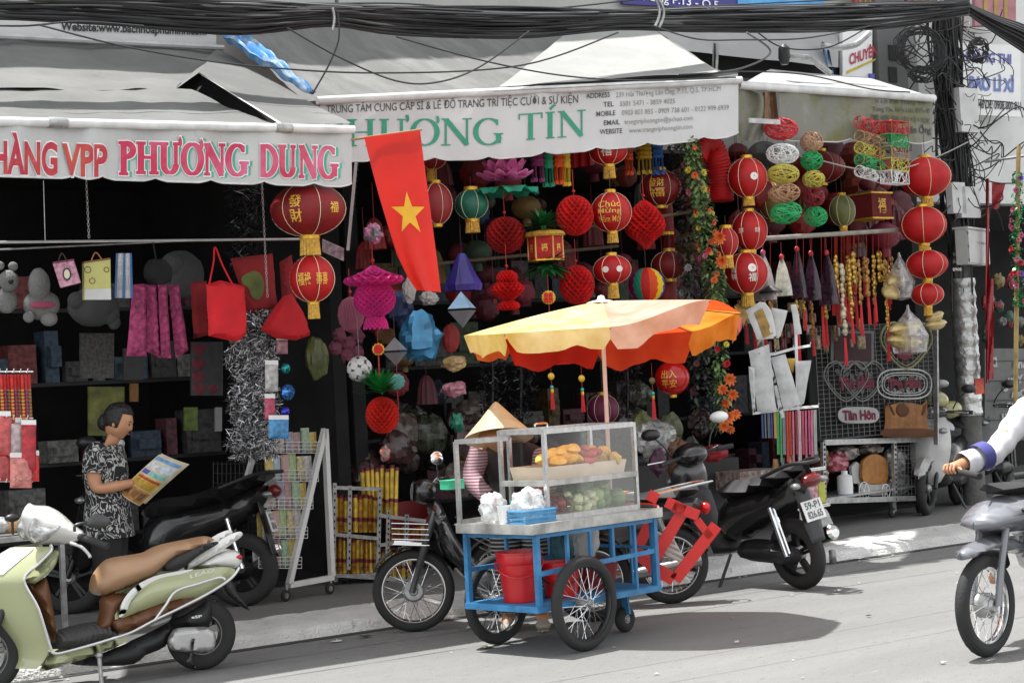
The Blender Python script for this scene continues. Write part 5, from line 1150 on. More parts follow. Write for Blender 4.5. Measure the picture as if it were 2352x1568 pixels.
# ================================================================== motorbikes
GREYP=mat('dark grey bike paint','3a3a3b',.35,var=.1,coat=.3);BLKP=mat('black bike paint','161617',.25,var=.1,coat=.4)
def arcstrip(m,pl,c,R,a0,a1,w,n=14,th=.004):
 m.grid(lambda u,v:pl.P(c[0]+R*math.cos(a0+(a1-a0)*u),c[1]+R*math.sin(a0+(a1-a0)*u)-.25*abs(v-.5)*w,(v-.5)*w),n,4)
 m.grid(lambda u,v:pl.P(c[0]+(R-th)*math.cos(a0+(a1-a0)*u),c[1]+(R-th)*math.sin(a0+(a1-a0)*u)-.25*abs(v-.5)*w,(v-.5)*w),n,4)
def cub(o,u,label,group):
 pl=PL(o,u);P=pl.P;root=thing('motorbike',label,'motorbike',pl.o+pl.u*.6,group)
 wheel(root,P(0,.275),pl.n,.275,.032,32,.04,.055,CHROME,drum=.075);wheel(root,P(1.2,.275),pl.n,.275,.036,32,.05,.06,CHROME,drum=.075)
 for w in(-.075,.075):m=MB();m.tube([P(-.01,.27,w),P(.05,.46,w),P(.055,.47,w),P(.17,.80,w)],[.021,.021,.027,.027],10);m.build('fork',GREYP,root)
 m=MB();arcstrip(m,pl,(0,.275),.305,rad(25),rad(150),.115);m.build('front_fender',BLKP,root)
 m=MB();m.ell(P(.10,.93),(.085,.10,.085),16,10);m.build('headlight_shell',BLKP,root)
 m=MB();m.lathe([(.002,.02),(.05,.015),(.072,0)],P(.03,.935),P(-1,.1)-P(0,0),18);m.build('headlight',mat('lamp glass','8c8c8c',.1,.6),root)
 m=MB();m.tube(cr([P(.26,.99,-.33),P(.20,1.0,-.2),P(.16,.97,0),P(.20,1.0,.2),P(.26,.99,.33)],5),.012,8);m.build('handlebar',CHROME,root)
 for w in(-.3,.3):m=MB();m.tube([P(.25,.992,w-.05),P(.27,.99,w+.05)],.018,10);m.build('grip',RUBBER,root)
 for w in(-.2,.2):
  m=MB();m.tube([P(.2,1.0,w),P(.2,1.12,w*1.2)],.005,5);m.ell(P(.2,1.15,w*1.35),(.05,.016,.035),12,8);m.build('mirror',CHROME,root)
 m=MB();m.pillow(pl,cr([V(q)for q in((.12,.86),(.2,.86),(.3,.62),(.42,.46),(.62,.42),(.6,.34),(.38,.32),(.22,.48),(.14,.68))],3,True),.13,.1);m.build('leg_shield',BLKP,root)
 m=MB();m.pillow(pl,cr([V(q)for q in((.5,.50),(.66,.66),(1.0,.72),(1.42,.74),(1.4,.62),(1.0,.50),(.7,.42))],3,True),.11,.09);m.build('side_cover',GREYP,root)
 m=MB();m.pillow(pl,cr([V(q)for q in((.56,.74),(.75,.78),(1.05,.80),(1.38,.84),(1.4,.76),(1.0,.70),(.6,.68))],3,True),.13,.07);m.build('seat',mat('black vinyl','1d1d1e',.5,bump=.1),root)
 m=MB();m.ell(P(.52,.33),(.17,.11,.10),14,9);m.lathe([(.09,-.13),(.1,0),(.09,.13)],P(.60,.30),pl.n,18,cap=True);m.build('engine',mat('dirty aluminium','6b6b6a',.5,.6,var=.3,scale=20),root)
 m=MB();m.tube(cr([P(.42,.28,.1),P(.6,.22,.14),P(.85,.24,.16)],5),.016,8);m.tube([P(.85,.24,.16),P(.95,.25,.17),P(1.38,.31,.17)],[.02,.042,.042],12);m.build('exhaust',mat('muffler grey','7c7c7c',.35,.7),root)
 m=MB();arcstrip(m,pl,(1.2,.275),.315,rad(10),rad(120),.13);m.build('rear_fender',BLKP,root)
 m=MB();m.ell(P(1.47,.66),(.04,.05,.045),12,8);m.build('tail_lamp',mat('red lens','b31515',.2),root)
 for w in(-.13,.13):m=MB();m.tube([P(1.2,.29,w),P(1.16,.44,w),P(1.158,.445,w),P(1.1,.62,w)],[.018,.018,.026,.026],8);m.build('shock_absorber',CHROME,root)
 m=MB();m.tube(cr([P(1.05,.78,.11),P(1.4,.84,.11),P(1.52,.85,.05),P(1.52,.85,-.05),P(1.4,.84,-.11),P(1.05,.78,-.11)],4),.009,6);m.build('grab_rail',CHROME,root)
 m=MB()
 for k in range(5):m.tube([P(-.12+.0*k,.60+.035*k,-.14),P(-.12,.60+.035*k,.14)],.004,5);m.tube([P(-.12,.60+.035*k,.14),P(.12,.58+.035*k,.14)],.004,5)
 for k in range(7):m.tube([P(-.12,.60,-.14+.047*k),P(.1,.58,-.14+.047*k)],.003,5)
 m.build('front_rack',CHROME,root,kind='stuff')
 m=MB()
 for k in range(4):m.tube([P(.3+.05*k,.76-.07*k,.1),P(.55+.03*k,.60-.05*k,.12)],.006,5)
 m.build('side_rack',CHROME,root,kind='stuff')
 m=MB();m.tube([P(.62,.24,.08),P(.5,.02,.26)],.012,6);m.tube([P(.5,.24,.2),P(.56,.24,.26)],.02,6);m.build('side_stand',BLACK,root)
 return root
A_o=atz(955,1450,0)
cub(A_o,(.79,-.55,0),'black motorbike with chrome front rack parked behind the left end of the cart','motorbikes standing behind the cart')
B_r=atz(1545,1385,0);ub=V((.79,-.45,0)).normalized()
cub(B_r-ub*1.2,ub,'motorbike whose spoked rear wheel shows past the right end of the cart','motorbikes standing behind the cart')
def platefn(pl,c,wd,ht,tilt=0.0):
 return lambda u,v:c+pl*((u-.5)*wd)
def scooter(o,u,label,body,plate=None,panel=None,front=None,group='black scooters parked outside the shops',tilt=0.0,disc=True,frontmat=None):
 """u points from front to rear; n = u x z"""
 pl=PL(o,u);P=pl.P;root=thing('scooter',label,'scooter',pl.o+pl.u*.63,group);fm=frontmat or body
 wheel(root,P(0,.265),pl.n,.265,.045,hubr=.045,rimm=mat('dark mag','2a2a2b',.4,.5),mag=5,drum=.0);wheel(root,P(1.27,.265),pl.n,.265,.05,hubr=.06,rimm=mat('dark mag'),mag=5)
 for w in(-.09,.09):m=MB();m.tube([P(0,.265,w),P(.17,.66,w*.9)],.022,10);m.build('fork',BLACK,root)
 m=MB();m.pillow(pl,cr([V(q)for q in((-.3,.37),(-.2,.50),(0,.58),(.17,.56),(.24,.44),(.16,.42),(0,.50),(-.18,.42))],3,True),.075,.06);m.build('front_fender',fm,root)
 q=PL(P(.16,.62),pl.n,(P(.22,1)-P(0,0)).normalized());m=MB();m.pillow(q,cr([V(t)for t in((0,.36),(.14,.33),(.2,.12),(.19,-.1),(.12,-.3),(0,-.34),(-.12,-.3),(-.19,-.1),(-.2,.12),(-.14,.33))],3,True),.10,.22);m.build('front_apron',fm,root)
 for w in(-.13,.13):
  m=MB();m.ell(P(.14,.82,w),(.05,.05,.03),12,8);m.build('indicator',mat('lamp glass'),root)
 m=MB();m.ell(P(.25,1.0),(.14,.14,.09),18,10,None,lambda p:1+.1*p.x);hsm=m.build('handlebar_cover',body,root)
 m=MB();m.lathe([(.002,.02),(.06,.015),(.085,0)],P(.14,1.0),-pl.u,18,1.0,.6);m.build('headlight',mat('lamp glass'),root)
 for w in(-1,1):
  m=MB();m.tube([P(.28,1.0,.12*w),P(.31,1.0,.24*w)],.014,8);m.tube([P(.31,1.0,.24*w),P(.34,.995,.38*w)],.021,10);m.build('grip',RUBBER,root)
  m=MB();m.tube([P(.26,1.0,.22*w),P(.18,1.0,.37*w)],.007,6);m.build('brake_lever',CHROME,root)
  m=MB();m.tube(cr([P(.27,1.03,.2*w),P(.26,1.12,.25*w),P(.26,1.2,.33*w)],4),.007,6);mi=m.build('mirror',BLACK,root)
  m=MB();m.ell(P(.26,1.23,.36*w),(.075,.075,.045),14,9,None);m.build('mirror_head',BLACK if w>0 else WHITE,mi)
 m=MB();m.pillow(pl,cr([V(t)for t in((.22,.74),(.34,.72),(.42,.46),(.62,.36),(.62,.26),(.36,.24),(.24,.4))],3,True),.14,.1);m.build('floor_board',mat('matt black plastic','1e1e1f',.7),root)
 m=MB();m.pillow(pl,cr([V(t)for t in((.52,.40),(.56,.62),(.72,.72),(1.1,.76),(1.42,.88),(1.54,.90),(1.5,.80),(1.34,.62),(1.0,.46),(.72,.34))],3,True),.15,.16);m.build('body_panel',panel or body,root)
 m=MB();m.pillow(pl,cr([V(t)for t in((.54,.70),(.66,.80),(.9,.82),(1.12,.88),(1.45,.96),(1.54,.93),(1.4,.86),(1.0,.72),(.7,.66))],3,True),.14,.09);m.build('seat',mat('black vinyl'),root)
 m=MB();m.tube(cr([P(1.15,.86,.13),P(1.42,.95,.11),P(1.57,.96,.06),P(1.57,.96,-.06),P(1.42,.95,-.11),P(1.15,.86,-.13)],4),.014,8);m.build('grab_rail',BLACK,root)
 m=MB();m.ell(P(1.53,.82),(.05,.1,.05),14,8,Matrix.Rotation(math.atan2(pl.u.y,pl.u.x),3,'Z'));m.build('tail_lamp',mat('dark red lens','5c0d10',.2),root)
 for w in(-.14,.14):
  m=MB();m.ell(P(1.5,.80,w),(.04,.04,.025),10,7);m.build('rear_indicator',mat('lamp glass'),root)
 m=MB();m.pillow(pl,cr([V(t)for t in((.74,.34),(.95,.38),(1.2,.36),(1.36,.3),(1.3,.2),(1.0,.2),(.78,.22))],3,True),.09,.07,.06);m.build('engine',mat('dark engine','2c2c2d',.5,.5),root)
 m=MB();m.tube([P(.95,.22,-.12),P(1.05,.26,-.15),P(1.5,.40,-.16)],[.025,.055,.06],14);m.build('muffler',mat('muffler black','2a2a2a',.4,.5),root)
 m=MB();m.lathe([(.06,0),(.045,.02),(.03,.01),(.002,.005)],P(1.5,.40,-.16),P(1,.3)-P(0,0),14);m.build('muffler_tip',CHROME,root)
 for w in(.11,.145):m=MB();m.tube([P(1.3,.28,w),P(1.2,.64,w)],.016,8);m.build('shock_absorber',CHROME,root)
 m=MB();m.pillow(PL(P(1.46,.56),pl.n,(P(-.25,1)-P(0,0)).normalized()),[V(t)for t in((-.07,.25),(.07,.25),(.09,-.05),(.07,-.2),(-.07,-.2),(-.09,-.05))],.012,.03);m.build('rear_mudguard',BLACK,root)
 if plate:
  t=(P(-.3,1)-P(0,0)).normalized();qp=PL(P(1.50,.60),pl.n,t);nn=qp.n
  sgn=1 if nn.dot(pl.u)>0 else-1
  m=MB();m.slab(qp,[(-.1,-.075),(.1,-.075),(.1,.075),(-.1,.075)],0,.006*sgn);pp=m.build('number_plate',mat('plate white','cfcfcd',.4,var=.05),root,smooth=False)
  m=MB();d=1 if qp.n.dot(pl.u)>0 else-1
  for li,ln in enumerate(plate):write(m,ln,lambda a,b,li=li:qp.P((a-.5)*.15*d,.012-.068*li+.05*b,.008*sgn),.02,True)
  m.build('plate_lettering',mat('plate ink','4a4a4a',.6),pp,smooth=False)
 m=MB();m.tube([P(.66,.26,.1),P(.62,.02,.24)],.012,6);m.build('side_stand',BLACK,root)
 if tilt:
  root.rotation_mode='QUATERNION';root.rotation_quaternion=Quaternion(pl.u,tilt)
 return root
rr_=atz(1845,1352,0);uR=V((-.02,-1,0)).normalized()
scooter(rr_-uR*1.27,uR,'black scooter with white number plate parked right of the red stool',BLKP,['59-P1','826.65'],tilt=.14)
lr=atz(560,1392,PAV);uL=V((.75,-.66,0)).normalized()
scooter(lr-uL*1.27,uL,'black scooter with number plate behind the green scooter seat',BLKP,['X1-2','0316'],tilt=-.05)
fr_=atz(2128,1183,PAV);uF=V((.90,.43,0)).normalized()
scooter(fr_,uF,'black and white scooter parked at the foot of the utility pole',BLKP,None,None,group='black scooters parked outside the shops',frontmat=mat('pale grey paint','a9a9a6',.35,coat=.3),tilt=.05)
scooter(atz(2225,1150,PAV),V((.92,.38,0)).normalized(),'second black scooter parked right beside the black and white one',BLKP,None,None,group='black scooters parked outside the shops',tilt=.05)
def ridden(o,u):
 pl=PL(o,u);P=pl.P;root=thing('scooter','grey and white scooter with spoked wheel ridden in from the right edge','scooter',pl.o+pl.u*.6);SP=mat('silver grey paint','6a6b70',.22,coat=.6,var=.08,scale=2);BP=mat('blue violet paint','3c3f78',.25,coat=.5)
 wheel(root,P(0,.28),pl.n,.28,.036,32,.05,.06,CHROME,drum=.07);wheel(root,P(1.22,.28),pl.n,.28,.04,32,.05,.06,CHROME,drum=.07)
 for w in(-.08,.08):m=MB();m.tube([P(0,.28,w),P(.05,.48,w),P(.17,.80,w)],.02,10);m.build('fork',SP,root)
 T=lambda pts:cr([pl.at(*C(9,*p))for p in pts],3,True)
 m=MB();m.pillow(pl,T([(1895,728),(1950,665),(2070,588),(2200,575),(2300,610),(2360,720),(2290,700),(2200,690),(2080,690),(1960,740)]),.10,.09,0,.03);m.build('front_fender',SP,root,sharp=85)
 m=MB();m.pillow(pl,T([(2010,535),(2050,420),(2150,320),(2290,295),(2420,330),(2520,470),(2480,540),(2230,562)]),.22,.24,0,.03);m.build('nose_cowl',SP,root,sharp=85)
 m=MB();m.pillow(pl,T([(2330,330),(2420,320),(2540,480),(2560,640),(2440,640),(2360,520)]),.23,.2,0,.035);m.build('side_fairing',BP,root,sharp=85)
 m=MB();m.pillow(pl,T([(2135,385),(2190,380),(2190,425),(2140,425)]),.03,.03,.20);m.build('air_intake',BLACK,root)
 m=MB();m.pillow(pl,T([(2080,235),(2250,215),(2440,225),(2440,285),(2250,300),(2100,290)]),.12,.1);m.build('handlebar_cover',MATTB,root)
 for w in(-.36,.36):m=MB();m.tube([P(.2,.97,w*.3),P(.27,.985,w*.7),P(.32,.98,w)],.02,10);m.build('grip',RUBBER,root)
 m=MB();m.pillow(pl,cr([V(t)for t in((.4,.62),(.7,.55),(1.1,.62),(1.5,.8),(1.55,.7),(1.1,.42),(.6,.34))],3,True),.12,.1);m.build('body_panel',SP,root)
 m=MB();m.pillow(pl,cr([V(t)for t in((.6,.74),(1.0,.80),(1.45,.86),(1.5,.8),(1.0,.70),(.65,.66))],3,True),.13,.07);m.build('seat',mat('black vinyl'),root)
 return root
MATTB=mat('matt black plastic')
# ================================================================== the pale green scooter
gr_,gf_=atz(466,1537,0),atz(-37,1597,0)
ug=(gr_-gf_);ug.z=0;ug.normalize()
GP=mat('pale green paint','9a9e78',.22,var=.06,coat=.6,scale=2);GW=mat('pearl white paint','c9c9c4',.2,var=.05,coat=.6);BRN=mat('brown scooter plastic','5e3b22',.5,var=.15);TAN=mat('tan vinyl seat','98775a',.4,var=.12,scale=5,bump=.06,bscale=120)
SILVER=mat('silver engine cover','a8a8a6',.4,.6,var=.12);DENG=mat('dark engine' if 'dark engine' in _M else 'dark engine','2c2c2d',.5,.5);MATT=mat('matt black plastic','1e1e1f',.7)
gs=thing('scooter','pale green scooter with tan seat parked in the left foreground','scooter',gr_.lerp(gf_,.5))
G0=PL(gr_,ug)
def G(w):return PL(gr_+G0 .n*w,ug)
def D_(pts):return[C('d',*p)for p in pts]
def gpil(name,m_,pts,w,T,R=None,mirror=True,n=3,both=True,par=None,curve=None,step=None):
 pl=G(w);q=cr([pl.at(*C('d',*p))for p in pts],n,True);m=MB();m.pillow(pl,q,T,R or T*1.6,0,step,both,curve);o=m.build(name,m_,par or gs,sharp=60)
 if mirror:
  m=MB();m.pillow(G(-w),q,T,R or T*1.6,0,step,both,(lambda a,b:-curve(a,b))if curve else None);m.build(name,m_,par or gs,sharp=60)
 return o
gpil('seat',TAN,[(762,745),(785,650),(860,545),(950,492),(1200,452),(1300,405),(1400,372),(1600,332),(1750,306),(1828,328),(1815,356),(1650,442),(1500,495),(1410,575),(1300,660),(1180,712),(950,805),(830,812),(775,785)],.04,.15,.17,False,step=.028)
gpil('seat_insert',MATT,[(1380,605),(1420,552),(1490,492),(1650,425),(1820,358),(1872,372),(1700,475),(1550,590)],.13,.03,.05)
gpil('side_panel',GP,[(985,1022),(1050,865),(1150,745),(1300,662),(1530,610),(1700,592),(1850,572),(1990,580),(2012,618),(1900,728),(1760,820),(1560,842),(1400,880),(1200,950)],.13,.06,.10)
gpil('painted_highlight',GW,[(1060,850),(1170,730),(1320,652),(1500,612),(1660,590),(1560,630),(1380,665),(1240,740),(1130,850),(1080,960),(1020,1000)],.200,.012,.02)  # white patch paints a highlight onto the pale green side panel
gpil('grab_handle',GW,[(1532,602),(1590,542),(1760,442),(1900,335),(2000,282),(2065,268),(2080,300),(2020,350),(1900,432),(1700,550),(1570,607)],.10,.03,.05)
gpil('underseat_panel',BRN,[(875,815),(1110,800),(1060,860),(985,1025),(945,1108),(815,1108),(850,980)],.05,.12,.15,False)
gpil('lower_panel',BRN,[(975,1030),(1200,950),(1400,882),(1560,845),(1770,822),(1500,962),(1320,1040),(1150,1112),(1010,1132),(930,1108)],.12,.05,.06)
gpil('floor_board',mat('grey floor rubber','3d3d3c',.8,bump=.5,bscale=10,wave='X'),[(470,1120),(830,1035),(1010,1110),(970,1178),(700,1242),(450,1275),(440,1200)],.02,.15,.1,False)
gpil('under_tray',GP,[(440,1315),(480,1312),(760,1262),(1010,1192),(1095,1168),(1050,1232),(830,1322),(620,1392),(420,1452),(338,1457)],.10,.06,.09)
gpil('leg_shield',BRN,[(205,705),(300,720),(392,662),(442,850),(492,1190),(452,1228),(420,1150),(330,950)],.05,.14,.2,False)
gpil('glove_box',GP,[(207,688),(330,555),(438,440),(505,430),(482,540),(410,640),(290,722)],.06,.12,.15,False)
E1=[V(p)for p in((440,400),(436,440),(330,545),(205,682),(262,790),(330,935),(395,1100),(432,1250),(400,1370),(335,1455))]
E1=cr(E1,5);pg=G(.20)
def apron(u,v):
 k=v*(len(E1)-1);i=min(len(E1)-2,int(k));p=E1[i].lerp(E1[i+1],k-i);a,b=pg.at(*C('d',p.x,p.y))
 w=.20*(1-2*u);narrow=.62+.38*math.sin(PI*min(1,.15+v*.8));bulge=(.24+.06*math.sin(v*5))*(1-(2*u-1)**2)
 return G0 .P(a-bulge*(.5+.5*math.sin(PI*(.12+.8*v))),b+.02*bulge,w*narrow+(.20-.2*narrow)*(1 if u<.5 else-1)*0)
m=MB();m.grid(apron,20,40);m.build('front_apron',GP,gs)
m=MB();m.grid(lambda u,v:apron(.12+.5*u,.02+.27*v)-ug*.012,12,12);m.build('apron_top',GW,gs)
TRIM=mat('satin trim','c9c9c8',.25,.7,var=.05)
for pts,w in(([(432,380),(440,430),(330,545),(207,682),(330,930),(430,1250),(470,1310),(600,1290),(950,1190),(1130,1130),(1320,1030),(1560,915),(1800,790),(1980,670),(2055,575)],.205),([(1325,1030),(1420,900),(1510,780),(1700,715),(1880,662),(1930,680)],.205)):
 pl=G(w);m=MB();m.tube(cr([pl.P(*pl.at(*C('d',*p)))for p in pts],5),.0085,7);m.build('trim_rail',TRIM,gs)
gpil('handlebar_cover',GW,[(182,130),(240,28),(300,42),(420,52),(530,112),(650,222),(716,272),(700,322),(610,372),(400,378),(300,372),(240,330),(205,240)],.02,.17,.2,False)
gpil('headlight',mat('clear lens','9a9a99',.06,.3,var=.5,scale=30,coat=1),[(245,225),(300,140),(318,212),(420,225),(520,222),(460,290),(400,342),(300,362),(245,295)],.16,.045,.06)
pl=G(.27)
m=MB();m.tube([pl.P(*pl.at(*C('d',*p)),w)for p,w in(((690,312),-.03),((780,345),.04),((880,385),.12))],.019,10);m.build('grip',RUBBER,gs)
m=MB();m.tube([G0 .P(*pl.at(*C('d',690,312)),-.2),G0 .P(*pl.at(*C('d',780,345)),-.38)],.019,10);m.build('grip',RUBBER,gs)
m=MB();m.tube(cr([pl.P(*pl.at(*C('d',*p)),w)for p,w in(((615,370),-.03),((690,398),.02),((745,460),.05),((752,485),.06))],4),.010,8);m.build('brake_lever',SILVER,gs)
pm_=G(.26);q0=pm_.at(*C('d',850,178));m=MB();m.tube(cr([pm_.P(*pm_.at(*C('d',*p)))for p in((640,268),(648,215),(740,192),(800,185))],4),.009,8);ms_=m.build('mirror_stem',BLACK,gs)
m=MB();m.pillow(pm_,cr([pm_.at(*C('d',*p))for p in((735,195),(790,125),(850,116),(930,148),(948,185),(915,225),(820,238),(755,225))],3,True),.022,.04);m.build('mirror_head',mat('mirror grey','3c3c3d',.4),ms_)
m=MB();c_=atd(*C('d',105,150),depth(q0 .x*ug+gr_)+.25);m.ell(c_,(.05,.03,.025),14,8);m.tube([c_,c_-BZ*.1],.008,6);m.build('mirror_head',BLACK,gs)
rw=G(.0);cwh=V(rw.at(*C('d',1712,1150)));RWc=gr_+BZ*.215
wheel(gs,RWc,G0 .n,.215,.048,hubr=.05,rimm=mat('grey mag','767675',.4,.7),mag=5)
wheel(gs,gf_+BZ*.23,G0 .n,.23,.045,hubr=.045,rimm=mat('grey mag'),mag=5)
gpil('engine_cover',SILVER,[(1448,1172),(1500,1102),(1640,1086),(1782,1088),(1850,1152),(1842,1250),(1782,1302),(1500,1292),(1442,1232)],.12,.035,.018,False)
gpil('engine_block',DENG,[(1000,1380),(1060,1240),(1300,1120),(1600,960),(1800,860),(1790,1080),(1500,1110),(1420,1250),(1240,1330),(1080,1400)],.04,.06,.08,False)
gpil('belly',MATT,[(600,1400),(830,1325),(1060,1235),(1250,1190),(1260,1300),(1150,1400),(900,1420)],.03,.08,.1,False)
gpil('kick_lever',BLACK,[(1630,1330),(1645,1200),(1672,1185),(1665,1230),(1652,1380),(1690,1440),(1600,1390)],.17,.012,.02,False)
gpil('foot_rest',mat('grey rubber','777775',.6),[(1280,1080),(1330,1040),(1465,998),(1440,1040),(1330,1082)],.19,.02,.03,False)
gpil('tail_lamp',mat('red lens' if 'red lens' in _M else 'red lens','b31515',.2),[(1960,470),(2040,455),(2080,480),(2050,520),(1980,500)],.08,.05,.05)
gpil('tail_cover',GW,[(1700,560),(1900,440),(2030,430),(2075,500),(2050,570),(1990,580),(1850,570)],.07,.05,.06)
gpil('rear_mudguard',BLACK,[(1890,700),(1990,690),(2030,780),(2110,890),(2150,940),(2110,935),(2010,870),(1930,800)],.0,.05,.05,False)
m=MB();pl=G(.0);m.tube([pl.P(*pl.at(*C('d',1830,850))),pl.P(*pl.at(*C('d',1850,1060)))],.024,10);m.build('shock_absorber',DENG,gs)
pl=G(.14);m=MB();m.tube([pl.P(*pl.at(*C('d',850,1330))),G0 .P(*(G0 .at(*C('d',806,1600))),.20)],.013,8);m.ell(pl.P(*pl.at(*C('d',850,1330))),.022,10,7);m.build('side_stand',STEEL,gs)
gpil('front_fender',GP,[(-330,1010),(-220,850),(-60,800),(60,880),(150,960),(205,1075),(150,1140),(40,1080),(-60,1000),(-200,1010),(-300,1120)],.0,.085,.1,False)
for w in(-.09,.09):m=MB();m.tube([gf_+BZ*.23+G0 .n*w,gf_+BZ*.62+ug*.17+G0 .n*w],.022,10);m.build('fork',BLACK,gs)
pl=G(.192);m=MB();a,b=pl.at(*C('d',1632,668)),pl.at(*C('d',1838,610));write(m,'LEAD',lambda u,t:pl.P(*(a.lerp(b,u)+V((0,.022*t))),.002),.01,True)
m.build('badge',CHROME,gs,smooth=False)
pl=G(.101);m=MB();a,b=pl.at(*C('d',1638,1012)),pl.at(*C('d',1728,1002));write(m,'eSP',lambda u,t:pl.P(*(a.lerp(b,u)+V((0,.016*t))),.012),.02,True);m.build('badge',WHITE,gs,smooth=False)
# ================================================================== people
def skinmesh(name,nodes,edges,m_,root,rootnode=0,sub=2):
 me=bpy.data.meshes.new(name);loc=ROOT[root.name];me.from_pydata([V(p)-loc for p,r in nodes],edges,[])
 o=bpy.data.objects.new(name,me);COL.objects.link(o)
 sk=o.modifiers.new('s','SKIN');sk.branch_smoothing=.6
 for i,(p,r)in enumerate(nodes):
  d=me.skin_vertices[0].data[i];d.radius=(r,r)if not isinstance(r,tuple)else r;d.use_root=(i==rootnode)
 ss=o.modifiers.new('b','SUBSURF');ss.levels=sub;ss.render_levels=sub
 bpy.context.view_layer.update()
 nm=bpy.data.meshes.new_from_object(o.evaluated_get(bpy.context.evaluated_depsgraph_get()));o.modifiers.clear();o.data=nm;nm.materials.clear();nm.materials.append(m_)
 nm.polygons.foreach_set('use_smooth',[True]*len(nm.polygons));o.parent=root;ROOT[o.name]=loc
 bpy.data.meshes.remove(me);return o
SKIN=mat('skin','b0805f',.5,var=.08,scale=20);HAIR=mat('black hair','15110f',.5,var=.3,scale=30,bump=.5,bscale=90)
def pattern(name,a,b,sc=9,th=.5,dist=2.5,bands=None):
 if name in _M:return _M[name]
 m=mat(name,a,.75);n=m.node_tree.nodes;l=m.node_tree.links;tc=n.new('ShaderNodeTexCoord')
 t=n.new('ShaderNodeTexWave')if not bands else n.new('ShaderNodeTexWave');t.inputs['Scale'].default_value=sc;t.inputs['Distortion'].default_value=dist;t.inputs['Detail'].default_value=2
 if bands:t.bands_direction=bands
 l.new(tc.outputs['Object'],t.inputs['Vector']);r=n.new('ShaderNodeValToRGB');r.color_ramp.interpolation='CONSTANT';r.color_ramp.elements[1].position=th
 r.color_ramp.elements[0].color=(*lin(a),1);r.color_ramp.elements[1].color=(*lin(b),1);l.new(t.outputs[0],r.inputs[0]);l.new(r.outputs[0],n['Principled BSDF'].inputs['Base Color']);return m
def swirl(name,a,b,sc):
 m=mat(name,a,.8);n=m.node_tree.nodes;l=m.node_tree.links;tc=n.new('ShaderNodeTexCoord');t=n.new('ShaderNodeTexNoise');t.inputs['Scale'].default_value=sc;t.inputs['Detail'].default_value=1.5;t.inputs['Distortion'].default_value=2.2
 l.new(tc.outputs['Object'],t.inputs['Vector']);r=n.new('ShaderNodeValToRGB');r.color_ramp.interpolation='CONSTANT';e=r.color_ramp.elements;e[0].color=(*lin(a),1);e[1].position=.475;e[1].color=(*lin(b),1)
 for p,c in((.525,a),(.63,b)):q=e.new(p);q.color=(*lin(c),1)
 l.new(t.outputs[0],r.inputs[0]);l.new(r.outputs[0],n['Principled BSDF'].inputs['Base Color']);return m
DRESS=swirl('black and white swirl cloth','121213','a5a5a3',9)
def loft(m,secs,n=22):
 """secs: (centre, axis1, r1, axis2, r2)"""
 vs=[]
 for c,a,ra,b,rb in secs:
  for k in range(n):t=2*PI*k/n;vs.append(V(c)+V(a)*(ra*math.cos(t))+V(b)*(rb*math.sin(t)))
 return m.add(vs,[(i*n+k,i*n+(k+1)%n,(i+1)*n+(k+1)%n,(i+1)*n+k)for i in range(len(secs)-1)for k in range(n)])
def smoothsecs(keys,n=5):
 out=[]
 cs=cr([k[0]for k in keys],n);r1=cr([V((k[2],k[4]))for k in keys],n)
 for i,c in enumerate(cs):out.append((c,keys[0][1],r1[i].x,keys[0][3],r1[i].y))
 return out
WP=at(262,970,.78);wg=V((WP.x,WP.y,PAV));QW=PL(wg,RGT)
woman=thing('person','woman with short black hair in black and white patterned dress reading a newspaper','person',wg)
def qw(x,y,w=0):return QW.P(*QW.at(x,y),w)
nodes=[(qw(246,1200),(.13,.15)),(qw(244,1130),(.11,.135)),(qw(243,1060),(.11,.15)),(qw(252,1026),.06),(qw(264,1006),.05),(qw(270,985),.072),(qw(267,955),.088),(qw(230,1040,.15),.06),(qw(229,1080,.19),.052),(qw(236,1120,.20),.045),(qw(285,1112,.15),.036),(qw(322,1104,.08),.027),(qw(337,1101,.06),(.03,.022)),(qw(246,1040,-.15),.06),(qw(252,1090,-.19),.05),(qw(262,1125,-.19),.042),(qw(310,1112,-.12),.034),(qw(345,1100,-.04),.028),(qw(246,1225,.09),.10),(qw(252,1310,.09),.07),(QW.P(.0,.09,.09),.045),(QW.P(.13,.04,.09),.035),(qw(246,1225,-.09),.10),(qw(252,1310,-.09),.07),(QW.P(.0,.09,-.09),.045),(QW.P(.13,.04,-.09),.035),(qw(300,978),.016),(qw(291,998),.03)]
ed=[(0,1),(1,2),(2,3),(3,4),(4,5),(5,6),(2,7),(7,8),(8,9),(9,10),(10,11),(11,12),(2,13),(13,14),(14,15),(15,16),(16,17),(0,18),(18,19),(19,20),(20,21),(0,22),(22,23),(23,24),(24,25),(5,27)]
nodes[26]=(qw(294,996),.022)
fi=len(nodes)
for j,(x,y,w)in enumerate(((352,1090,.055),(357,1096,.06),(358,1103,.062),(354,1110,.06))):
 nodes.append((qw(344,1096+3.2*j,.06),.0085));nodes.append((qw(x,y,w),.008));nodes.append((qw(x-2,y+3,w-.025),.007));ed+=[(12,fi),(fi,fi+1),(fi+1,fi+2)];fi+=3
nodes.append((qw(335,1092,.05),.009));nodes.append((qw(347,1086,.03),.008));ed+=[(12,fi),(fi,fi+1)]
nodes.pop(26);ed=[(a-(a>26),b-(b>26))for a,b in ed]
skinmesh('body',nodes,ed,SKIN,woman)
hc=qw(273,969);HR=Matrix.Rotation(rad(-22),3,-FWD)
def hp(f,u,w):return hc+HR@(RGT*f+BZ*u-FWD*w)
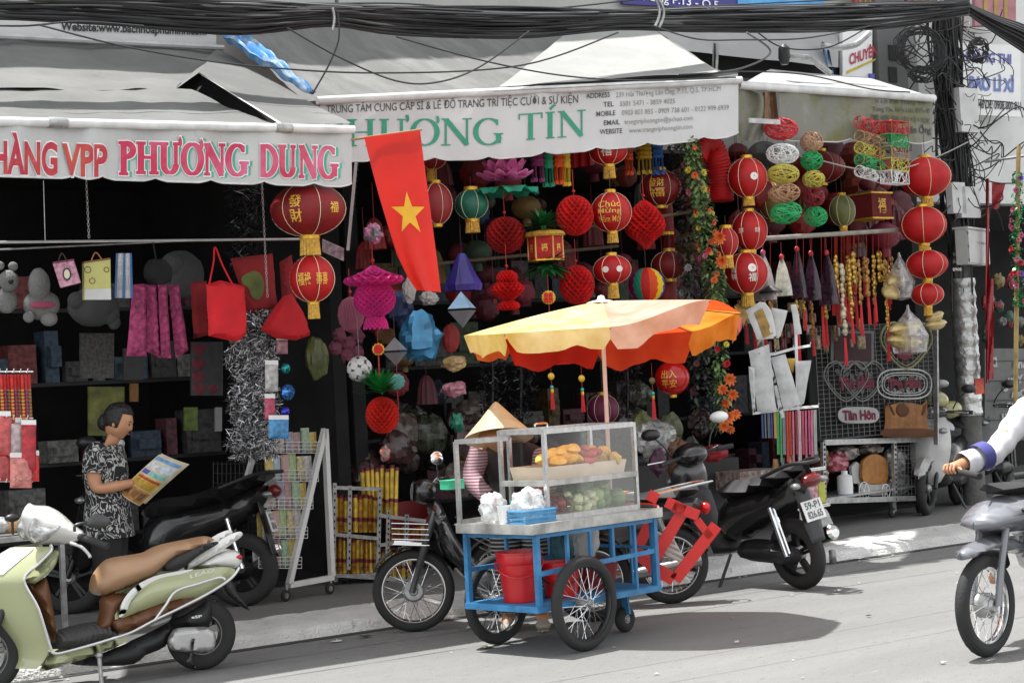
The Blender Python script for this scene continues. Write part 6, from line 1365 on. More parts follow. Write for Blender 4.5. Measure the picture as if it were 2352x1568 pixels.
def headw(p):
 f,z,w=p.dot(RGT),p.z,abs(p.dot(FWD));s=1.0
 g=lambda a,b,c:math.exp(-(a/b)**2-(w/c)**2)
 if f>0:
  s+=.16*g(z+.16,.10,.16)+.10*g(z-.02,.12,.10)
  s+=.05*g(z-.26,.10,.5)+.05*g(z+.48,.07,.25)+.06*g(z+.78,.14,.3)
  s-=.07*math.exp(-((z-.08)/.09)**2-((w-.38)/.17)**2)
  s+=.03*math.exp(-((z+.15)/.18)**2-((w-.5)/.2)**2)
 if z<-.2:s-=.05*(w>.5)*(-z-.2)
 return s
m=MB();m.ell(hc,(.088,.088,.118),72,52,HR,headw);m.build('head',SKIN,woman,sharp=80)
for w in(.034,-.034):
 m=MB();m.ell(hp(.077,.010,w),(.007,.011,.004),10,6,HR);m.build('eye',mat('eye dark','1a1210',.3),woman)
 m=MB();m.tube([hp(.081,.028,w-.016),hp(.083,.033,w),hp(.076,.030,w+.016)],.0032,5);m.build('eyebrow',HAIR,woman)
m=MB();m.tube([hp(.080,-.056,-.020),hp(.091,-.054,0),hp(.080,-.056,.020)],[.003,.006,.003],8);m.build('lips',mat('lip brown','7d4038',.5),woman)
m=MB();m.ell(hp(-.008,-.008,.085),(.016,.010,.030),12,8,HR);m.build('ear',SKIN,woman)
m=MB();hairw=lambda p:(1+.07*noise.noise(p*4)+.03*noise.noise(V((p.x*16,p.y*16,p.z*4))))*(.70 if p.dot(RGT)>.42 and p.z<.42 else 1)*(.92 if p.z<-.5 else 1)
m.ell(hp(-.012,.022,0),(.102,.100,.112),44,30,HR,hairw);m.ell(hp(-.085,-.03,0),(.05,.055,.06),22,14,HR,lambda p:1+.1*noise.noise(p*5));m.build('hair',HAIR,woman,sharp=50)
rr=random.Random(77);m=MB()
for i in range(140):
 a=rr.uniform(-1.4,1.4);b=rr.uniform(-.2,1.3);d=HR@(-FWD*math.sin(a)*math.cos(b)+BZ*math.sin(b)-RGT*math.cos(a)*math.cos(b)*.6);p=hp(-.012,.022,0)+V((d.x*.103,d.y*.103,d.z*.113));q=hp(-.09,-.03,0)+V((rr.uniform(-.03,.03),rr.uniform(-.03,.03),rr.uniform(-.03,.03)));o=d*.012
 m.tube([p,p.lerp(q,.35)+o*1.6,p.lerp(q,.7)+o],.0022,3)
m.build('hair_strands',HAIR,woman,kind='stuff')
m=MB();A1,A2=RGT,FWD
loft(m,smoothsecs([(qw(250,1022),A1,.085,A2,.10),(qw(243,1040),A1,.125,A2,.19),(qw(243,1080),A1,.145,A2,.19),(qw(246,1130),A1,.14,A2,.17),(qw(247,1180),A1,.155,A2,.19),(qw(250,1232),A1,.17,A2,.21)]));m.build('dress',DRESS,woman)
for w,x,y in((.16,229,1083),(-.16,250,1092)):
 m=MB();m.tube(cr([qw(238,1030,w*.75),qw(231,1050,w*1.08),qw(x,y,w*1.2)],4),[.07,.075,.078,.079,.078,.077,.075,.073,.072],16,cap=False);m.build('sleeve',DRESS,woman)
m=MB()
for w in(.09,-.09):m.tube([qw(250,1215,w),qw(254,1300,w),QW.P(.02,.13,w)],[.115,.09,.07],16)
m.build('trousers',mat('black trousers','171718',.8),woman)
PAPER=mat('newsprint','b9ae93',.8,var=.2,scale=12)
nws=thing('newspaper','open coloured newspaper with yellow and blue pages held by the woman','newspaper',qw(350,1158,.14))
PNc=[(371,1042),(430,1066),(325,1160),(277,1128)]
def npg(u,v,l=0):
 p=V(PNc[0]).lerp(V(PNc[1]),u).lerp(V(PNc[3]).lerp(V(PNc[2]),u),v);return qw(p.x,p.y,.09+.04*math.sin(u*PI)+.03*math.sin(v*4)+l)
m=MB();m.grid(npg,14,20);m.build('front_page',PAPER,nws)
m=MB();m.grid(lambda u,v:npg(u*1.06+.02,v*.96-.03,-.03),10,10);m.build('back_page',PAPER,nws)
def block(u0,u1,v0,v1,cl,nm='print_block',lift=.003):
 m=MB();m.grid(lambda u,v:npg(u0+(u1-u0)*u,v0+(v1-v0)*v,lift),4,4);m.build(nm,mat('print '+cl,cl,.7,var=.3,scale=40),nws)
for a in((.04,.96,.03,.10,'5a86b0'),(.04,.45,.13,.30,'b8b8b8'),(.5,.95,.13,.30,'a9b4bf'),(.04,.3,.33,.42,'4a4f9a'),(.35,.95,.33,.42,'6fa6a0'),(.03,.97,.45,.70,'c09a3a'),(.03,.97,.72,.98,'a8743a'),(.1,.3,.76,.9,'5b4630'),(.4,.62,.76,.92,'7a5a38'),(.7,.9,.76,.92,'6b5034'),(.06,.94,.47,.52,'9a3a2a')):block(*a,lift=.003 if a[2]in(.03,.13,.33,.45,.72)else .005)
m=MB()
for k in range(14):
 v=.54+.012*k;u=.06 if k%2 else .5
 m.grid(lambda a,b:npg(u+.4*a,v+.005*b,.006),3,1)
m.build('text_lines',mat('print ink','2a2420',.8),nws,kind='stuff')
vb=atz(1190,1446,0);QV=PL(vb,RGT);vend=thing('person','street vendor in a conical straw hat bending behind the fruit cart','person',vb)
def qv(x,y,w=0):return QV.P(*QV.at(x,y),w)
nodes=[(QV.P(.06,.86,0),(.12,.15)),(QV.P(.04,1.02,.06),(.12,.14)),(QV.P(.02,1.19,.14),(.11,.15)),(QV.P(-.06,1.24,.22),.06),(QV.P(-.12,1.28,.28),.075),(QV.P(-.13,1.33,.29),.085),(QV.P(-.18,1.19,.14),.06),(QV.P(-.24,1.02,.2),.048),(QV.P(-.14,.90,.36),.036),(QV.P(-.11,.87,.40),(.034,.022)),(QV.P(.18,1.17,.14),.06),(QV.P(.25,.98,.2),.048),(QV.P(.16,.9,.34),.036),(QV.P(.13,.88,.38),(.034,.022)),(QV.P(-.04,.8,0),.10),(QV.P(-.05,.45,.02),.07),(QV.P(-.06,.09,-.02),.045),(QV.P(-.07,.035,.12),.036),(QV.P(.14,.8,0),.10),(QV.P(.15,.45,.02),.07),(QV.P(.16,.09,-.02),.045),(QV.P(.17,.035,.12),.036)]
ed=[(0,1),(1,2),(2,3),(3,4),(4,5),(2,6),(6,7),(7,8),(8,9),(2,10),(10,11),(11,12),(12,13),(0,14),(14,15),(15,16),(16,17),(0,18),(18,19),(19,20),(20,21)]
for hb,sx in((9,-1),(13,1)):
 c=V(nodes[hb][0])
 for j in range(4):
  k=len(nodes);d=QV.u*((j-1.5)*.02)
  nodes+=[(c+d+QV.n*.04,.0085),(c+d*1.2+QV.n*.075-BZ*.012,.008),(c+d*1.2+QV.n*.09-BZ*.035,.007)];ed+=[(hb,k),(k,k+1),(k+1,k+2)]
 k=len(nodes);nodes+=[(c+QV.u*(.04*-sx)+QV.n*.02,.009),(c+QV.u*(.05*-sx)+QV.n*.05-BZ*.015,.008)];ed+=[(hb,k),(k,k+1)]
skinmesh('body',nodes,ed,SKIN,vend)
STRIPE=pattern('pink striped cloth','6f4650','a98f94',16,.5,.3,'Z');PLAID=pattern('black white plaid','1b1b1c','8a8a88',12,.72,.4,'Z')
m=MB();loft(m,smoothsecs([(QV.P(.05,.84,0),RGT,.19,FWD,.14),(QV.P(.04,1.0,.05),RGT,.18,FWD,.14),(QV.P(.02,1.17,.12),RGT,.21,FWD,.13),(QV.P(.01,1.24,.17),RGT,.11,FWD,.09)]));m.build('shirt',mat('dark vest','2a2024',.8,var=.3),vend)
for sx,kk in((-1,(6,7,8)),(1,(10,11,12))):
 m=MB();m.tube(cr([nodes[i][0]for i in kk],4),[.08,.076,.073,.07,.067,.062,.058,.055,.052][:9],14,cap=False);m.build('sleeve',STRIPE,vend)
m=MB()
for x in(-.05,.15):m.tube([QV.P(x,.86,0),QV.P(x,.45,.02),QV.P(x*1.05,.13,-.02)],[.12,.10,.09],16)
m.build('trousers',PLAID,vend)
for x in(-.065,.165):m=MB();m.ell(QV.P(x,.035,.08),(.05,.11,.04),14,8,Matrix.Rotation(math.atan2(QV.n.y,QV.n.x)-PI/2,3,'Z'));m.build('shoe',mat('pale shoes','8f8a80',.6),vend)
m=MB()
hx=qv(1139,921,.30);hd=(BZ*.93-QV.n*.30-RGT*.04).normalized()
hL=.25;hR=.225;hx=hx
m.lathe([(.003,0),(.02,-.012),(hR*.5,-hL*.48),(hR*.97,-hL*.93),(hR,-hL*.98),(hR*.96,-hL*.97),(hR*.5,-hL*.5),(.002,-.03)],hx,hd,48);
hat=m.build('conical_hat',mat('palm leaf hat','c9b296',.6,var=.12,scale=10,bump=.25,bscale=26,wave='Z',transl=.25),vend)
ms=atz(2270,1507,0);um_=V((.99,.14,0)).normalized()
ridden(ms,um_)
PM=PL(ms,um_);rid=thing('person','scooter rider cut off by the right edge in a white and purple sleeve','person',PM.P(.75,0))
sh_=lambda s:PM.P(.92,1.30,.2*s)
nodes=[(PM.P(1.0,.88),(.15,.17)),(PM.P(1.02,1.08),(.13,.16)),(PM.P(1.0,1.30),(.12,.16)),(PM.P(.99,1.42),.06),(PM.P(.97,1.5),.08),(PM.P(.96,1.6),.095)]
ed=[(0,1),(1,2),(2,3),(3,4),(4,5)]
for s in(1,-1):
 k=len(nodes);nodes+=[(sh_(s),.07),(PM.P(.70,1.07,.31*s),.052),(PM.P(.36,1.02,.34*s),.036),(PM.P(.30,1.02,.33*s),(.04,.026)),(PM.P(.80,.82,.14*s),.09),(PM.P(.38,.66,.17*s),.065),(PM.P(.46,.42,.17*s),.045),(PM.P(.36,.36,.17*s),.035)]
 ed+=[(2,k),(k,k+1),(k+1,k+2),(k+2,k+3),(0,k+4),(k+4,k+5),(k+5,k+6),(k+6,k+7)]
 for j in range(4):
  q=len(nodes);c=PM.P(.285,1.03,.33*s)+PM.n*((j-1.5)*.021)
  nodes+=[(c-PM.u*.03,.009),(c-PM.u*.045-BZ*.03,.009),(c-PM.u*.02-BZ*.05,.008)];ed+=[(k+3,q),(q,q+1),(q+1,q+2)]
 q=len(nodes);c=PM.P(.30,1.0,(.33-.05)*s);nodes+=[(c,.009),(c-PM.u*.03-BZ*.015,.009)];ed+=[(k+3,q),(q,q+1)]
skinmesh('body',nodes,ed,SKIN,rid)
WJ=mat('white jacket','c4c4c6',.7,var=.08);PJ=mat('purple sleeve band','3a3a78',.7,var=.15)
for s in(1,-1):
 m=MB();m.tube(cr([PM.P(.98,1.33,.16*s),sh_(s),PM.P(.70,1.07,.31*s),PM.P(.40,1.03,.34*s)],12),[x*(1+.05*math.sin(i*1.9))for i,x in enumerate([.085-(.023*k/36)for k in range(37)])]if True else[.085,.088,.09,.09,.09,.086,.082,.078,.074,.07,.066,.064,.062],16,cap=False);[setattr(m,'v',[v+BZ*.012*noise.noise(v*14)+PM.n*.012*noise.noise(v*11+V((4,0,0)))for v in m.v])];m.build('sleeve',WJ,rid)
 m=MB();m.tube([PM.P(.62,1.06,.318*s),PM.P(.53,1.047,.328*s)],[.086,.080],16,cap=False);m.build('sleeve_band',PJ,rid)
m=MB();loft(m,smoothsecs([(PM.P(1.0,.84),PM.u,.16,PM.n,.2),(PM.P(1.02,1.08),PM.u,.15,PM.n,.19),(PM.P(1.0,1.30),PM.u,.14,PM.n,.21),(PM.P(.99,1.40),PM.u,.07,PM.n,.08)]));m.build('jacket',WJ,rid)
m=MB()
for s in(1,-1):m.tube(cr([PM.P(1.0,.86,.1*s),PM.P(.66,.80,.14*s),PM.P(.38,.66,.17*s),PM.P(.45,.44,.17*s)],3),[.13,.125,.12,.115,.105,.095,.085,.08,.075,.07],14)
m.build('trousers',mat('black trousers'),rid)
m=MB();m.ell(PM.P(.96,1.63),(.135,.135,.13),24,16);m.build('helmet',WJ,rid);m=MB();m.ell(PM.P(.90,1.60),(.10,.10,.07),18,12);m.build('visor',mat('dark visor','1a1a1c',.15),rid)
# ================================================================== goods at the left shop
def rod(name,label,a,b,r,m_,group=None):m=MB();m.tube([a,b],r,8);return tag(m.build(name,m_),label,'rod',group)
rod('hanging_rod','long pale steel rod carrying gift bags across the left shop',at(-60,557,.55),at(705,549,.55),.009,mat('pale rod','b5b5b3',.4,.4))
rod('hanging_rod','thinner second rod slanting up behind the long pale one',at(-60,576,.75),at(445,552,.6),.006,STEEL)
def chain(x,y0,y1,Y,label,link=.024):
 m=MB();p=at(x,y0,Y);L=p.z-at(x,y1,Y).z;n=int(L/(link*.8))
 for i in range(n):
  c=p-BZ*(i*link*.8);ex=BX if i%2 else BY;m.tube([c+ex*(.007*math.cos(t*PI/4))+BZ*(link*.55*math.sin(t*PI/4))for t in range(8)],.0022,3,closed=True)
 tag(m.build('chain',STEEL),label,'chain')
chain(601,415,690,.4,'steel chain hanging in front of the red cloth bags');chain(198,415,552,.6,'steel chain hanging from the awning above the gift bags')
m=MB();m.tube([at(100,415,.6),at(104,556,.6)],.003,4);tag(m.build('cord',STEEL),'thin cord holding the pale rod at the far left','cord')
def outbag(name,label,pts,Y,T,m_,cat='bag',handles=(),group=None,extra=None,root=True,u=None,step=None):
 ys=[p[1]for p in pts];xs=[p[0]for p in pts];pl=PL(at(sum(xs)/len(xs),max(ys),Y),u or BX);q=[pl.at(*p)for p in pts]
 r=thing(name,label,cat,pl.P(*pl.at(sum(xs)/len(xs),max(ys))),group);m=MB();sd=xs[0]*.13
 m.pillow(pl,q,T,T*1.1,0,step,True,lambda a,b:.012*noise.noise(V((a*9+sd,b*5,0)))+.006*noise.noise(V((a*22,b*13,sd))));m.build('body',m_,r,sharp=35)
 for h in handles:m=MB();m.tube(cr([pl.P(*pl.at(*p),.01)for p in h],6),.006,6);m.build('handle',m_ if extra is None else extra,r)
 return r,pl
def rect(x0,y0,x1,y1,k=0):return[(x0-k,y1),(x1+k,y1),(x1,y0),(x0,y0)]
def C4(l):return[C(4,*p)for p in l]
RNW=mat('red nonwoven cloth','b3101c',.8,var=.15,scale=5,bump=.1,bscale=200);RNW2=mat('dark red nonwoven cloth','7d0c14',.8,var=.2);RNW3=mat('bright red nonwoven cloth','c8121f',.75,var=.1,bump=.1,bscale=200)
outbag('cloth_bag','narrow dark red cloth bag at the left of the red bag cluster',C4([(1280,385),(1390,375),(1400,740),(1300,762)]),.75,.03,RNW2)
outbag('cloth_bag','bright red cloth bag with long knotted straps, largest of the red bags',C4([(1385,400),(1480,370),(1640,410),(1655,560),(1650,740),(1590,785),(1400,745)]),.5,.05,RNW3,handles=(C4([(1400,400),(1430,250),(1440,150),(1490,270),(1560,405)]),))
r,pl=outbag('cloth_bag','dark red cloth bag printed with a green figure behind the chain',C4([(1550,225),(1830,190),(1865,560),(1670,595)]),.75,.03,RNW2)
m=MB();m.pillow(pl,cr([pl.at(*C(4,*p))for p in((1610,350),(1690,310),(1740,340),(1760,420),(1730,500),(1680,490),(1650,420),(1615,400))],3,True),.003,.02,.034,None,False);m.build('print',mat('dull green print','55602c',.8,var=.3),r)
outbag('cloth_bag','red cloth bag with folded corner under the flat gold lantern',C4([(1750,700),(1820,590),(1900,480),(1960,460),(2040,590),(2085,740),(1990,775),(1850,760)]),.6,.05,RNW)
outbag('cloth_bag','crimson cloth bag hanging behind the lantern with blossom print',C4([(1880,250),(1960,200),(2000,480),(1900,600)]),.8,.03,RNW2)
MAG=mat('magenta patterned cloth','7c1a4a',.75,var=.5,scale=26,col2='a83a6a')
for i,(a,lb)in enumerate((([(890,400),(975,395),(985,880),(850,880)],'magenta patterned cloth bag, leftmost of the magenta bunch'),([(980,400),(1055,402),(1080,895),(985,850)],'lighter magenta cloth bag second in the magenta bunch'),([(1060,400),(1120,400),(1150,895),(1085,890)],'dark magenta cloth bag third in the magenta bunch'),([(1130,400),(1200,400),(1268,840),(1180,895)],'magenta cloth bag rightmost in the magenta bunch'))):
 outbag('cloth_bag',lb,C4(a),.65+.04*(i%2),.035,MAG,group='magenta cloth bags on the rod')
m=MB();m.ell(at(*C(4,1060,320),.7),(.10,.06,.09),16,10,None,lambda p:1+.3*noise.noise(p*3));m.tube([at(*C(4,1060,300),.7),at(*C(4,1030,120),.6)],.006,5);tag(m.build('black_bundle',mat('black cloth','151516',.9)),'knotted black cloth bundle holding the magenta bags','bundle')
def giftbag(name,label,q,Y,m_,side,band=None,hcol=None,yaw=.3):
 pl=PL(at(*C(4,*q[0]),Y),V((math.cos(yaw),-math.sin(yaw),0)));P2_=[pl.at(*C(4,*p))for p in q];r=thing(name,label,'gift bag',pl.P(*P2_[0]),'paper gift bags on the rod')
 m=MB();m.slab(pl,P2_,-.07,0);m.build('bag_body',m_,r,smooth=False)
 m=MB();a,b,c,d=P2_;m.slab(pl,[d+V((.0,.0)),c,c+V((0,.012)),d+V((0,.012))],-.072,.002);m.build('rim',side,r,smooth=False)
 if band:m=MB();m.slab(pl,[a+V((-.001,-.001)),b+V((.001,-.001)),b+(c-b)*band[0],a+(d-a)*band[0]],.001,.004);m.build('band',band[1],r,smooth=False)
 m=MB();t=d.lerp(c,.25);u=d.lerp(c,.7);top=d.lerp(c,.45)+V((0,.06));m.tube(cr([pl.P(*t,.003),pl.P(*top,.003),pl.P(*u,.003)],6),.004,5);m.build('handle',hcol or STRING,r);return r,pl,P2_
r,pl,q=giftbag('gift_bag','pink patterned gift bag with an oval picture, hanging left on the rod',[(405,420),(540,385),(495,240),(355,262)],.5,mat('pink gift paper','b06a86',.6,var=.35,scale=30,col2='c99aa8'),mat('dark pink paper','6f2a45',.6),None,None,.5)
c=(q[0]+q[2])/2;m=MB();m.slab(pl,[c+V((.028*math.cos(t*PI/8),.042*math.sin(t*PI/8)))for t in range(16)],.002,.004);m.build('oval_frame',mat('dark oval','3a2530',.6),r,smooth=False);m=MB();m.slab(pl,[c+V((.018*math.cos(t*PI/8),.03*math.sin(t*PI/8)))for t in range(16)],.005,.007);m.build('oval_picture',mat('cream picture','c9c0a8',.6),r,smooth=False)
r,pl,q=giftbag('gift_bag','cream yellow gift bag with white lower band, hanging second on the rod',[(568,500),(745,500),(742,232),(565,258)],.5,mat('cream gift paper','b3b06a',.6,var=.12,scale=6),mat('brown paper','7a5230',.7),(.28,mat('white card')),mat('tan cord','9a6a3c',.7),.25)
m=MB()
for(x,y,R_)in((590,300,.02),(715,300,.016),(620,375,.018)):
 c=pl.at(*C(4,x,y));m.tube([pl.P(c.x+R_*math.cos(t*PI/6),c.y+R_*math.sin(t*PI/6),.003)for t in range(12)],.0025,4,closed=True)
m.build('print',mat('brown print','7d5a3c',.7),r)
for i in range(7):m=MB();m.bar(at(*C(4,790+14*i,190),.55),at(*C(4,780+16*i+RND.uniform(-10,10),490),.6),.022,.004);tag(m.build('cellophane_sleeve',(POLY if i%3 else mat('blue sleeve','2f5f9a',.4)),smooth=False),'narrow clear cellophane sleeve hanging right of the cream gift bag' if i%3 else 'narrow blue sleeve hanging among clear cellophane sleeves','sleeve','cellophane sleeves on the rod')
GPL=mat('grey white plush','6f6f6e',.95,var=.2,bump=.6,bscale=60)
def plush(label,parts,Y,mm=GPL,extra=()):
 r=thing('plush_toy',label,'plush toy',at(parts[0][0],parts[0][1]+parts[0][3]/2,Y),'plush toys in the dim left shop')
 for nm,(x,y,w,h)in zip(('body','head','ear','ear','foot','foot'),parts):
  c=at(x,y,Y-(.06 if nm!='body' else 0));s=pxm(c);m=MB();m.ell(c,(w/2/s,w/2.4/s,h/2/s),18,12,None,lambda p:1+.06*noise.noise(p*3));m.build(nm,mm,r)
 for nm,(x,y,w,h),m2 in extra:
  c=at(x,y,Y-.16);s=pxm(c);m=MB();m.ell(c,(w/2/s,.02,h/2/s),12,8);m.build(nm,m2,r)
 return r
plush('panda plush toy at the far left edge under the rods',((15,690,50,60),(20,645,46,50),(0,610,20,20),(30,612,22,22)),1.0,GPL,(('eye',(25,646,12,14),mat('black cloth')),))
plush('pale plush toy with a dusty pink scarf left of the pink gift bag',((95,700,84,70),(90,655,50,80),(66,728,26,26),(112,732,40,34)),.95,GPL,(('scarf',(98,700,66,18),mat('dusty pink scarf','8a3f55',.9)),))
plush('large grey plush toy lying behind the gift bags',((215,705,120,90),(250,720,50,50),(175,690,40,40),(262,740,30,34)),1.3,mat('dim plush','4a4a4a',.95,bump=.5))
plush('white faced plush toy high behind the magenta bags',((415,630,110,110),(398,610,60,60)),1.6,mat('dim plush'))
def poster(name,label,x0,y0,x1,y1,Y,mm,cat='poster',deco=None,group=None):
 pl=PL(at((x0+x1)/2,y1,Y),BX);r=thing(name,label,cat,pl.o,group);m=MB();a,b,c,d=[pl.at(*p)for p in rect(x0,y0,x1,y1)];m.slab(pl,[a,b,c,d],-.02,0);m.build('board',mm,r,smooth=False)
 if deco:
  for nm,pts,m2 in deco:m=MB();m.pillow(pl,cr([pl.at(*p)for p in pts],3,True),.004,.02,.001,None,False);m.build(nm,m2,r)
 return r
def heart(cx,cy,R_):return[(cx,cy+R_),(cx-R_*.95,cy+.05*R_),(cx-R_*.9,cy-.6*R_),(cx-R_*.45,cy-.85*R_),(cx,cy-.5*R_),(cx+R_*.45,cy-.85*R_),(cx+R_*.9,cy-.6*R_),(cx+R_*.95,cy+.05*R_)]
poster('poster','silver grey patterned board below the large grey plush toy',185,765,262,868,1.4,mat('silver pattern board','3d3d3c',.5,.3,var=.6,scale=40));poster('poster','small dark framed card right of the silver grey board',284,800,330,872,1.5,mat('dim card','303030',.6,var=.3,scale=14))
HM=mat('dark crimson','5c1024',.6)
poster('heart_card','grey hanging card with crimson hearts left of the tinsel column',440,785,512,908,1.2,mat('dim card'),'card',[('heart',[(x+.0,y)for x,y in heart(*h)],HM)for h in((457,802,16),(456,836,16),(455,866,15),(457,893,15),(490,893,12))])
poster('craft_board','green yellow craft board standing behind the reading woman',204,888,286,1000,1.7,mat('green yellow board','4d5420',.6,var=.5,scale=9,col2='6f7030'),'board');poster('craft_board','narrow yellow orange packet hanging right of the craft board',300,880,318,922,1.6,mat('amber packet','6f4a14',.5,var=.4),'packet');poster('craft_board','small green packet hanging left of the slotted white strip',424,935,454,988,1.5,mat('olive packet','4c5a1c',.5,var=.5,scale=20),'packet')
poster('slotted_strip','slotted white strip standing before the tinsel column',496,935,510,990,1.3,mat('dim white strip','7a7a79',.6),'strip')
def shelf(x0,x1,z,Y,label):
 m=MB();m.box(((x0+x1)/2,Y+.15,z),(x1-x0,.36,.03));tag(m.build('shelf',mat('dark shelf','262626',.7),smooth=False),label,'shelf')
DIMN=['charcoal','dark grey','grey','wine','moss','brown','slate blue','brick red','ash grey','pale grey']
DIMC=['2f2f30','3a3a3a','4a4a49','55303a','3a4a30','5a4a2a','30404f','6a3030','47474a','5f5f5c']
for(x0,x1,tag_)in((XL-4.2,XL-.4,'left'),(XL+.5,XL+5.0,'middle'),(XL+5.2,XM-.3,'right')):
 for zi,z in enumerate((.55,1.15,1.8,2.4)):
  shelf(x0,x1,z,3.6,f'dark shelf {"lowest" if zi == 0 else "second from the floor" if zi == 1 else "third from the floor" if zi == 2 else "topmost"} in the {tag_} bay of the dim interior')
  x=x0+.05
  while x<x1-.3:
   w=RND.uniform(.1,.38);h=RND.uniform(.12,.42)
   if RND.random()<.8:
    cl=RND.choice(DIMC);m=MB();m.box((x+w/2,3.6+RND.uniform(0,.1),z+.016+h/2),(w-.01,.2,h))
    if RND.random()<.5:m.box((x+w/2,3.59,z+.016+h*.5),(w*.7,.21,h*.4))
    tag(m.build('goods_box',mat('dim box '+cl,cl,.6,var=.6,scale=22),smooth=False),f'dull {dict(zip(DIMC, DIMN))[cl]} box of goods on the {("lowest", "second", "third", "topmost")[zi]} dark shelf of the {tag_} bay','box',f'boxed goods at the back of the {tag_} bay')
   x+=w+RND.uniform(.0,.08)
def tinsel(name,label,xs,Y,R_,mats,n,L=(.05,.10),kind='stuff',w=.004):
 P_2=cr([at(x,y,Y)for x,y in xs],8);rr=random.Random(int(xs[0][0]));obs=[MB()for _ in mats]
 for i in range(n):
  t=rr.random()*(len(P_2)-1);k=int(t);c=P_2[k].lerp(P_2[min(k+1,len(P_2)-1)],t-k);a=rr.uniform(0,6.28);q=R_*math.sqrt(rr.random())*(1+.15*math.sin(t*.8))
  p=c+V((math.cos(a)*q,math.sin(a)*q,0));d=V((rr.gauss(0,1),rr.gauss(0,1),rr.gauss(0,.8))).normalized();l=rr.uniform(*L);s=d.cross(V((rr.gauss(0,1),rr.gauss(0,1),rr.gauss(0,1)))).normalized()*w
  m=obs[rr.randrange(len(mats))];m.add([p-s,p+s,p+d*l+s*.6,p+d*l-s*.6],[(0,1,2,3)])
 r=thing(name,label,'tinsel',P_2[-1]);
 for m,mm in zip(obs,mats):m.build('strands',mm,r,smooth=False,kind='stuff')
 m=MB();m.tube(P_2,.012,6);m.build('core',BLACK,r);return r
SIL1=mat('silver tinsel','c9c9cc',.2,.9,var=.2);SIL2=mat('dark silver tinsel','4a4a4c',.25,.9,var=.3);SIL3=mat('white tinsel','d9d9d9',.4)
tinsel('silver_tinsel','thick shaggy column of silver tinsel garlands left of the white display rack',[(582,715),(578,800),(584,900),(580,1000),(586,1050)],.85,.17,[SIL1,SIL2,SIL2,SIL3],13000,(.02,.055),w=.0022)
tinsel('dark_tinsel','dark tinsel garland hanging behind the huge dark red lantern',[(560,430),(565,520),(558,600)],1.1,.09,[SIL2,mat('black cloth')],1200)
for x,y0,y1,lb in((1130,800,950,'left'),(1195,790,960,'right')):tinsel('dark_tinsel',f'dark glitter curtain {lb} of two behind the conical hat',[(x,y0),(x+2,(y0+y1)/2),(x,y1)],1.5,.13,[mat('black glitter','2a2a2c',.2,.8,var=.6,scale=60),mat('black cloth'),SIL2],900,(.02,.05))
tinsel('dark_tinsel','dim purple glitter curtain beside the umbrella pole',[(1440,840),(1442,900),(1440,960)],1.8,.13,[mat('purple glitter','3a1424',.3,.6,var=.6,scale=60),mat('black cloth')],700,(.02,.05))
def packet(x,y,w,h,Y,col,label,film=True,cat='packet'):
 pl=PL(at(x,y+h/2,Y),BX);r=thing('hanging_packet',label,cat,pl.o,'small packets hanging on display');q=[pl.at(*p)for p in rect(x-w/2,y-h/2,x+w/2,y+h/2)]
 m=MB();m.pillow(pl,q,.018,.03);m.build('contents',mat('packet '+col,col,.4,var=.45,scale=30),r)
 m=MB();m.slab(pl,[q[3]+V((0,0)),q[2],q[2]+V((0,.03)),q[3]+V((0,.03))],-.001,.001);m.build('header_card',WHITE,r,smooth=False);return r
packet(624,868,30,62,.6,'a5a5a3','clear packet with a pale doll hanging on the tinsel');packet(620,940,24,52,.6,'a8405a','pink packet hanging lower on the tinsel');packet(640,985,46,44,.55,'3f7fae','blue printed bag hanging at the foot of the tinsel');packet(648,797,26,32,.65,'8a6068','dim pink packet hanging at the top of the tinsel')
for x,y,w,cl,lb in((661,900,36,'3a6fae','blue glitter ball'),(655,945,24,'33309a','small violet glitter ball'),(656,846,24,'1f7a7a','teal glitter bow')):
 blob('glitter_ball',lb+' hanging right of the silver tinsel','ornament',x,y,w,w,.6,mat('glitter '+cl,cl,.2,.7,var=.8,scale=90),.08,6,20,8)
for y,lb in((560,'grey checked flag strip hanging below the slotted strut'),):m=MB();m.grid(lambda u,v:at(740+50*u,548+22*u+30*v,.5),6,4);tag(m.build('cloth_strip',mat('grey pink strip','77676a',.7,var=.6,scale=24)),lb,'cloth')
lr_=thing('hook_rack','white wire hook rack with red strings and packets at the left edge','rack',at(30,1180,.45))
m=MB();m.tube([at(-60,1200,.5),at(-60,840,.5)],.012,8)
for y in(853,960,1105):m.bar(at(-60,y,.5),at(76,y,.4),.008);[m.tube([at(-20+16*k,y,.43),at(-18+16*k,y+2,.36),at(-16+16*k,y-6,.34)],.003,4)for k in range(6)]
m.build('wire_frame',WHITE,lr_,kind='stuff')
for k in range(12):
 x=-22+8*k;c=at(x,860,.38+.02*(k%3));m=MB();L=.30+.05*(k%3);m.tube([c,c-BZ*L],.010,6)
 r=thing('bead_string','red and gold bead string hanging on the top hook row of the left edge rack','bead string',c-BZ*L,'bead strings at the left edge');m.build('string',mat('red bead','b01a14',.4,var=.4,scale=60),r);m=MB()
 for j in range(9):m.ell(c-BZ*(.10+.022*j),.012,8,6)
 m.build('beads',mat(('gold bead','violet bead','green bead')[k%3],('b58a3a','6a4a6a','6a7a4a')[k%3],.3,.4),r,kind='stuff')
for k,(x,y,w,h,cl)in enumerate(((5,1000,40,90,'b04a4a'),(40,1010,44,80,'a89a9a'),(66,1030,34,110,'a0202a'),(10,1075,60,60,'9c3a3a'),(48,1085,50,70,'b8706a'),(78,1075,24,60,'c02a2a'))):
 packet(x,y,w,h,.36+.03*(k%2),cl,('red sweet packet upper left','pale sweet packet upper middle','tall dark red packet on the right','red packet lower left','pale pink packet lower middle','bright red packet lower right')[k]+' on the left edge rack')
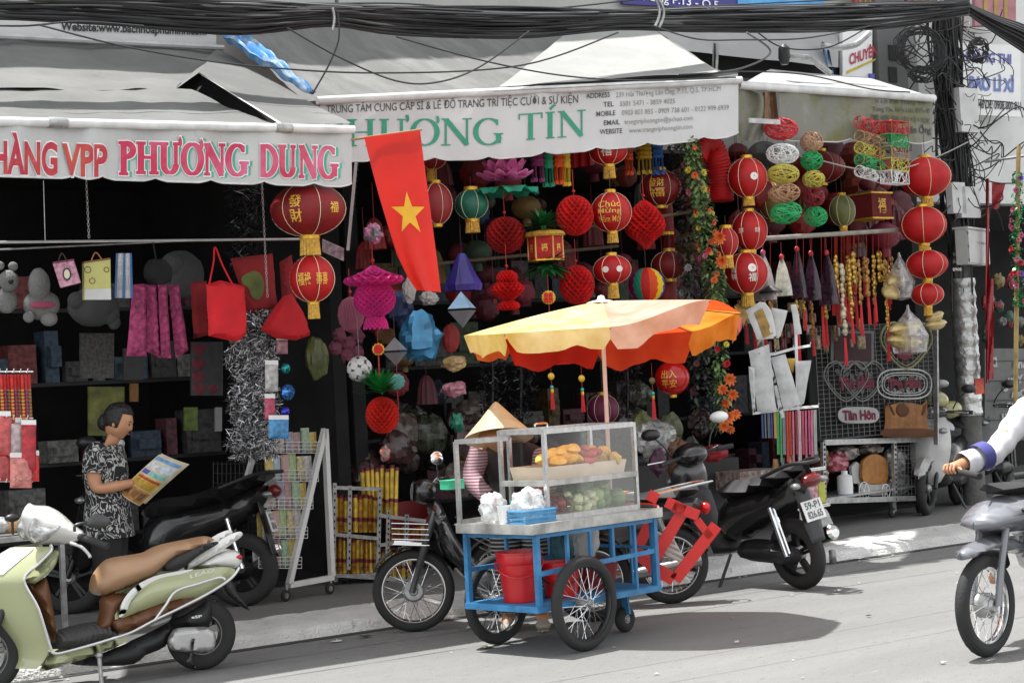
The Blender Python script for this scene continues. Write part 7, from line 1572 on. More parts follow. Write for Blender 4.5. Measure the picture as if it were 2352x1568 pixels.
r=thing('display_table','small wrapped goods on a table behind the green scooter headlight','table',atz(20,1330,PAV));m=MB();c=at(10,1235,.5);m.box(c,(.7,.4,.03));m.build('top',STEEL,r,smooth=False);m=MB();[m.bar(c+V((sx*.3,sy*.17,-.01)),V((c.x+sx*.3,c.y+sy*.17,PAV)),.03)for sx in(-1,1)for sy in(-1,1)];m.build('legs',STEEL,r,smooth=False)
for k,(x,cl)in enumerate(((0,'a9a9a6'),(24,'b98a60'),(46,'6f9a5a'))):c=at(x,1205,.45);m=MB();m.ell(c,(.06,.06,.05),14,9,None,lambda p:1+.2*noise.noise(p*3));tag(m.build('wrapped_snack',mat('snack '+cl,cl,.3,var=.4,scale=20)),('pale','tan','green')[k]+' wrapped snack on the table behind the green scooter','snack')
# ================================================================== A frame stationery rack and firecracker rack
FR=at(655,1352,1.3);pr=PL(V((at(655,1360,1.25).x,1.25,PAV)),V((.98,.2,0)))
ra=thing('display_rack','white A-frame rolling rack of stationery packs beside the firecrackers','rack',pr.o)
def rp(x,y):return pr.at(x,y)
WT=mat('white rack tube','c9c9c7',.4,var=.06)
for nm,a,b in(('frame_leg',(660,1340),(742,985)),('frame_leg',(758,1322),(742,985)),('frame_foot',(660,1343),(760,1325))):m=MB();m.bar(pr.P(*rp(*a),.02),pr.P(*rp(*b),.02),.04,.04,pr.n);m.build(nm,WT,ra,smooth=False)
for nm,a,b in(('frame_leg',(600,1320),(690,985)),):m=MB();m.bar(pr.P(*rp(*a),-.45),pr.P(*rp(*b),-.45),.035,.035,pr.n);m.build(nm,WT,ra,smooth=False)
for x,y,w in((654,1352,.02),(755,1338,.02),(640,1340,-.45)):
 a,b=rp(x,y);m=MB();m.tube([pr.P(a,b+.04,w),pr.P(a,b-.01,w)],.012,8);m.build('caster_fork',STEEL,ra);wheel(ra,pr.P(a-.01,.045,w),pr.n,.045,.014,6,.012,.02,STEEL,name='caster')
CARDC=['d5d5d2','cfc6b4','8fb0c4','c08a8a','a4bc8a','d8c070','c06a6a','6a8ac0','dcdcda','8a8a8c']
for row,(y0,y1)in enumerate(((985,1040),(1040,1105),(1102,1168),(1164,1235),(1232,1304))):
 t=(y0-990)/350;xl=636-52*t-12;xr=735-70*t
 m=MB()
 for k in range(4):y=y1-14*k*.6;m.tube([pr.P(*rp(xl,y),.03-.0),pr.P(*rp(xr,y),.03)],.003,4)
 for k in range(9):x=xl+(xr-xl)*k/8;m.tube([pr.P(*rp(x,y1),.03),pr.P(*rp(x,y1-26),.03)],.0025,4)
 m.build('wire_tray',WT,ra,kind='stuff')
 n=6
 for k in range(n):
  xa=xl+(xr-xl)*k/n+2;xb=xl+(xr-xl)*(k+.9)/n;a,b=rp(xa,y1-2);c,d=rp(xb,y0+RND.uniform(-4,8));m=MB();w0=-.03-.01*(k%2)
  m.slab(pr,[(a,b),(c,b),(c,d),(a,d)],w0-.012,w0);m.slab(pr,[(a+.008,b+(d-b)*.45),(c-.008,b+(d-b)*.45),(c-.008,d-.01),(a+.008,d-.01)],w0+.001,w0+.003)
  cl=CARDC[(k*3+row*5)%10];tag(m.build('stationery_pack',mat('card '+cl,cl,.5,var=.5,scale=34,col2=CARDC[(k+row)%10]),smooth=False),f'clear stationery pack in the {("top", "second", "middle", "fourth", "bottom")[row]} wire tray of the white rack','stationery','stationery packs in the white rack')
pk=mat('pink tissue flower','a84a5c',.7,var=.4,scale=20);c=pr.P(*rp(722,1180),-.25);m=MB();m.ell(c,(.07,.07,.32),16,16,None,lambda p:1+.3*noise.noise(p*4));tag(m.build('pink_roll',pk),'tall pink tissue roll inside the white A-frame','roll');
m=MB();q=PL(at(540,1180,1.9),BX)
for k in range(8):y=1065+22*k;m.tube([q.P(*q.at(490,y)),q.P(*q.at(620,y))],.004,4)
for k in range(14):x=490+10*k;m.tube([q.P(*q.at(x,1060)),q.P(*q.at(x,1225))],.003,4)
tag(m.build('wire_rack',mat('dark wire','2c2c2c',.5)),'dark wire rack of small goods behind the black scooter seat','rack')
gk=PL(V((at(825,1335,1.75).x,1.75,PAV)),V((.9,-.43,0)).normalized());gr=thing('slotted_rack','slotted grey steel rack on casters packed with gold and red firecracker tubes','rack',gk.o)
def gp_(x,y):return gk.at(x,y)
for x,y0,y1 in((765,1108,1330),(800,1114,1335),(868,1118,1338),(888,1170,1340),(930,1180,1330)):
 a,b=gp_(x,y1);c,d=gp_(x+2,y0);m=MB();m.bar(gk.P(a,max(.12,b),.05),gk.P(c,d,.05),.03,.03,gk.n);po=m.build('post',STEEL,gr,smooth=False);m=MB()
 for k in range(14):t=(k+.5)/14;m.box(gk.P(a+(c-a)*t,b+(d-b)*t,.068),(.010,.006,.018))
 m.build('post_holes',mat('hole black'),po,smooth=False,kind='stuff')
for(xa,ya),(xb,yb_)in(((762,1225),(872,1235)),((762,1318),(940,1330)),((762,1118),(870,1122)),((868,1182),(975,1195)),((868,1250),(945,1240))):m=MB();m.bar(gk.P(*gp_(xa,ya),.06),gk.P(*gp_(xb,yb_),.06),.028,.02,gk.n);m.build('shelf_edge',STEEL,gr,smooth=False)
m=MB();a=gp_(765,1320);b=gp_(900,1330);m.prism([gk.P(a.x,a.y,.05),gk.P(b.x,a.y,.05),gk.P(b.x,a.y,-.3),gk.P(a.x,a.y,-.3)],BZ*-.02);m.build('bottom_shelf',STEEL,gr,smooth=False)
for x in(770,860):wheel(gr,gk.P(gp_(x,1330).x,.045,.0),gk.n,.045,.014,6,.012,.02,STEEL,name='caster')
FCM=[mat('gold firecracker foil','b8922e',.3,.35,var=.4,scale=14,col2='e0c050'),mat('red gold firecracker foil','9a3220',.3,.3,var=.5,scale=26,col2='c8962e'),mat('dark firecracker print','6f4a20',.35,.25,var=.7,scale=30,col2='c8a848')]
def tubes(row,x0,x1,ytop,ybot,n,w,mats,label,grp,dx=0):
 for k in range(n):
  x=x0+(x1-x0)*(k+.5)/n;a,b=gp_(x,ybot);c,d=gp_(x+dx*(k-n/2)/n,ytop+RND.uniform(-5,5));p,q_=gk.P(a,b,w+RND.uniform(-.02,.02)),gk.P(c,d,w+RND.uniform(-.02,.02));m=MB();R_=(x1-x0)/n/pxm(p)*.56
  r=thing('firecracker_tube',label,'firecracker',p,grp);m.tube([p,q_],R_,10);m.build('tube',mats[k%len(mats)],r)
  m=MB();e=(q_-p).normalized();m.tube([q_-e*.02,q_+e*.006],R_*1.08,10);m.build('cap',mat('maroon band','6a1420',.4),r);m=MB();m.tube([p.lerp(q_,.3),p.lerp(q_,.3)+e*.03],R_*1.04,10);m.build('collar',mat('maroon band','6a1420',.4),r)
tubes(0,766,868,1140,1222,9,-.02,[FCM[0],FCM[1]],'gold firecracker tube standing on the upper left shelf of the slotted rack','firecracker tubes on the upper shelf')
tubes(1,766,868,1236,1316,10,-.02,[FCM[2],FCM[1],FCM[0]],'patterned firecracker tube standing on the lower left shelf of the slotted rack','firecracker tubes on the lower shelf')
tubes(2,838,918,1075,1190,8,-.14,[FCM[0]],'tall gold firecracker tube fanned out above the slotted rack','tall gold firecracker tubes',12)
tubes(3,892,975,1205,1245,8,-.02,[FCM[1],FCM[2]],'short red firecracker tube on the right shelf of the slotted rack','short firecracker tubes')
tubes(4,876,945,1258,1326,6,-.02,[FCM[0],FCM[2]],'gold firecracker tube on the right bottom shelf behind the motorbike wheel','firecracker tubes on the right bottom shelf')
r=thing('plastic_basin','dark red plastic basin behind the black motorbike headlight','basin',at(930,1215,1.9));c=at(935,1195,1.9);m=MB();m.lathe([(.002,-.1),(.14,-.1),(.2,.08),(.21,.08),(.15,-.11)],c,(CAMP-c).normalized()*.4+BZ,26);m.build('basin',mat('dark red plastic'),r)
# ================================================================== goods at the right shop
def C6(l):return[C(6,*p)for p in l]
def Cb(l):return[C('b',*p)for p in l]
rod('bamboo_pole','slanting grey bamboo pole above the hanging bags of the right shop',at(1688,552,.45),at(2070,528,.45),.02,mat('grey bamboo','8a857b',.6,var=.2,scale=12))
rod('bamboo_pole','weathered bamboo pole running from the flower column to the left lanterns',at(1325,525,.9),at(1600,485,.5),.014,mat('brown bamboo','5c4a38',.7,var=.3))
rod('bamboo_pole','dim bamboo pole low behind the palace lantern',at(960,610,1.2),at(1420,565,1.0),.014,mat('brown bamboo'))
LF=[mat('pale leaf cloth','6f8252',.6,var=.3,scale=12),mat('mid leaf cloth','4d6a38',.6,var=.3,scale=12),mat('dark leaf cloth','26331f',.6,var=.3,scale=12)]
def garland(name,label,path,Y,R_,n,mats,flowers,L=(.03,.06),seed=1,cat='garland'):
 P_=cr([at(x,y,Y)for x,y in path],8);rr=random.Random(seed);obs=[MB()for _ in mats];r=thing(name,label,cat,P_[-1])
 for i in range(n):
  t=rr.random()*(len(P_)-1);k=int(t);c=P_[k].lerp(P_[min(k+1,len(P_)-1)],t-k);a=rr.uniform(0,6.28);q=R_*(.35+.65*math.sqrt(rr.random()))*(1+.3*noise.noise(c*4))
  o=V((math.cos(a),math.sin(a),0));d=(o+V((rr.gauss(0,.5),rr.gauss(0,.5),rr.gauss(0,.7)))).normalized();leaf(obs[rr.randrange(len(mats))],c+o*q*.7,d,rr.uniform(*L),rr.uniform(.010,.018),bend=rr.uniform(.1,.6))
 for m,mm in zip(obs,mats):m.build('leaves',mm,r,smooth=False,kind='stuff')
 for i in range(flowers[0]if flowers else 0):
  t=rr.uniform(*flowers[2])*(len(P_)-1);k=int(t);c=P_[k].lerp(P_[min(k+1,len(P_)-1)],t-k);a=aim(c)+rr.uniform(-1.3,1.3);o=V((math.cos(a),math.sin(a),rr.uniform(-.2,.3))).normalized();flower(c+o*R_*flowers[4]+(flowers[5]if len(flowers)>5 else V((0,0,0))),o,rr.uniform(*flowers[3]),rr.choice(flowers[1]),r)
 return r
def flower(c,o,R_,mm,root,n=9):
 x,y,z=frame(o);m=MB()
 for lay,(k,e,f)in enumerate(((n,.25,1),(n-2,.7,.75),(5,1.15,.5))):
  for j in range(k):a=2*PI*(j+.5*lay)/k;leaf(m,c,(x*math.cos(a)+y*math.sin(a))*math.cos(e)+z*math.sin(e),R_*f,R_*.26,z,.15)
 m.ell(c+z*R_*.12,R_*.16,6,4);return m.build('flower',mm,root,sharp=30)
FO=mat('orange flower cloth','d8531a',.6,var=.3,scale=20,transl=.25,col2='e8823a');FR_=mat('red flower cloth','b5202a',.6,var=.3,transl=.2);FY=mat('yellow flower cloth','b8a83a',.6,var=.3,transl=.2);FP=mat('pink flower cloth','b5607a',.6,var=.3,transl=.2)
garland('flower_garland','light green leafy garland with small red and yellow flowers hanging from the awning',[(1585,322),(1597,400),(1612,480),(1625,560),(1640,640),(1648,720)],.25,.10,1500,LF[:2],(26,[FR_,FY,FP,FO],(.03,.98),(.022,.036),.95),seed=4)
garland('flower_garland','lower leafy garland with big orange flowers below the umbrella tip',[(1655,735),(1652,820),(1655,900),(1658,985)],.25,.085,620,LF,None,seed=6)
GL=[o for o in COL.objects if o.name.startswith('flower_garland')][-1]
for x,y,R_,mm in((1676,870,.060,FO),(1660,893,.05,FO),(1682,905,.055,FO),(1668,925,.045,FO),(1690,950,.05,FO),(1672,958,.066,FO),(1662,978,.05,FO),(1670,835,.04,FR_),(1655,770,.035,FO),(1668,790,.03,FY),(1648,800,.032,FR_),(1678,985,.04,FO)):
 c=at(x,y,.16);flower(c,(CAMP-c).normalized()+V((RND.uniform(-.4,.4),RND.uniform(-.4,.4),RND.uniform(-.2,.4))),R_,mm,GL)
garland('dark_garland','dark leafy garland column behind the bright flower garland',[(1568,330),(1578,450),(1586,600),(1600,760),(1612,880),(1625,990)],.55,.13,1500,[LF[2],mat('black leaf','171a16',.6),mat('grey leaf','4a4d48',.6)],(16,[mat('grey flower','8f8f8c',.7),mat('dull rose','6f3a44',.7)],(.02,.98),(.025,.04),.95),seed=8)
for x,y,lb in((1660,545,'upper'),(1665,600,'lower')):
 c=at(x-8,y,.1);r=thing('orange_flower',f'{lb} bright orange cloth flower sprouting right of the flower garland','flower',c-BZ*.05);flower(c,CAMP-c,.06,FO,r)
garland('tinsel_garland','green and red foil garland hanging at the far right edge',[(2338,395),(2336,480),(2334,560),(2338,640),(2340,700)],.6,.06,500,[LEAFG,mat('foil green b','2a7a4a',.3,.3)],(22,[FR_,FP,mat('violet foil','6a4a9a',.3,.3)],(.02,.98),(.028,.04),1.0),(.02,.045),seed=11)
m=MB();m.tube([at(2340,335,.6),at(2338,420,.6),at(2332,960,.7)],.022,8);tag(m.build('bamboo_pole',mat('ochre bamboo','8f7a4a',.6,var=.3)),'upright ochre bamboo pole at the far right edge','pole')
def coneb(label,x,y0,y1,w,Y,mm,top,group='bags on the bamboo pole'):
 c=at(x,y0,Y);s=pxm(c);H=(y1-y0)/s;r=thing('hanging_bag',label,'bag',at(x,y1,Y),group);m=MB()
 m.lathe([(.008,0),(.02,-.03),(w*.3/s,-H*.35),(w*.46/s,-H*.75),(w*.5/s,-H),(.002,-H*.98)],c,BZ,22,1,.5,lambda i,k:1+.16*noise.noise(V((k*1.3,i*.8,x))));m.build('bag',mm,r,sharp=22)
 m=MB();m.ell(c-BZ*.01,(.025,.02,.03),8,6);m.tube([c,c+BZ*.12],.003,4);m.build('tie',top,r);return r
PBAG=mat('dark purple film','2c1a26',.25,var=.5,scale=14,bump=.3,bscale=30)
RT=mat('red bag top','a01420',.5)
coneb('white printed pack bag with pink top, leftmost under the bamboo pole',1752,578,690,66,.6,mat('white print pack','a5a3a0',.35,var=.3,scale=16,col2='b5a0a4'),mat('pink top','b04a6a',.5));coneb('clear bag of white sachets hanging beside the large red lantern',1795,588,680,50,.5,mat('white sachet','aaa89a',.3,var=.3,scale=22),RT)
coneb('dark purple film bag first of three under the bamboo pole',1830,570,685,46,.6,PBAG,RT);coneb('dark purple film bag second of three under the bamboo pole',1862,580,690,50,.6,PBAG,RT);coneb('dark purple film bag third of three under the bamboo pole',1898,578,700,56,.55,PBAG,RT)
m=MB();c=at(1770,668,.5);m.lathe([(.01,.05),(.12,.0),(.13,-.02)],c,BZ,20,1,.5);tag(m.build('wire_hanger',mat('dark wire'),sharp=20),'dark wire hanger shape below the large red lantern','hanger')
def longcharm(x,y0,y1,Y,mtop,label,tail=.5,w=.02):
 c=at(x,y0,Y);s=pxm(c);L=(y1-y0)/s;r=thing('gold_charm',label,'charm',at(x,y1,Y),'gold and red charms on the bamboo pole');rr=random.Random(int(x+y0));m=MB();z=0
 while z<L*(1-tail):q=rr.uniform(.7,1.3)*w;m.ell(c-BZ*z+V((rr.uniform(-.01,.01),0,0)),(q,q*.6,q*1.2),8,6);z+=q*1.9
 m.build('gold_beads',mtop,r,sharp=30)
 if tail:m=MB();[m.tube([c-BZ*(L*(1-tail))+V((.006*math.cos(k),.006*math.sin(k),0)),c-BZ*L+V((.013*math.cos(k),.013*math.sin(k),0))],.005,4)for k in range(7)];m.build('red_tassel',mat('red tassel thread'),r,kind='stuff')
 m=MB();m.tube([c,at(x,535,.46)],.003,4);m.build('cord',mat('red cord'),r);return r
GLD=mat('gilt plastic','b08a3a',.25,.7,var=.4,scale=40);GLR=mat('red gilt','a0301c',.35,.3,var=.6,scale=40,col2='b58a3a');GLW=mat('pale gilt','a59a80',.35,.3,var=.4,scale=40)
for x,y0,y1,mm,tl,w,lb in((1932,612,840,GLW,.28,.026,'pale beaded charm with a long red tail, leftmost of the gold charms'),(1950,600,790,GLD,.3,.02,'gold beaded charm second in the row of gold charms'),(1918,590,700,GLD,0,.024,'short gold charm by the dark purple bags'),(1972,600,770,GLR,.42,.022,'red gold tablet charm third in the row of gold charms'),(1990,600,745,GLR,.42,.024,'red gold knot charm in the middle of the gold charms'),(2005,590,740,GLD,.4,.018,'slim gold charm with red tail among the gold charms'),(2030,600,830,GLD,.3,.015,'long gold bell string with red tail left of the ingot bags'),(2018,585,650,GLD,0,.026,'bunch of gold coins hanging near the ingot bags'),(1960,585,650,GLD,0,.024,'small gold coin bunch under the bamboo pole'),(2046,595,660,GLR,0,.02,'red gold fish charm beside the upper ingot bag')):
 longcharm(x,y0,y1,.55,mm,lb,tl,w)
rr=random.Random(14)
for i in range(30):
 x=rr.uniform(1905,2060)if i<20 else rr.uniform(1700,1900);y0=rr.uniform(585,640)if i<20 else rr.uniform(660,700);longcharm(x,y0,y0+rr.uniform(70,150),rr.uniform(.65,.95),rr.choice((GLD,GLR,GLR)),('red tasselled gilt charm deeper in the crowd of charms below the bamboo pole' if i<20 else 'red tasselled gilt charm among the packets below the purple film bags'),rr.uniform(.3,.7),rr.uniform(.014,.024))
rr=random.Random(5);PKN=dict(zip(['5c3a1c','6f4a24','4a2430','7a6a4a','5a1a24','8a8378','3a2a1c','6a5a3a'],['brown','tan','plum','khaki','maroon','pale','dark brown','olive']))
for i in range(46):
 x=1690+rr.uniform(0,290);y=690+rr.uniform(0,110);w=rr.uniform(12,28);h=rr.uniform(24,50);cl=rr.choice(['5c3a1c','6f4a24','4a2430','7a6a4a','5a1a24','8a8378','3a2a1c','6a5a3a']);pl=PL(at(x,y+h/2,1.0+rr.uniform(0,.3)),(math.cos(rr.uniform(-.4,.4)),math.sin(rr.uniform(-.3,.3)),0));m=MB();a=pl.at(x,y+h/2)
 m.pillow(pl,[V((-w/560,0)),V((w/560,0)),V((w/600,h/280)),V((-w/600,h/280))],.012,.02);tag(m.build('charm_packet',mat('charm packet '+cl,cl,.25,.2,var=.7,scale=34)),f'small glinting {PKN[cl]} packet in the dim mass {"left of the card packets" if x < 1740 else "below the purple bags" if x < 1880 else "below the gold charms"}','packet','glinting packets under the bamboo pole')
for q,cl,lb in(([(400,545),(450,515),(500,610),(470,680),(440,640)],'GB','gold and brown card packet hanging just right of the umbrella tip'),([(480,575),(600,500),(655,575),(690,760),(560,770)],'W','white folded card with a gold panel, largest below the red lanterns'),([(655,555),(765,575),(720,740),(690,775)],'W','white card packet second from the umbrella tip'),([(785,535),(820,530),(860,730),(810,740)],'W','narrow white card packet third from the umbrella tip')):
 r,pl=outbag('card_packet',lb,C6(q),.42,.006,mat('gold brown card','8a6a2c',.4,.2,var=.5,scale=14)if cl=='GB' else mat('white card','b9b9b6',.7),'card packet',u=(.95,-.3,0))
 if 'largest' in lb:m=MB();m.slab(pl,[pl.at(*C(6,*p))for p in((535,590),(590,560),(660,730),(600,760))],.010,.014);m.build('gold_panel',mat('gold brown card'),r,smooth=False)
CLR=mat('clear stationery film','bdbdbc',.25,var=.25,scale=9,alpha=.72)
HK=thing('hook_stand','white wire hook stand holding clear packs and drinking straws','rack',atz(1815,1150,PAV))
for pts in(((575,870),(680,860),(800,825),(915,805)),((530,1260),(700,1238),(850,1222),(970,1212))):m=MB();[m.tube([at(*C(6,x,y+dy),.42-dy*.001)for x,y in pts],.005,5)for dy in(0,10)];[m.tube([at(*C(6,x,y),.4),at(*C(6,x+3,y-16),.36)],.004,4)for x,y in pts];m.build('hook_bar',WHITE,HK)
for pts in(((590,175),(760,150),(1020,115)),((915,385),(980,372),(1048,360))):m=MB();[m.tube([at(*C(9,x,y+dy),.35)for x,y in pts],.006,5)for dy in(0,12)];[m.tube([at(*C(9,x,y),.35),at(*C(9,x,y-20),.31)],.004,4)for x,y in pts];m.build('hook_bar',WHITE,HK)
m=MB();m.tube([at(1828,760,.5),at(1840,1200,.5)],.012,8);m.tube([at(1835,1170,.5),atz(1850,1165,PAV)],.012,8);m.build('post',WHITE,HK)
for q,lb in(([(500,850),(640,800),(655,950),(690,1240),(560,1250),(510,900)],'wide clear pack with a grey top, leftmost on the hook stand'),([(640,960),(660,960),(745,1290),(720,1300)],'narrow white strip pack between two clear packs'),([(650,890),(750,865),(850,1200),(740,1250)],'long clear pack slanting in the middle of the hook stand'),([(815,915),(925,908),(870,1200),(830,1220)],'long clear pack on the right of the hook stand'),([(500,950),(540,960),(545,1270),(525,1270)],'slim clear pack hanging at the left edge of the hook stand')):
 outbag('clear_pack',lb,C6(q),.40,.010,CLR,'clear pack',u=(.95,-.3,0))
outbag('yellow_pack','small yellow pack between the clear packs',C6([(755,895),(815,895),(800,1000),(780,960)]),.46,.006,mat('yellow pack','b08a2c',.5),'pack')
STC=['3a4a7a','5f6a70','5f6a6a','3a3f8a','b08a3a','3f8a4a','3f8f55','7a7a80','b03a2a','b5432a','b06a7a','8a2a3a','c9a9b0','b04a5a','b05a74','a84a6a','b86a86','9fa8a0']
for k,cl in enumerate(STC):
 x=590+21*k;y0=1262-1.2*k;y1=1430 if k<5 else(1540 if k%2 else 1590);c=at(*C(6,x,y0),.40);q=at(*C(6,x+6,y1),.42);r=thing('straw_pack',f'{"grey blue" if k < 4 else "yellow green" if k < 8 else "red orange" if k < 12 else "pink"} pack of drinking straws on the lower hook bar','straw pack',q,'drinking straws on the hook stand');m=MB()
 for j in range(3):o=V(((j-1)*.008,RND.uniform(-.006,.006),0));m.tube([c+o,q+o],.006,5)
 m.build('straws',mat('straw '+cl,cl,.4,var=.2),r)
for x0,y0,x1,y1,cl,lb in((665,1570,700,1720,'7a5a38','tan stick pack hanging below the straws'),(720,1560,745,1720,'5a5f66','grey stick pack hanging below the straws'),(770,1540,800,1740,'a86a4a','orange stick pack hanging below the straws'),(905,1520,970,1580,'2a2a2c','black hanging pack under the pink straws')):
 outbag('stick_pack',lb,C6(rect(x0,y0,x1,y1)),.45,.012,mat('stick '+cl,cl,.5,var=.3,scale=30),'stick pack')
outbag('wrapped_gift','pink flower patterned wrapped gift with ribbon behind the black scooter plate',[C(9,*p)for p in((835,170),(945,145),(970,330),(880,350))],.3,.03,mat('pink flower paper','a83a5a',.5,var=.5,scale=30,col2='d0a9b4'),'gift');outbag('wrapped_gift','yellow green wrapped gift beside the pink flower one',[C(9,*p)for p in((945,200),(1005,180),(1020,360),(960,375))],.36,.03,mat('yellow green paper','a5a83a',.5,var=.15),'gift');outbag('plastic_sack','white printed plastic sack below the wrapped gifts',[C(9,*p)for p in((925,410),(1020,395),(1085,560),(1060,600),(960,540))],.3,.04,mat('white sack','9a9a98',.4,var=.4,scale=26),'sack')
m=MB();c=at(1720,1100,.9);m.box(c,(.5,.3,.16));tag(m.build('striped_box',mat('red white print box','8a4a44',.5,var=.6,scale=20,col2='a9a29a'),smooth=False),'red and white printed box behind the black scooter seat','box')
GY=1.35;gpn=PL(at(1980,1020,GY),V((.96,.0,0)))
g=thing('grid_panel','wire grid panel with wedding hearts and plates in the right shop','grid panel',gpn.P(*gpn.at(1990,1015)));m=MB();a=gpn.at(1885,1010);b=gpn.at(2150,740)
for k in range(24):x=a.x+(b.x-a.x)*k/23;m.tube([gpn.P(x,a.y),gpn.P(x,b.y)],.003,3)
for k in range(26):y=a.y+(b.y-a.y)*k/25;m.tube([gpn.P(a.x,y),gpn.P(b.x,y)],.003,3)
m.build('grid_wire',mat('grid grey','6f6f6e',.5),g,kind='stuff');m=MB();m.bar(at(2151,1020,GY-.05),at(2149,715,GY-.05),.05,.02);m.build('slotted_post',STEEL,g,smooth=False)
m=MB();m.box(gpn.P((a.x+b.x)/2,(a.y+b.y)/2,-.12),(b.x-a.x,.03,b.y-a.y));m.build('dark_backing',DARK,g,smooth=False)
LACE=mat('grey lace card','6a6a69',.7,var=.2,scale=40);MAR=mat('maroon felt','5a1226',.8,var=.3)
def outline(m,pl,pts,w=.006,off=.02):m.tube([pl.P(*p,off)for p in cr([pl.at(*q)for q in pts],4,True)],w,5,closed=True)
r=thing('double_heart','double heart wedding panel of grey lace with maroon lettering','heart panel',gpn.P(*gpn.at(1955,925)));m=MB()
for cx in(1940,1978):
 for R_ in(50,44):outline(m,gpn,heart(cx-2,872,R_),.007 if R_==50 else .004,.03)
m.build('lace_outline',LACE,r);m=MB();a_=gpn.at(1922,896);b_=gpn.at(2002,888);write(m,'Tân Hôn',lambda u,t:gpn.P(*(a_.lerp(b_,u)+V((0,.11*t))),.035),.06,True);m.build('lettering',MAR,r,smooth=False)
for k in range(26):pass
m=MB();rr=random.Random(2)
for k in range(40):x,y=rr.uniform(1915,2000),rr.uniform(850,900);p=gpn.P(*gpn.at(x,y),.022);m.tube([p+V((.018*math.cos(t),0,.018*math.sin(t)))for t in(0,1,2,3,4,5)],.003,3,closed=True)
m.build('lace_scrolls',LACE,r,kind='stuff')
r=thing('oval_plate','oval white lace wedding plate with maroon lettering','plate',gpn.P(*gpn.at(2070,920)));m=MB()
for kx,ky,w in((62,34,.008),(52,26,.006),(46,21,.004)):outline(m,gpn,[(2072+kx*math.copysign(abs(math.cos(t))**.6,math.cos(t)),882+ky*math.copysign(abs(math.sin(t))**.8,math.sin(t)))for t in[i*PI/10 for i in range(20)]],w,.03)
m.build('lace_rings',mat('white lace card','a0a09f',.7),r);m=MB();a_=gpn.at(2034,893);b_=gpn.at(2110,889);write(m,'Tân Hôn',lambda u,t:gpn.P(*(a_.lerp(b_,u)+V((0,.09*t))),.035),.06,True);m.build('lettering',MAR,r,smooth=False)
m=MB();rr=random.Random(3)
for k in range(34):x,y=rr.uniform(2032,2112),rr.choice((rr.uniform(864,872),rr.uniform(892,902)));p=gpn.P(*gpn.at(x,y),.022);m.tube([p+V((.014*math.cos(t),0,.014*math.sin(t)))for t in(0,1,2,3,4,5)],.003,3,closed=True)
m.build('lace_scrolls',mat('white lace card'),r,kind='stuff')
r=thing('name_plate','rounded white plate with maroon handwriting under the double heart','plate',gpn.P(*gpn.at(1967,975)));m=MB();q=cr([gpn.at(1967+47*math.copysign(abs(math.cos(t))**.5,math.cos(t)),953+19*math.copysign(abs(math.sin(t))**.8,math.sin(t)))for t in[i*PI/10 for i in range(20)]],2,True);m.slab(gpn,q,.02,.03);m.build('plate',mat('grey plate','8a8a89',.6),r,smooth=False)
m=MB();a_=gpn.at(1930,964);b_=gpn.at(2006,962);write(m,'Tân Hôn',lambda u,t:gpn.P(*(a_.lerp(b_,u)+V((0,.085*t))),.033),.055,True);m.build('lettering',MAR,r,smooth=False)
r=thing('heart_wreath','greenish heart frame with maroon felt behind the ingot bag','heart panel',gpn.P(*gpn.at(2076,845)));m=MB();outline(m,gpn,heart(2076,790,58),.012,.03);outline(m,gpn,heart(2076,790,50),.006,.03);m.build('rim',mat('olive lace','6a6a4a',.7),r);m=MB();m.pillow(gpn,cr([gpn.at(*p)for p in heart(2076,788,40)],3,True),.01,.03,.01,None,False);m.build('felt',MAR,r)
r=thing('framed_card','dark framed card with maroon field left of the heart frame','card',gpn.P(*gpn.at(1950,835)));m=MB();m.slab(gpn,[gpn.at(*p)for p in rect(1905,760,2004,836)],.0,.02);m.build('frame',mat('grey frame','4a4a49',.6),r,smooth=False);m=MB();m.slab(gpn,[gpn.at(*p)for p in rect(1912,766,1997,830)],.021,.025);m.build('field',mat('dark maroon','2a0c14',.8),r,smooth=False)
r=thing('wall_mat','brown plush animal face mat hanging at the bottom of the grid panel','mat',gpn.P(*gpn.at(2076,1005)));BM=mat('tan plush','7a5230',.9,var=.3,scale=10,bump=.3);m=MB();q=[gpn.at(*p)for p in((2026,918),(2036,930),(2060,925),(2090,925),(2112,930),(2124,918),(2124,968),(2130,1003),(2022,1003),(2028,966))];m.pillow(gpn,q,.03,.05,.03);m.build('mat',BM,r)
DB=mat('brown felt','4a2a12',.9)
for nm,pts in(('face',[(2062+16*math.cos(t),942+16*math.sin(t))for t in range(6)]),('mark',[(2030,925),(2040,940),(2044,955),(2036,945)]),('mark',[(2118,925),(2108,940),(2106,955),(2114,945)]),('base_band',[(2024,985),(2125,985),(2130,1003),(2022,1003)])):m=MB();m.pillow(gpn,cr([gpn.at(*p)for p in pts],3,True),.012,.02,.06,None,False);m.build(nm,DB,r)
for x,y in((1900,965),(1905,985)):pass
GI=mat('gold ingot foil','a8925a',.3,.35,var=.25,scale=5,col2='c0aa78')
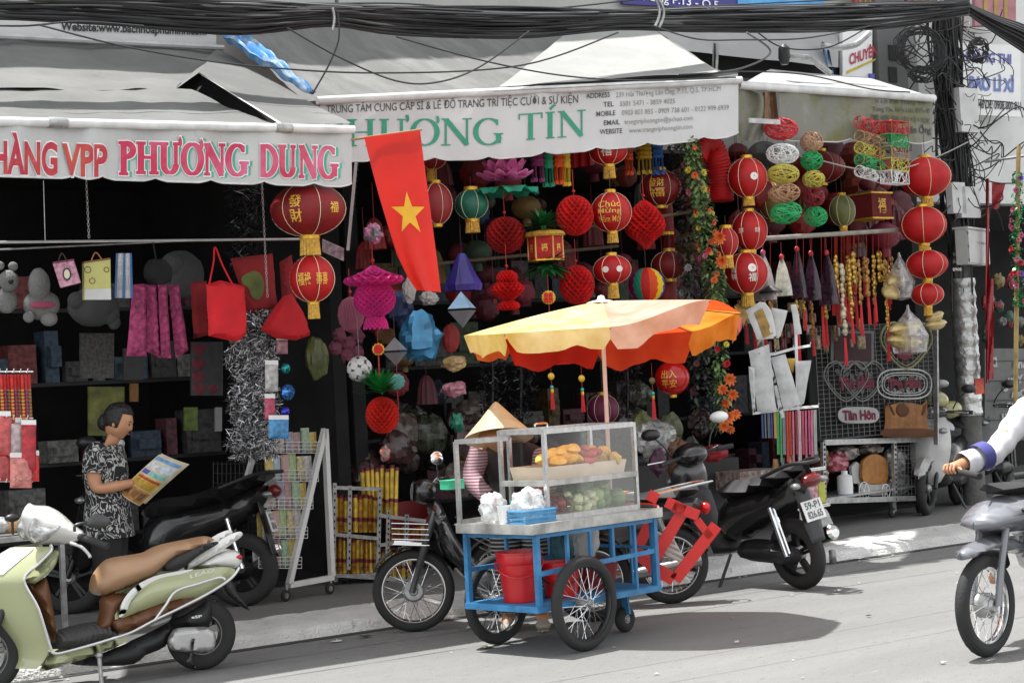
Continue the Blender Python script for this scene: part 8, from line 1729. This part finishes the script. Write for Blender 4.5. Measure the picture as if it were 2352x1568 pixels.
def ingots(label,pts,Y,film):
 r=thing('ingot_bag',label,'bag',at(pts[0][0],pts[0][1]+60,Y),'bags of gold ingots');
 for(x,y,w,h,tl)in pts:
  c=at(x,y,Y);s=pxm(c);m=MB();R_=Matrix.Rotation(tl,3,-FWD);m.ell(c,(w/2/s,w/4/s,h/2/s),20,12,R_,lambda p:1+.28*(abs(p.x)**2)*(1 if p.z>-.2 else .2)-.25*(p.z>.3)*(1-abs(p.x)));m.build('ingot',GI,r)
 if film:
  x,y0,y1,w=film;c=at(x,y0,Y-.02);s=pxm(c);H=(y1-y0)/s;m=MB();m.lathe([(.01,.02),(.02,-.03),(w*.3/s,-H*.3),(w*.5/s,-H*.6),(w*.42/s,-H*.95),(.01,-H)],c,BZ,26,1,.7,lambda i,k:1+.14*noise.noise(V((k*1.2,i,x))));m.build('film',POLY,r,sharp=22)
ingots('clear bag of pale gold ingots hanging below the smallest chain lantern',[(2078,755,84,40,.12),(2076,785,90,36,-.1)],.3,(2085,705,815,100));ingots('upper clear bag of gold ingots behind the third chain lantern',[(2058,640,50,40,.6),(2045,668,40,50,1.0)],.45,(2065,585,690,74));ingots('loose dark gold ingot bunch at the chain lanterns lower right',[(2147,728,50,26,.3),(2150,745,56,26,.1)],.3,None)
ty=at(1990,1165,1.25);tp=PL(V((at(1895,1150,1.25).x,1.25,PAV)),V((.985,.17,0)));tr_=thing('cage_trolley','low grey wire cage trolley on casters full of wrapped wedding goods','trolley',tp.o)
def tpp(x,y,w=0):return tp.P(*tp.at(x,y),w)
for x,y0,y1 in((1886,1015,1150),(2049,1015,1152),(2138,1005,1140)):m=MB();m.bar(tpp(x,y1,.03),tpp(x-2,y0,.03),.045,.03,tp.n);po=m.build('post',STEEL,tr_,smooth=False);m=MB();[m.box(tpp(x-2*k/12,y1+(y0-y1)*(k+.5)/12,.048),(.014,.006,.022))for k in range(12)];m.build('post_holes',mat('hole black'),po,smooth=False,kind='stuff')
for y in(1016,1150):m=MB();m.bar(tpp(1884,y,.04),tpp(2140,y-8,.04),.02,.05);m.build('rail',STEEL,tr_,smooth=False)
m=MB();a_=tp.at(1884,1150);b_=tp.at(2140,1142);m.prism([tp.P(a_.x,a_.y,.03),tp.P(b_.x,a_.y,.03),tp.P(b_.x,a_.y,-.5),tp.P(a_.x,a_.y,-.5)],BZ*.02);m.build('deck',STEEL,tr_,smooth=False);m=MB();a_=tp.at(1884,1014);b_=tp.at(2140,1006);m.prism([tp.P(a_.x,a_.y,.02),tp.P(b_.x,a_.y,.02),tp.P(b_.x,a_.y,-.5),tp.P(a_.x,a_.y,-.5)],BZ*.015);m.build('top_shelf',mat('dim grey shelf','3a3a3a',.7),tr_,smooth=False)
m=MB();[m.tube([tpp(2056+8*k,1022,.03),tpp(2056+8*k,1146,.03)],.003,3)for k in range(11)];[m.tube([tpp(2052,1024+10*k,.03),tpp(2138,1022+10*k,.03)],.003,3)for k in range(13)];m.build('mesh_wire',mat('grid grey'),tr_,kind='stuff')
for x in(1900,2062,2125):a_=tp.at(x,1170);m=MB();m.bar(tp.P(a_.x,.16,-.05),tp.P(a_.x,.06,-.05),.04,.05);m.build('caster_fork',STEEL,tr_,smooth=False);wheel(tr_,tp.P(a_.x-.02,.055,-.05),tp.n,.055,.02,6,.015,.025,STEEL,name='caster')
for i,(x,y,w,h,cl,lb)in enumerate(((1910,1050,52,50,'5a3a1a','brown gold rosette wrapped in film at the left of the cage trolley'),(1915,1100,66,60,'7a1f3a','crimson flowered wrapped bundle at the left of the cage trolley'),(1950,1060,70,50,'8a3f4a','red and white film wrapped bouquet in the cage trolley'),(1985,1040,60,34,'9a8f88','crumpled clear film bundle on top in the cage trolley'),(2085,1065,60,70,'8f8f8c','clear film wrapped white basket right of the trolley post'),(2100,1050,50,40,'9a4a5a','pink flowers in film right of the trolley post'),(2095,1110,70,50,'7f807e','grey film wrapped bundle low right in the cage trolley'),(2040,1030,60,26,'9a6a3a','tan and pink film bundle behind the arch board'))):
 c=tp.P(*tp.at(x,y),-.16-.05*(i%2));s=pxm(c);crumple('wrapped_bundle',lb,'bundle',c,(w/2/s,.12,h/2/s),mat('bundle '+cl,cl,.22,var=.7,scale=16,coat=.4,col2='b0a8a4' if i%2 else None),.3,2.4,'film wrapped goods in the cage trolley')
r=thing('arch_board','orange arched card box with white lattice wheels in the cage trolley','box',tpp(2015,1145,-.05));m=MB();q=[tp.at(*p)for p in((1992,1108),(1988,1068),(1995,1052),(2015,1042),(2036,1050),(2044,1068),(2042,1108))];m.slab(tp,cr([V(p)for p in q],3,True),-.06,-.03);m.build('orange_face',mat('orange board','8f5c22',.6,var=.25,scale=14),r,smooth=False);m=MB();q=[tp.at(*p)for p in((1975,1110),(1970,1072),(1982,1060),(1992,1066),(1996,1110))];m.slab(tp,q,-.10,-.07);m.slab(tp,[tp.at(*p)for p in((1980,1110),(2045,1110),(2045,1135),(2010,1138),(1985,1128))],-.05,-.03);m.build('white_panel',mat('grey white panel','9a9a98',.6),r,smooth=False)
m=MB()
for x,R_ in((1985,22),(2035,18)):c=tp.at(x,1128);R0=R_/pxm(tp.o);m.tube([tp.P(c.x+R0*math.cos(t*PI/10),c.y+R0*math.sin(t*PI/10),.0)for t in range(20)],.004,5,closed=True);[m.tube([tp.P(c.x,c.y,0),tp.P(c.x+R0*math.cos(t*PI/3),c.y+R0*math.sin(t*PI/3),0)],.003,4)for t in range(6)]
m.build('wire_wheel',WHITE,r)
r=thing('white_jug','white plastic jug with blue base at the left of the arched box','jug',tpp(1955,1146,-.06));c=tpp(1955,1142,-.06);m=MB();m.lathe([(.07,.02),(.075,.1),(.072,.2),(.03,.22),(.03,.25),(.002,.25)],c,BZ,20);m.build('body',WHITE,r);m=MB();m.lathe([(.002,0),(.072,.0),(.073,.035),(.07,.036)],c,BZ,20);m.build('base',mat('blue plastic'),r)
for i,(x,y,w,h,Y,mm,lb)in enumerate(((1500,1005,110,80,.9,POLY,'clear film bag of dolls behind the right side of the showcase'),(1475,975,50,60,1.1,mat('olive packet b','5a5f30',.5,var=.5,scale=20),'olive green packet pile behind the showcase'),(1540,985,60,70,1.0,mat('olive print box','4f5434',.5,var=.4,scale=20),'olive printed box behind the film bag'),(1512,1060,46,60,.8,mat('green purple flowers','4a4a3a',.6,var=.8,scale=24,col2='6a3a5a'),'bunch of purple and green artificial flowers behind the showcase'),(1495,1040,40,50,.9,mat('white plush'),'white tissue tuft behind the showcase'),(1565,1062,70,110,.35,mat('brown paper wrap','5f4028',.6,var=.25,scale=4,bump=.5,bscale=12),'crumpled brown cloth bag hanging left of the black scooter mirror'),(1592,1125,44,60,.5,mat('lilac packets','8a6a9a',.4,var=.6,scale=26,col2='a99ab0'),'lilac packets beside the red stool'),(1640,1040,70,40,.9,mat('red cloth roll','8a1420',.7,var=.3),'red cloth roll behind the scooter headlight'))):
 blob('goods_bundle',lb,'bundle',x,y,w,h,Y,mm,.3,2,22,14)
m=MB();c=at(1500,1130,1.4);m.box(c,(1.6,.5,.5));tag(m.build('display_counter',mat('dark counter','2a2a2a',.7),smooth=False),'dark display counter behind the middle of the fruit cart','counter')
for k,x in enumerate((1180,1215,1250)):blob('goods_bundle',('left','middle','right')[k]+' dull film wrapped bundle behind the showcase glass','bundle',x,1075-8*k,50,46,1.2,mat(('dull green film','dull grey film','dull wine film')[k],('4a4f3a','5a5a5a','5a2a3a')[k],.25,var=.6,scale=18),.3,2)
r=thing('helmet','cream yellow helmet hung on the parked scooter by the pole','helmet',at(2152,945,1.4));c=at(2152,920,1.4);s=pxm(c);HLM=mat('cream helmet','9a9668',.25,coat=.5,var=.06);m=MB();m.ell(c,(.105,.12,.095),22,14,None,lambda p:1 if p.z>-.45 else .9);m.build('shell',HLM,r);m=MB();m.tube(cr([c+V((-.1,-.04,.07)),c+V((-.12,-.05,0)),c+V((-.08,-.06,-.08))],4),.01,6);m.build('visor_rim',BLACK,r)
blob('helmet','second cream helmet behind the parked scooter handlebar','helmet',2185,940,60,40,1.7,HLM,.05,1)
blob('decorated_cover','white cover with blue star print on the parked scooter front','cover',2170,985,52,44,1.75,mat('white print cover','a9abae',.4,var=.12,scale=3),.1,1.5)
# ==== beyond the pole: red ribbons and the letter panel
for x0,x1,y0,y1,lb in((2264,2272,410,880,'narrow dark red ribbon hanging right of the pole'),(2278,2310,420,480,'red banner tongue hanging at the right of the pole'),(2266,2282,640,870,'long dark red banner lower right of the pole')):
 m=MB();m.grid(lambda u,v:at(x0+(x1-x0)*u*(1-.5*v*('tongue' in lb)),y0+(y1-y0)*v,1.5+.02*math.sin(u*6+v*9)),6,12);o=m.build('red_banner',mat('deep red banner','8a0f18',.6,var=.2,transl=.15));tag(o,lb,'banner','red banners right of the pole')
rod('bracket_rod','pale rod sloping up at the right edge above the red banners',at(2262,372,1.4),at(2352,358,1.0),.014,STEEL)
pf=PL(at(2310,1000,2.0),BX);lp=thing('letter_panel','grey panel of loose white foam letters at the right edge','panel',pf.P(*pf.at(2310,1010)));m=MB();m.slab(pf,[pf.at(*p)for p in rect(2262,800,2420,1010)],-.03,0);m.build('board',mat('grey letter board','5f5f5e',.7,var=.15),lp,smooth=False)
for i,(t,x,y,h)in enumerate((('Anh',2325,845,24),('Yêu',2312,880,22),('g',2300,890,30),('Quà',2320,912,20),('oo',2308,935,18),('Hoa',2322,942,24),('Tim',2302,975,22),('D',2275,842,26),('uu',2298,960,18))):m=MB();a_=pf.at(x,y);w=.09*len(t);write(m,t,lambda u,v:pf.P(a_.x+w*(1-u),a_.y+h/270*v,.02),.05,True);m.build('foam_letter',mat('foam letter','9a9a98',.7),lp,smooth=False)
for k in range(4):m=MB();m.tube([pf.P(*pf.at(2262,830+45*k),.03),pf.P(*pf.at(2420,826+45*k),.03)],.004,4);m.build('wire_line',BLACK,lp)
rr=random.Random(12)
for k in range(14):x=rr.uniform(2262,2345);y=rr.uniform(640,790);blob('hung_trinket',f'dim trinket in the dark bay beyond the pole','trinket',x,y,rr.uniform(18,36),rr.uniform(18,36),1.9,mat(('trinket grey','trinket red','trinket green','trinket gold')[k%4],('5a5a5a','6a1a1a','2a4a3a','6a5a2a')[k%4],.5,var=.5,scale=20),.4,3,12,8,'dim trinkets beyond the pole')
LIT=[('white crumpled paper cup lid lying at the kerb right of the black scooter',1968,1283,22,'c4c4c2'),('torn white paper strip on the road below the firecracker rack',772,1473,18,'bcbcba'),('dark flattened rag on the road left of the front wheel',838,1462,22,'2a2a2a'),('pale paper scrap under the cart near wheel',1120,1486,26,'b9b59a'),('small white scrap lying in the sunlit road at the right',2165,1522,12,'bcbcba'),('tan paper scrap beneath the cart between the wheels',1250,1450,22,'9a927a'),('small white scrap near the shadow of the umbrella',1690,1475,10,'b5b5b2'),('thin dark scrap at the middle right of the road',1995,1415,9,'3a3a3a'),('white scrap at the road edge left of the cart wheel',1075,1443,14,'c0c0be'),('bright strip lying near the black scooter rear wheel',1925,1357,16,'c6c6c4')]
for lb,x,y,w,cl in LIT:
 c=atz(x,y,.006);s=pxm(c);m=MB();n=9;sd=x*.1;m.grid(lambda u,v:c+V(((u-.5)*w/s*1.3,(v-.5)*w/s*.9,.004+.02*abs(noise.noise(V((u*3+sd,v*3,0)))))),5,4);tag(m.build('litter',mat('litter '+cl,cl,.7),sharp=15),lb,'litter','litter on the road')
r=thing('tin_can','small crushed drink can standing at the kerb right of the black scooter','can',atz(1913,1290,0));c=atz(1913,1294,0);m=MB();m.lathe([(.002,0),(.026,.002),(.03,.01),(.03,.10),(.024,.115),(.002,.113)],c,BZ,16,wob=lambda i,k:1+.05*math.sin(k*2+i));m.build('can',mat('can red silver','8a8a8a',.3,.6,var=.4,scale=20),r)
rr=random.Random(21);m=MB()
for i in range(160):
 x,y=rr.uniform(-7,8),rr.uniform(-6,-.1)if rr.random()<.5 else rr.uniform(-.5,-.02);w=rr.uniform(.006,.022);a=rr.uniform(0,3);m.add([V((x+w*math.cos(a+k*PI/2)*rr.uniform(.6,1),y+w*math.sin(a+k*PI/2),.005))for k in range(4)]+[V((x,y,.005+w*.5))],[(0,1,4),(1,2,4),(2,3,4),(3,0,4)])
o=m.build('road_grit',mat('pale grit','8f8f8c',.9,var=.4),None,kind='stuff',smooth=False);o['label']='scattered pale grit and paper flecks on the road';o['category']='grit'
# ==== the dim mass of lanterns, cloth flowers and bags hanging deeper in the shops
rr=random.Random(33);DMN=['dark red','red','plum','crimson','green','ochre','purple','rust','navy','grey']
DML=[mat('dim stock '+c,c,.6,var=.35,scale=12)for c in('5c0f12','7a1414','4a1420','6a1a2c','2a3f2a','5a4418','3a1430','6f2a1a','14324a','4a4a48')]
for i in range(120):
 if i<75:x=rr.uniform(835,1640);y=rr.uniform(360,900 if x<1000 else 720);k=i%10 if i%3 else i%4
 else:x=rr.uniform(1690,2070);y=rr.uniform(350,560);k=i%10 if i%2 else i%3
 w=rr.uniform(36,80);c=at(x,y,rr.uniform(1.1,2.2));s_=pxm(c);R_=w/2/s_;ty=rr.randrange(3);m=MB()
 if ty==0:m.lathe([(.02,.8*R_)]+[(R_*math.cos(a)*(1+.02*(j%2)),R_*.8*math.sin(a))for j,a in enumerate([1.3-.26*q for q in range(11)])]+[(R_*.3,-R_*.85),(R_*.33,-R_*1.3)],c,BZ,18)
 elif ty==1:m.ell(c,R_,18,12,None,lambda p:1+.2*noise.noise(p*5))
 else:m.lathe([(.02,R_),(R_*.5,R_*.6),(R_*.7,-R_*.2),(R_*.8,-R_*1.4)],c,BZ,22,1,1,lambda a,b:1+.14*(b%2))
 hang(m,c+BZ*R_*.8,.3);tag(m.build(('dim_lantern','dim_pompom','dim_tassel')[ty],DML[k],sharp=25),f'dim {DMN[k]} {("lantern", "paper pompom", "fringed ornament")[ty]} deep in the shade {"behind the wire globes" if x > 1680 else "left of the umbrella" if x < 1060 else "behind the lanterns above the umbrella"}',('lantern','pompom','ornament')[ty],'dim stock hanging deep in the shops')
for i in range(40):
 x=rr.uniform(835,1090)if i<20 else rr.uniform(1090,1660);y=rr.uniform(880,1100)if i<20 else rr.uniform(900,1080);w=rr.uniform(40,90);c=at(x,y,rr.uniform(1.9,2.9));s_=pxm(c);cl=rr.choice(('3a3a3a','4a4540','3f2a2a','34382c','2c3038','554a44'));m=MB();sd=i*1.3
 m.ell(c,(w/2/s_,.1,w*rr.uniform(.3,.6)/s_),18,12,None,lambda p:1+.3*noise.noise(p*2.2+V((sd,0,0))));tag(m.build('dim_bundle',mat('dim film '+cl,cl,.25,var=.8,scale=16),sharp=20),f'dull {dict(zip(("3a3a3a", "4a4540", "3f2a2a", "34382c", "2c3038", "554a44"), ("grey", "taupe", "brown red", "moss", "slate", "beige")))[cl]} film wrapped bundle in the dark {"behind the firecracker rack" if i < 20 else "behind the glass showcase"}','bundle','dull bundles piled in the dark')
m=MB();m.grid(lambda u,v:at(1886+16*u+20*v,95+105*v+6*u,1.75+.05*math.sin(u*9+v*4)),10,16);tag(m.build('tarpaulin',BLU),'narrow blue tarpaulin strip hanging beside the street lamp arm','tarpaulin')
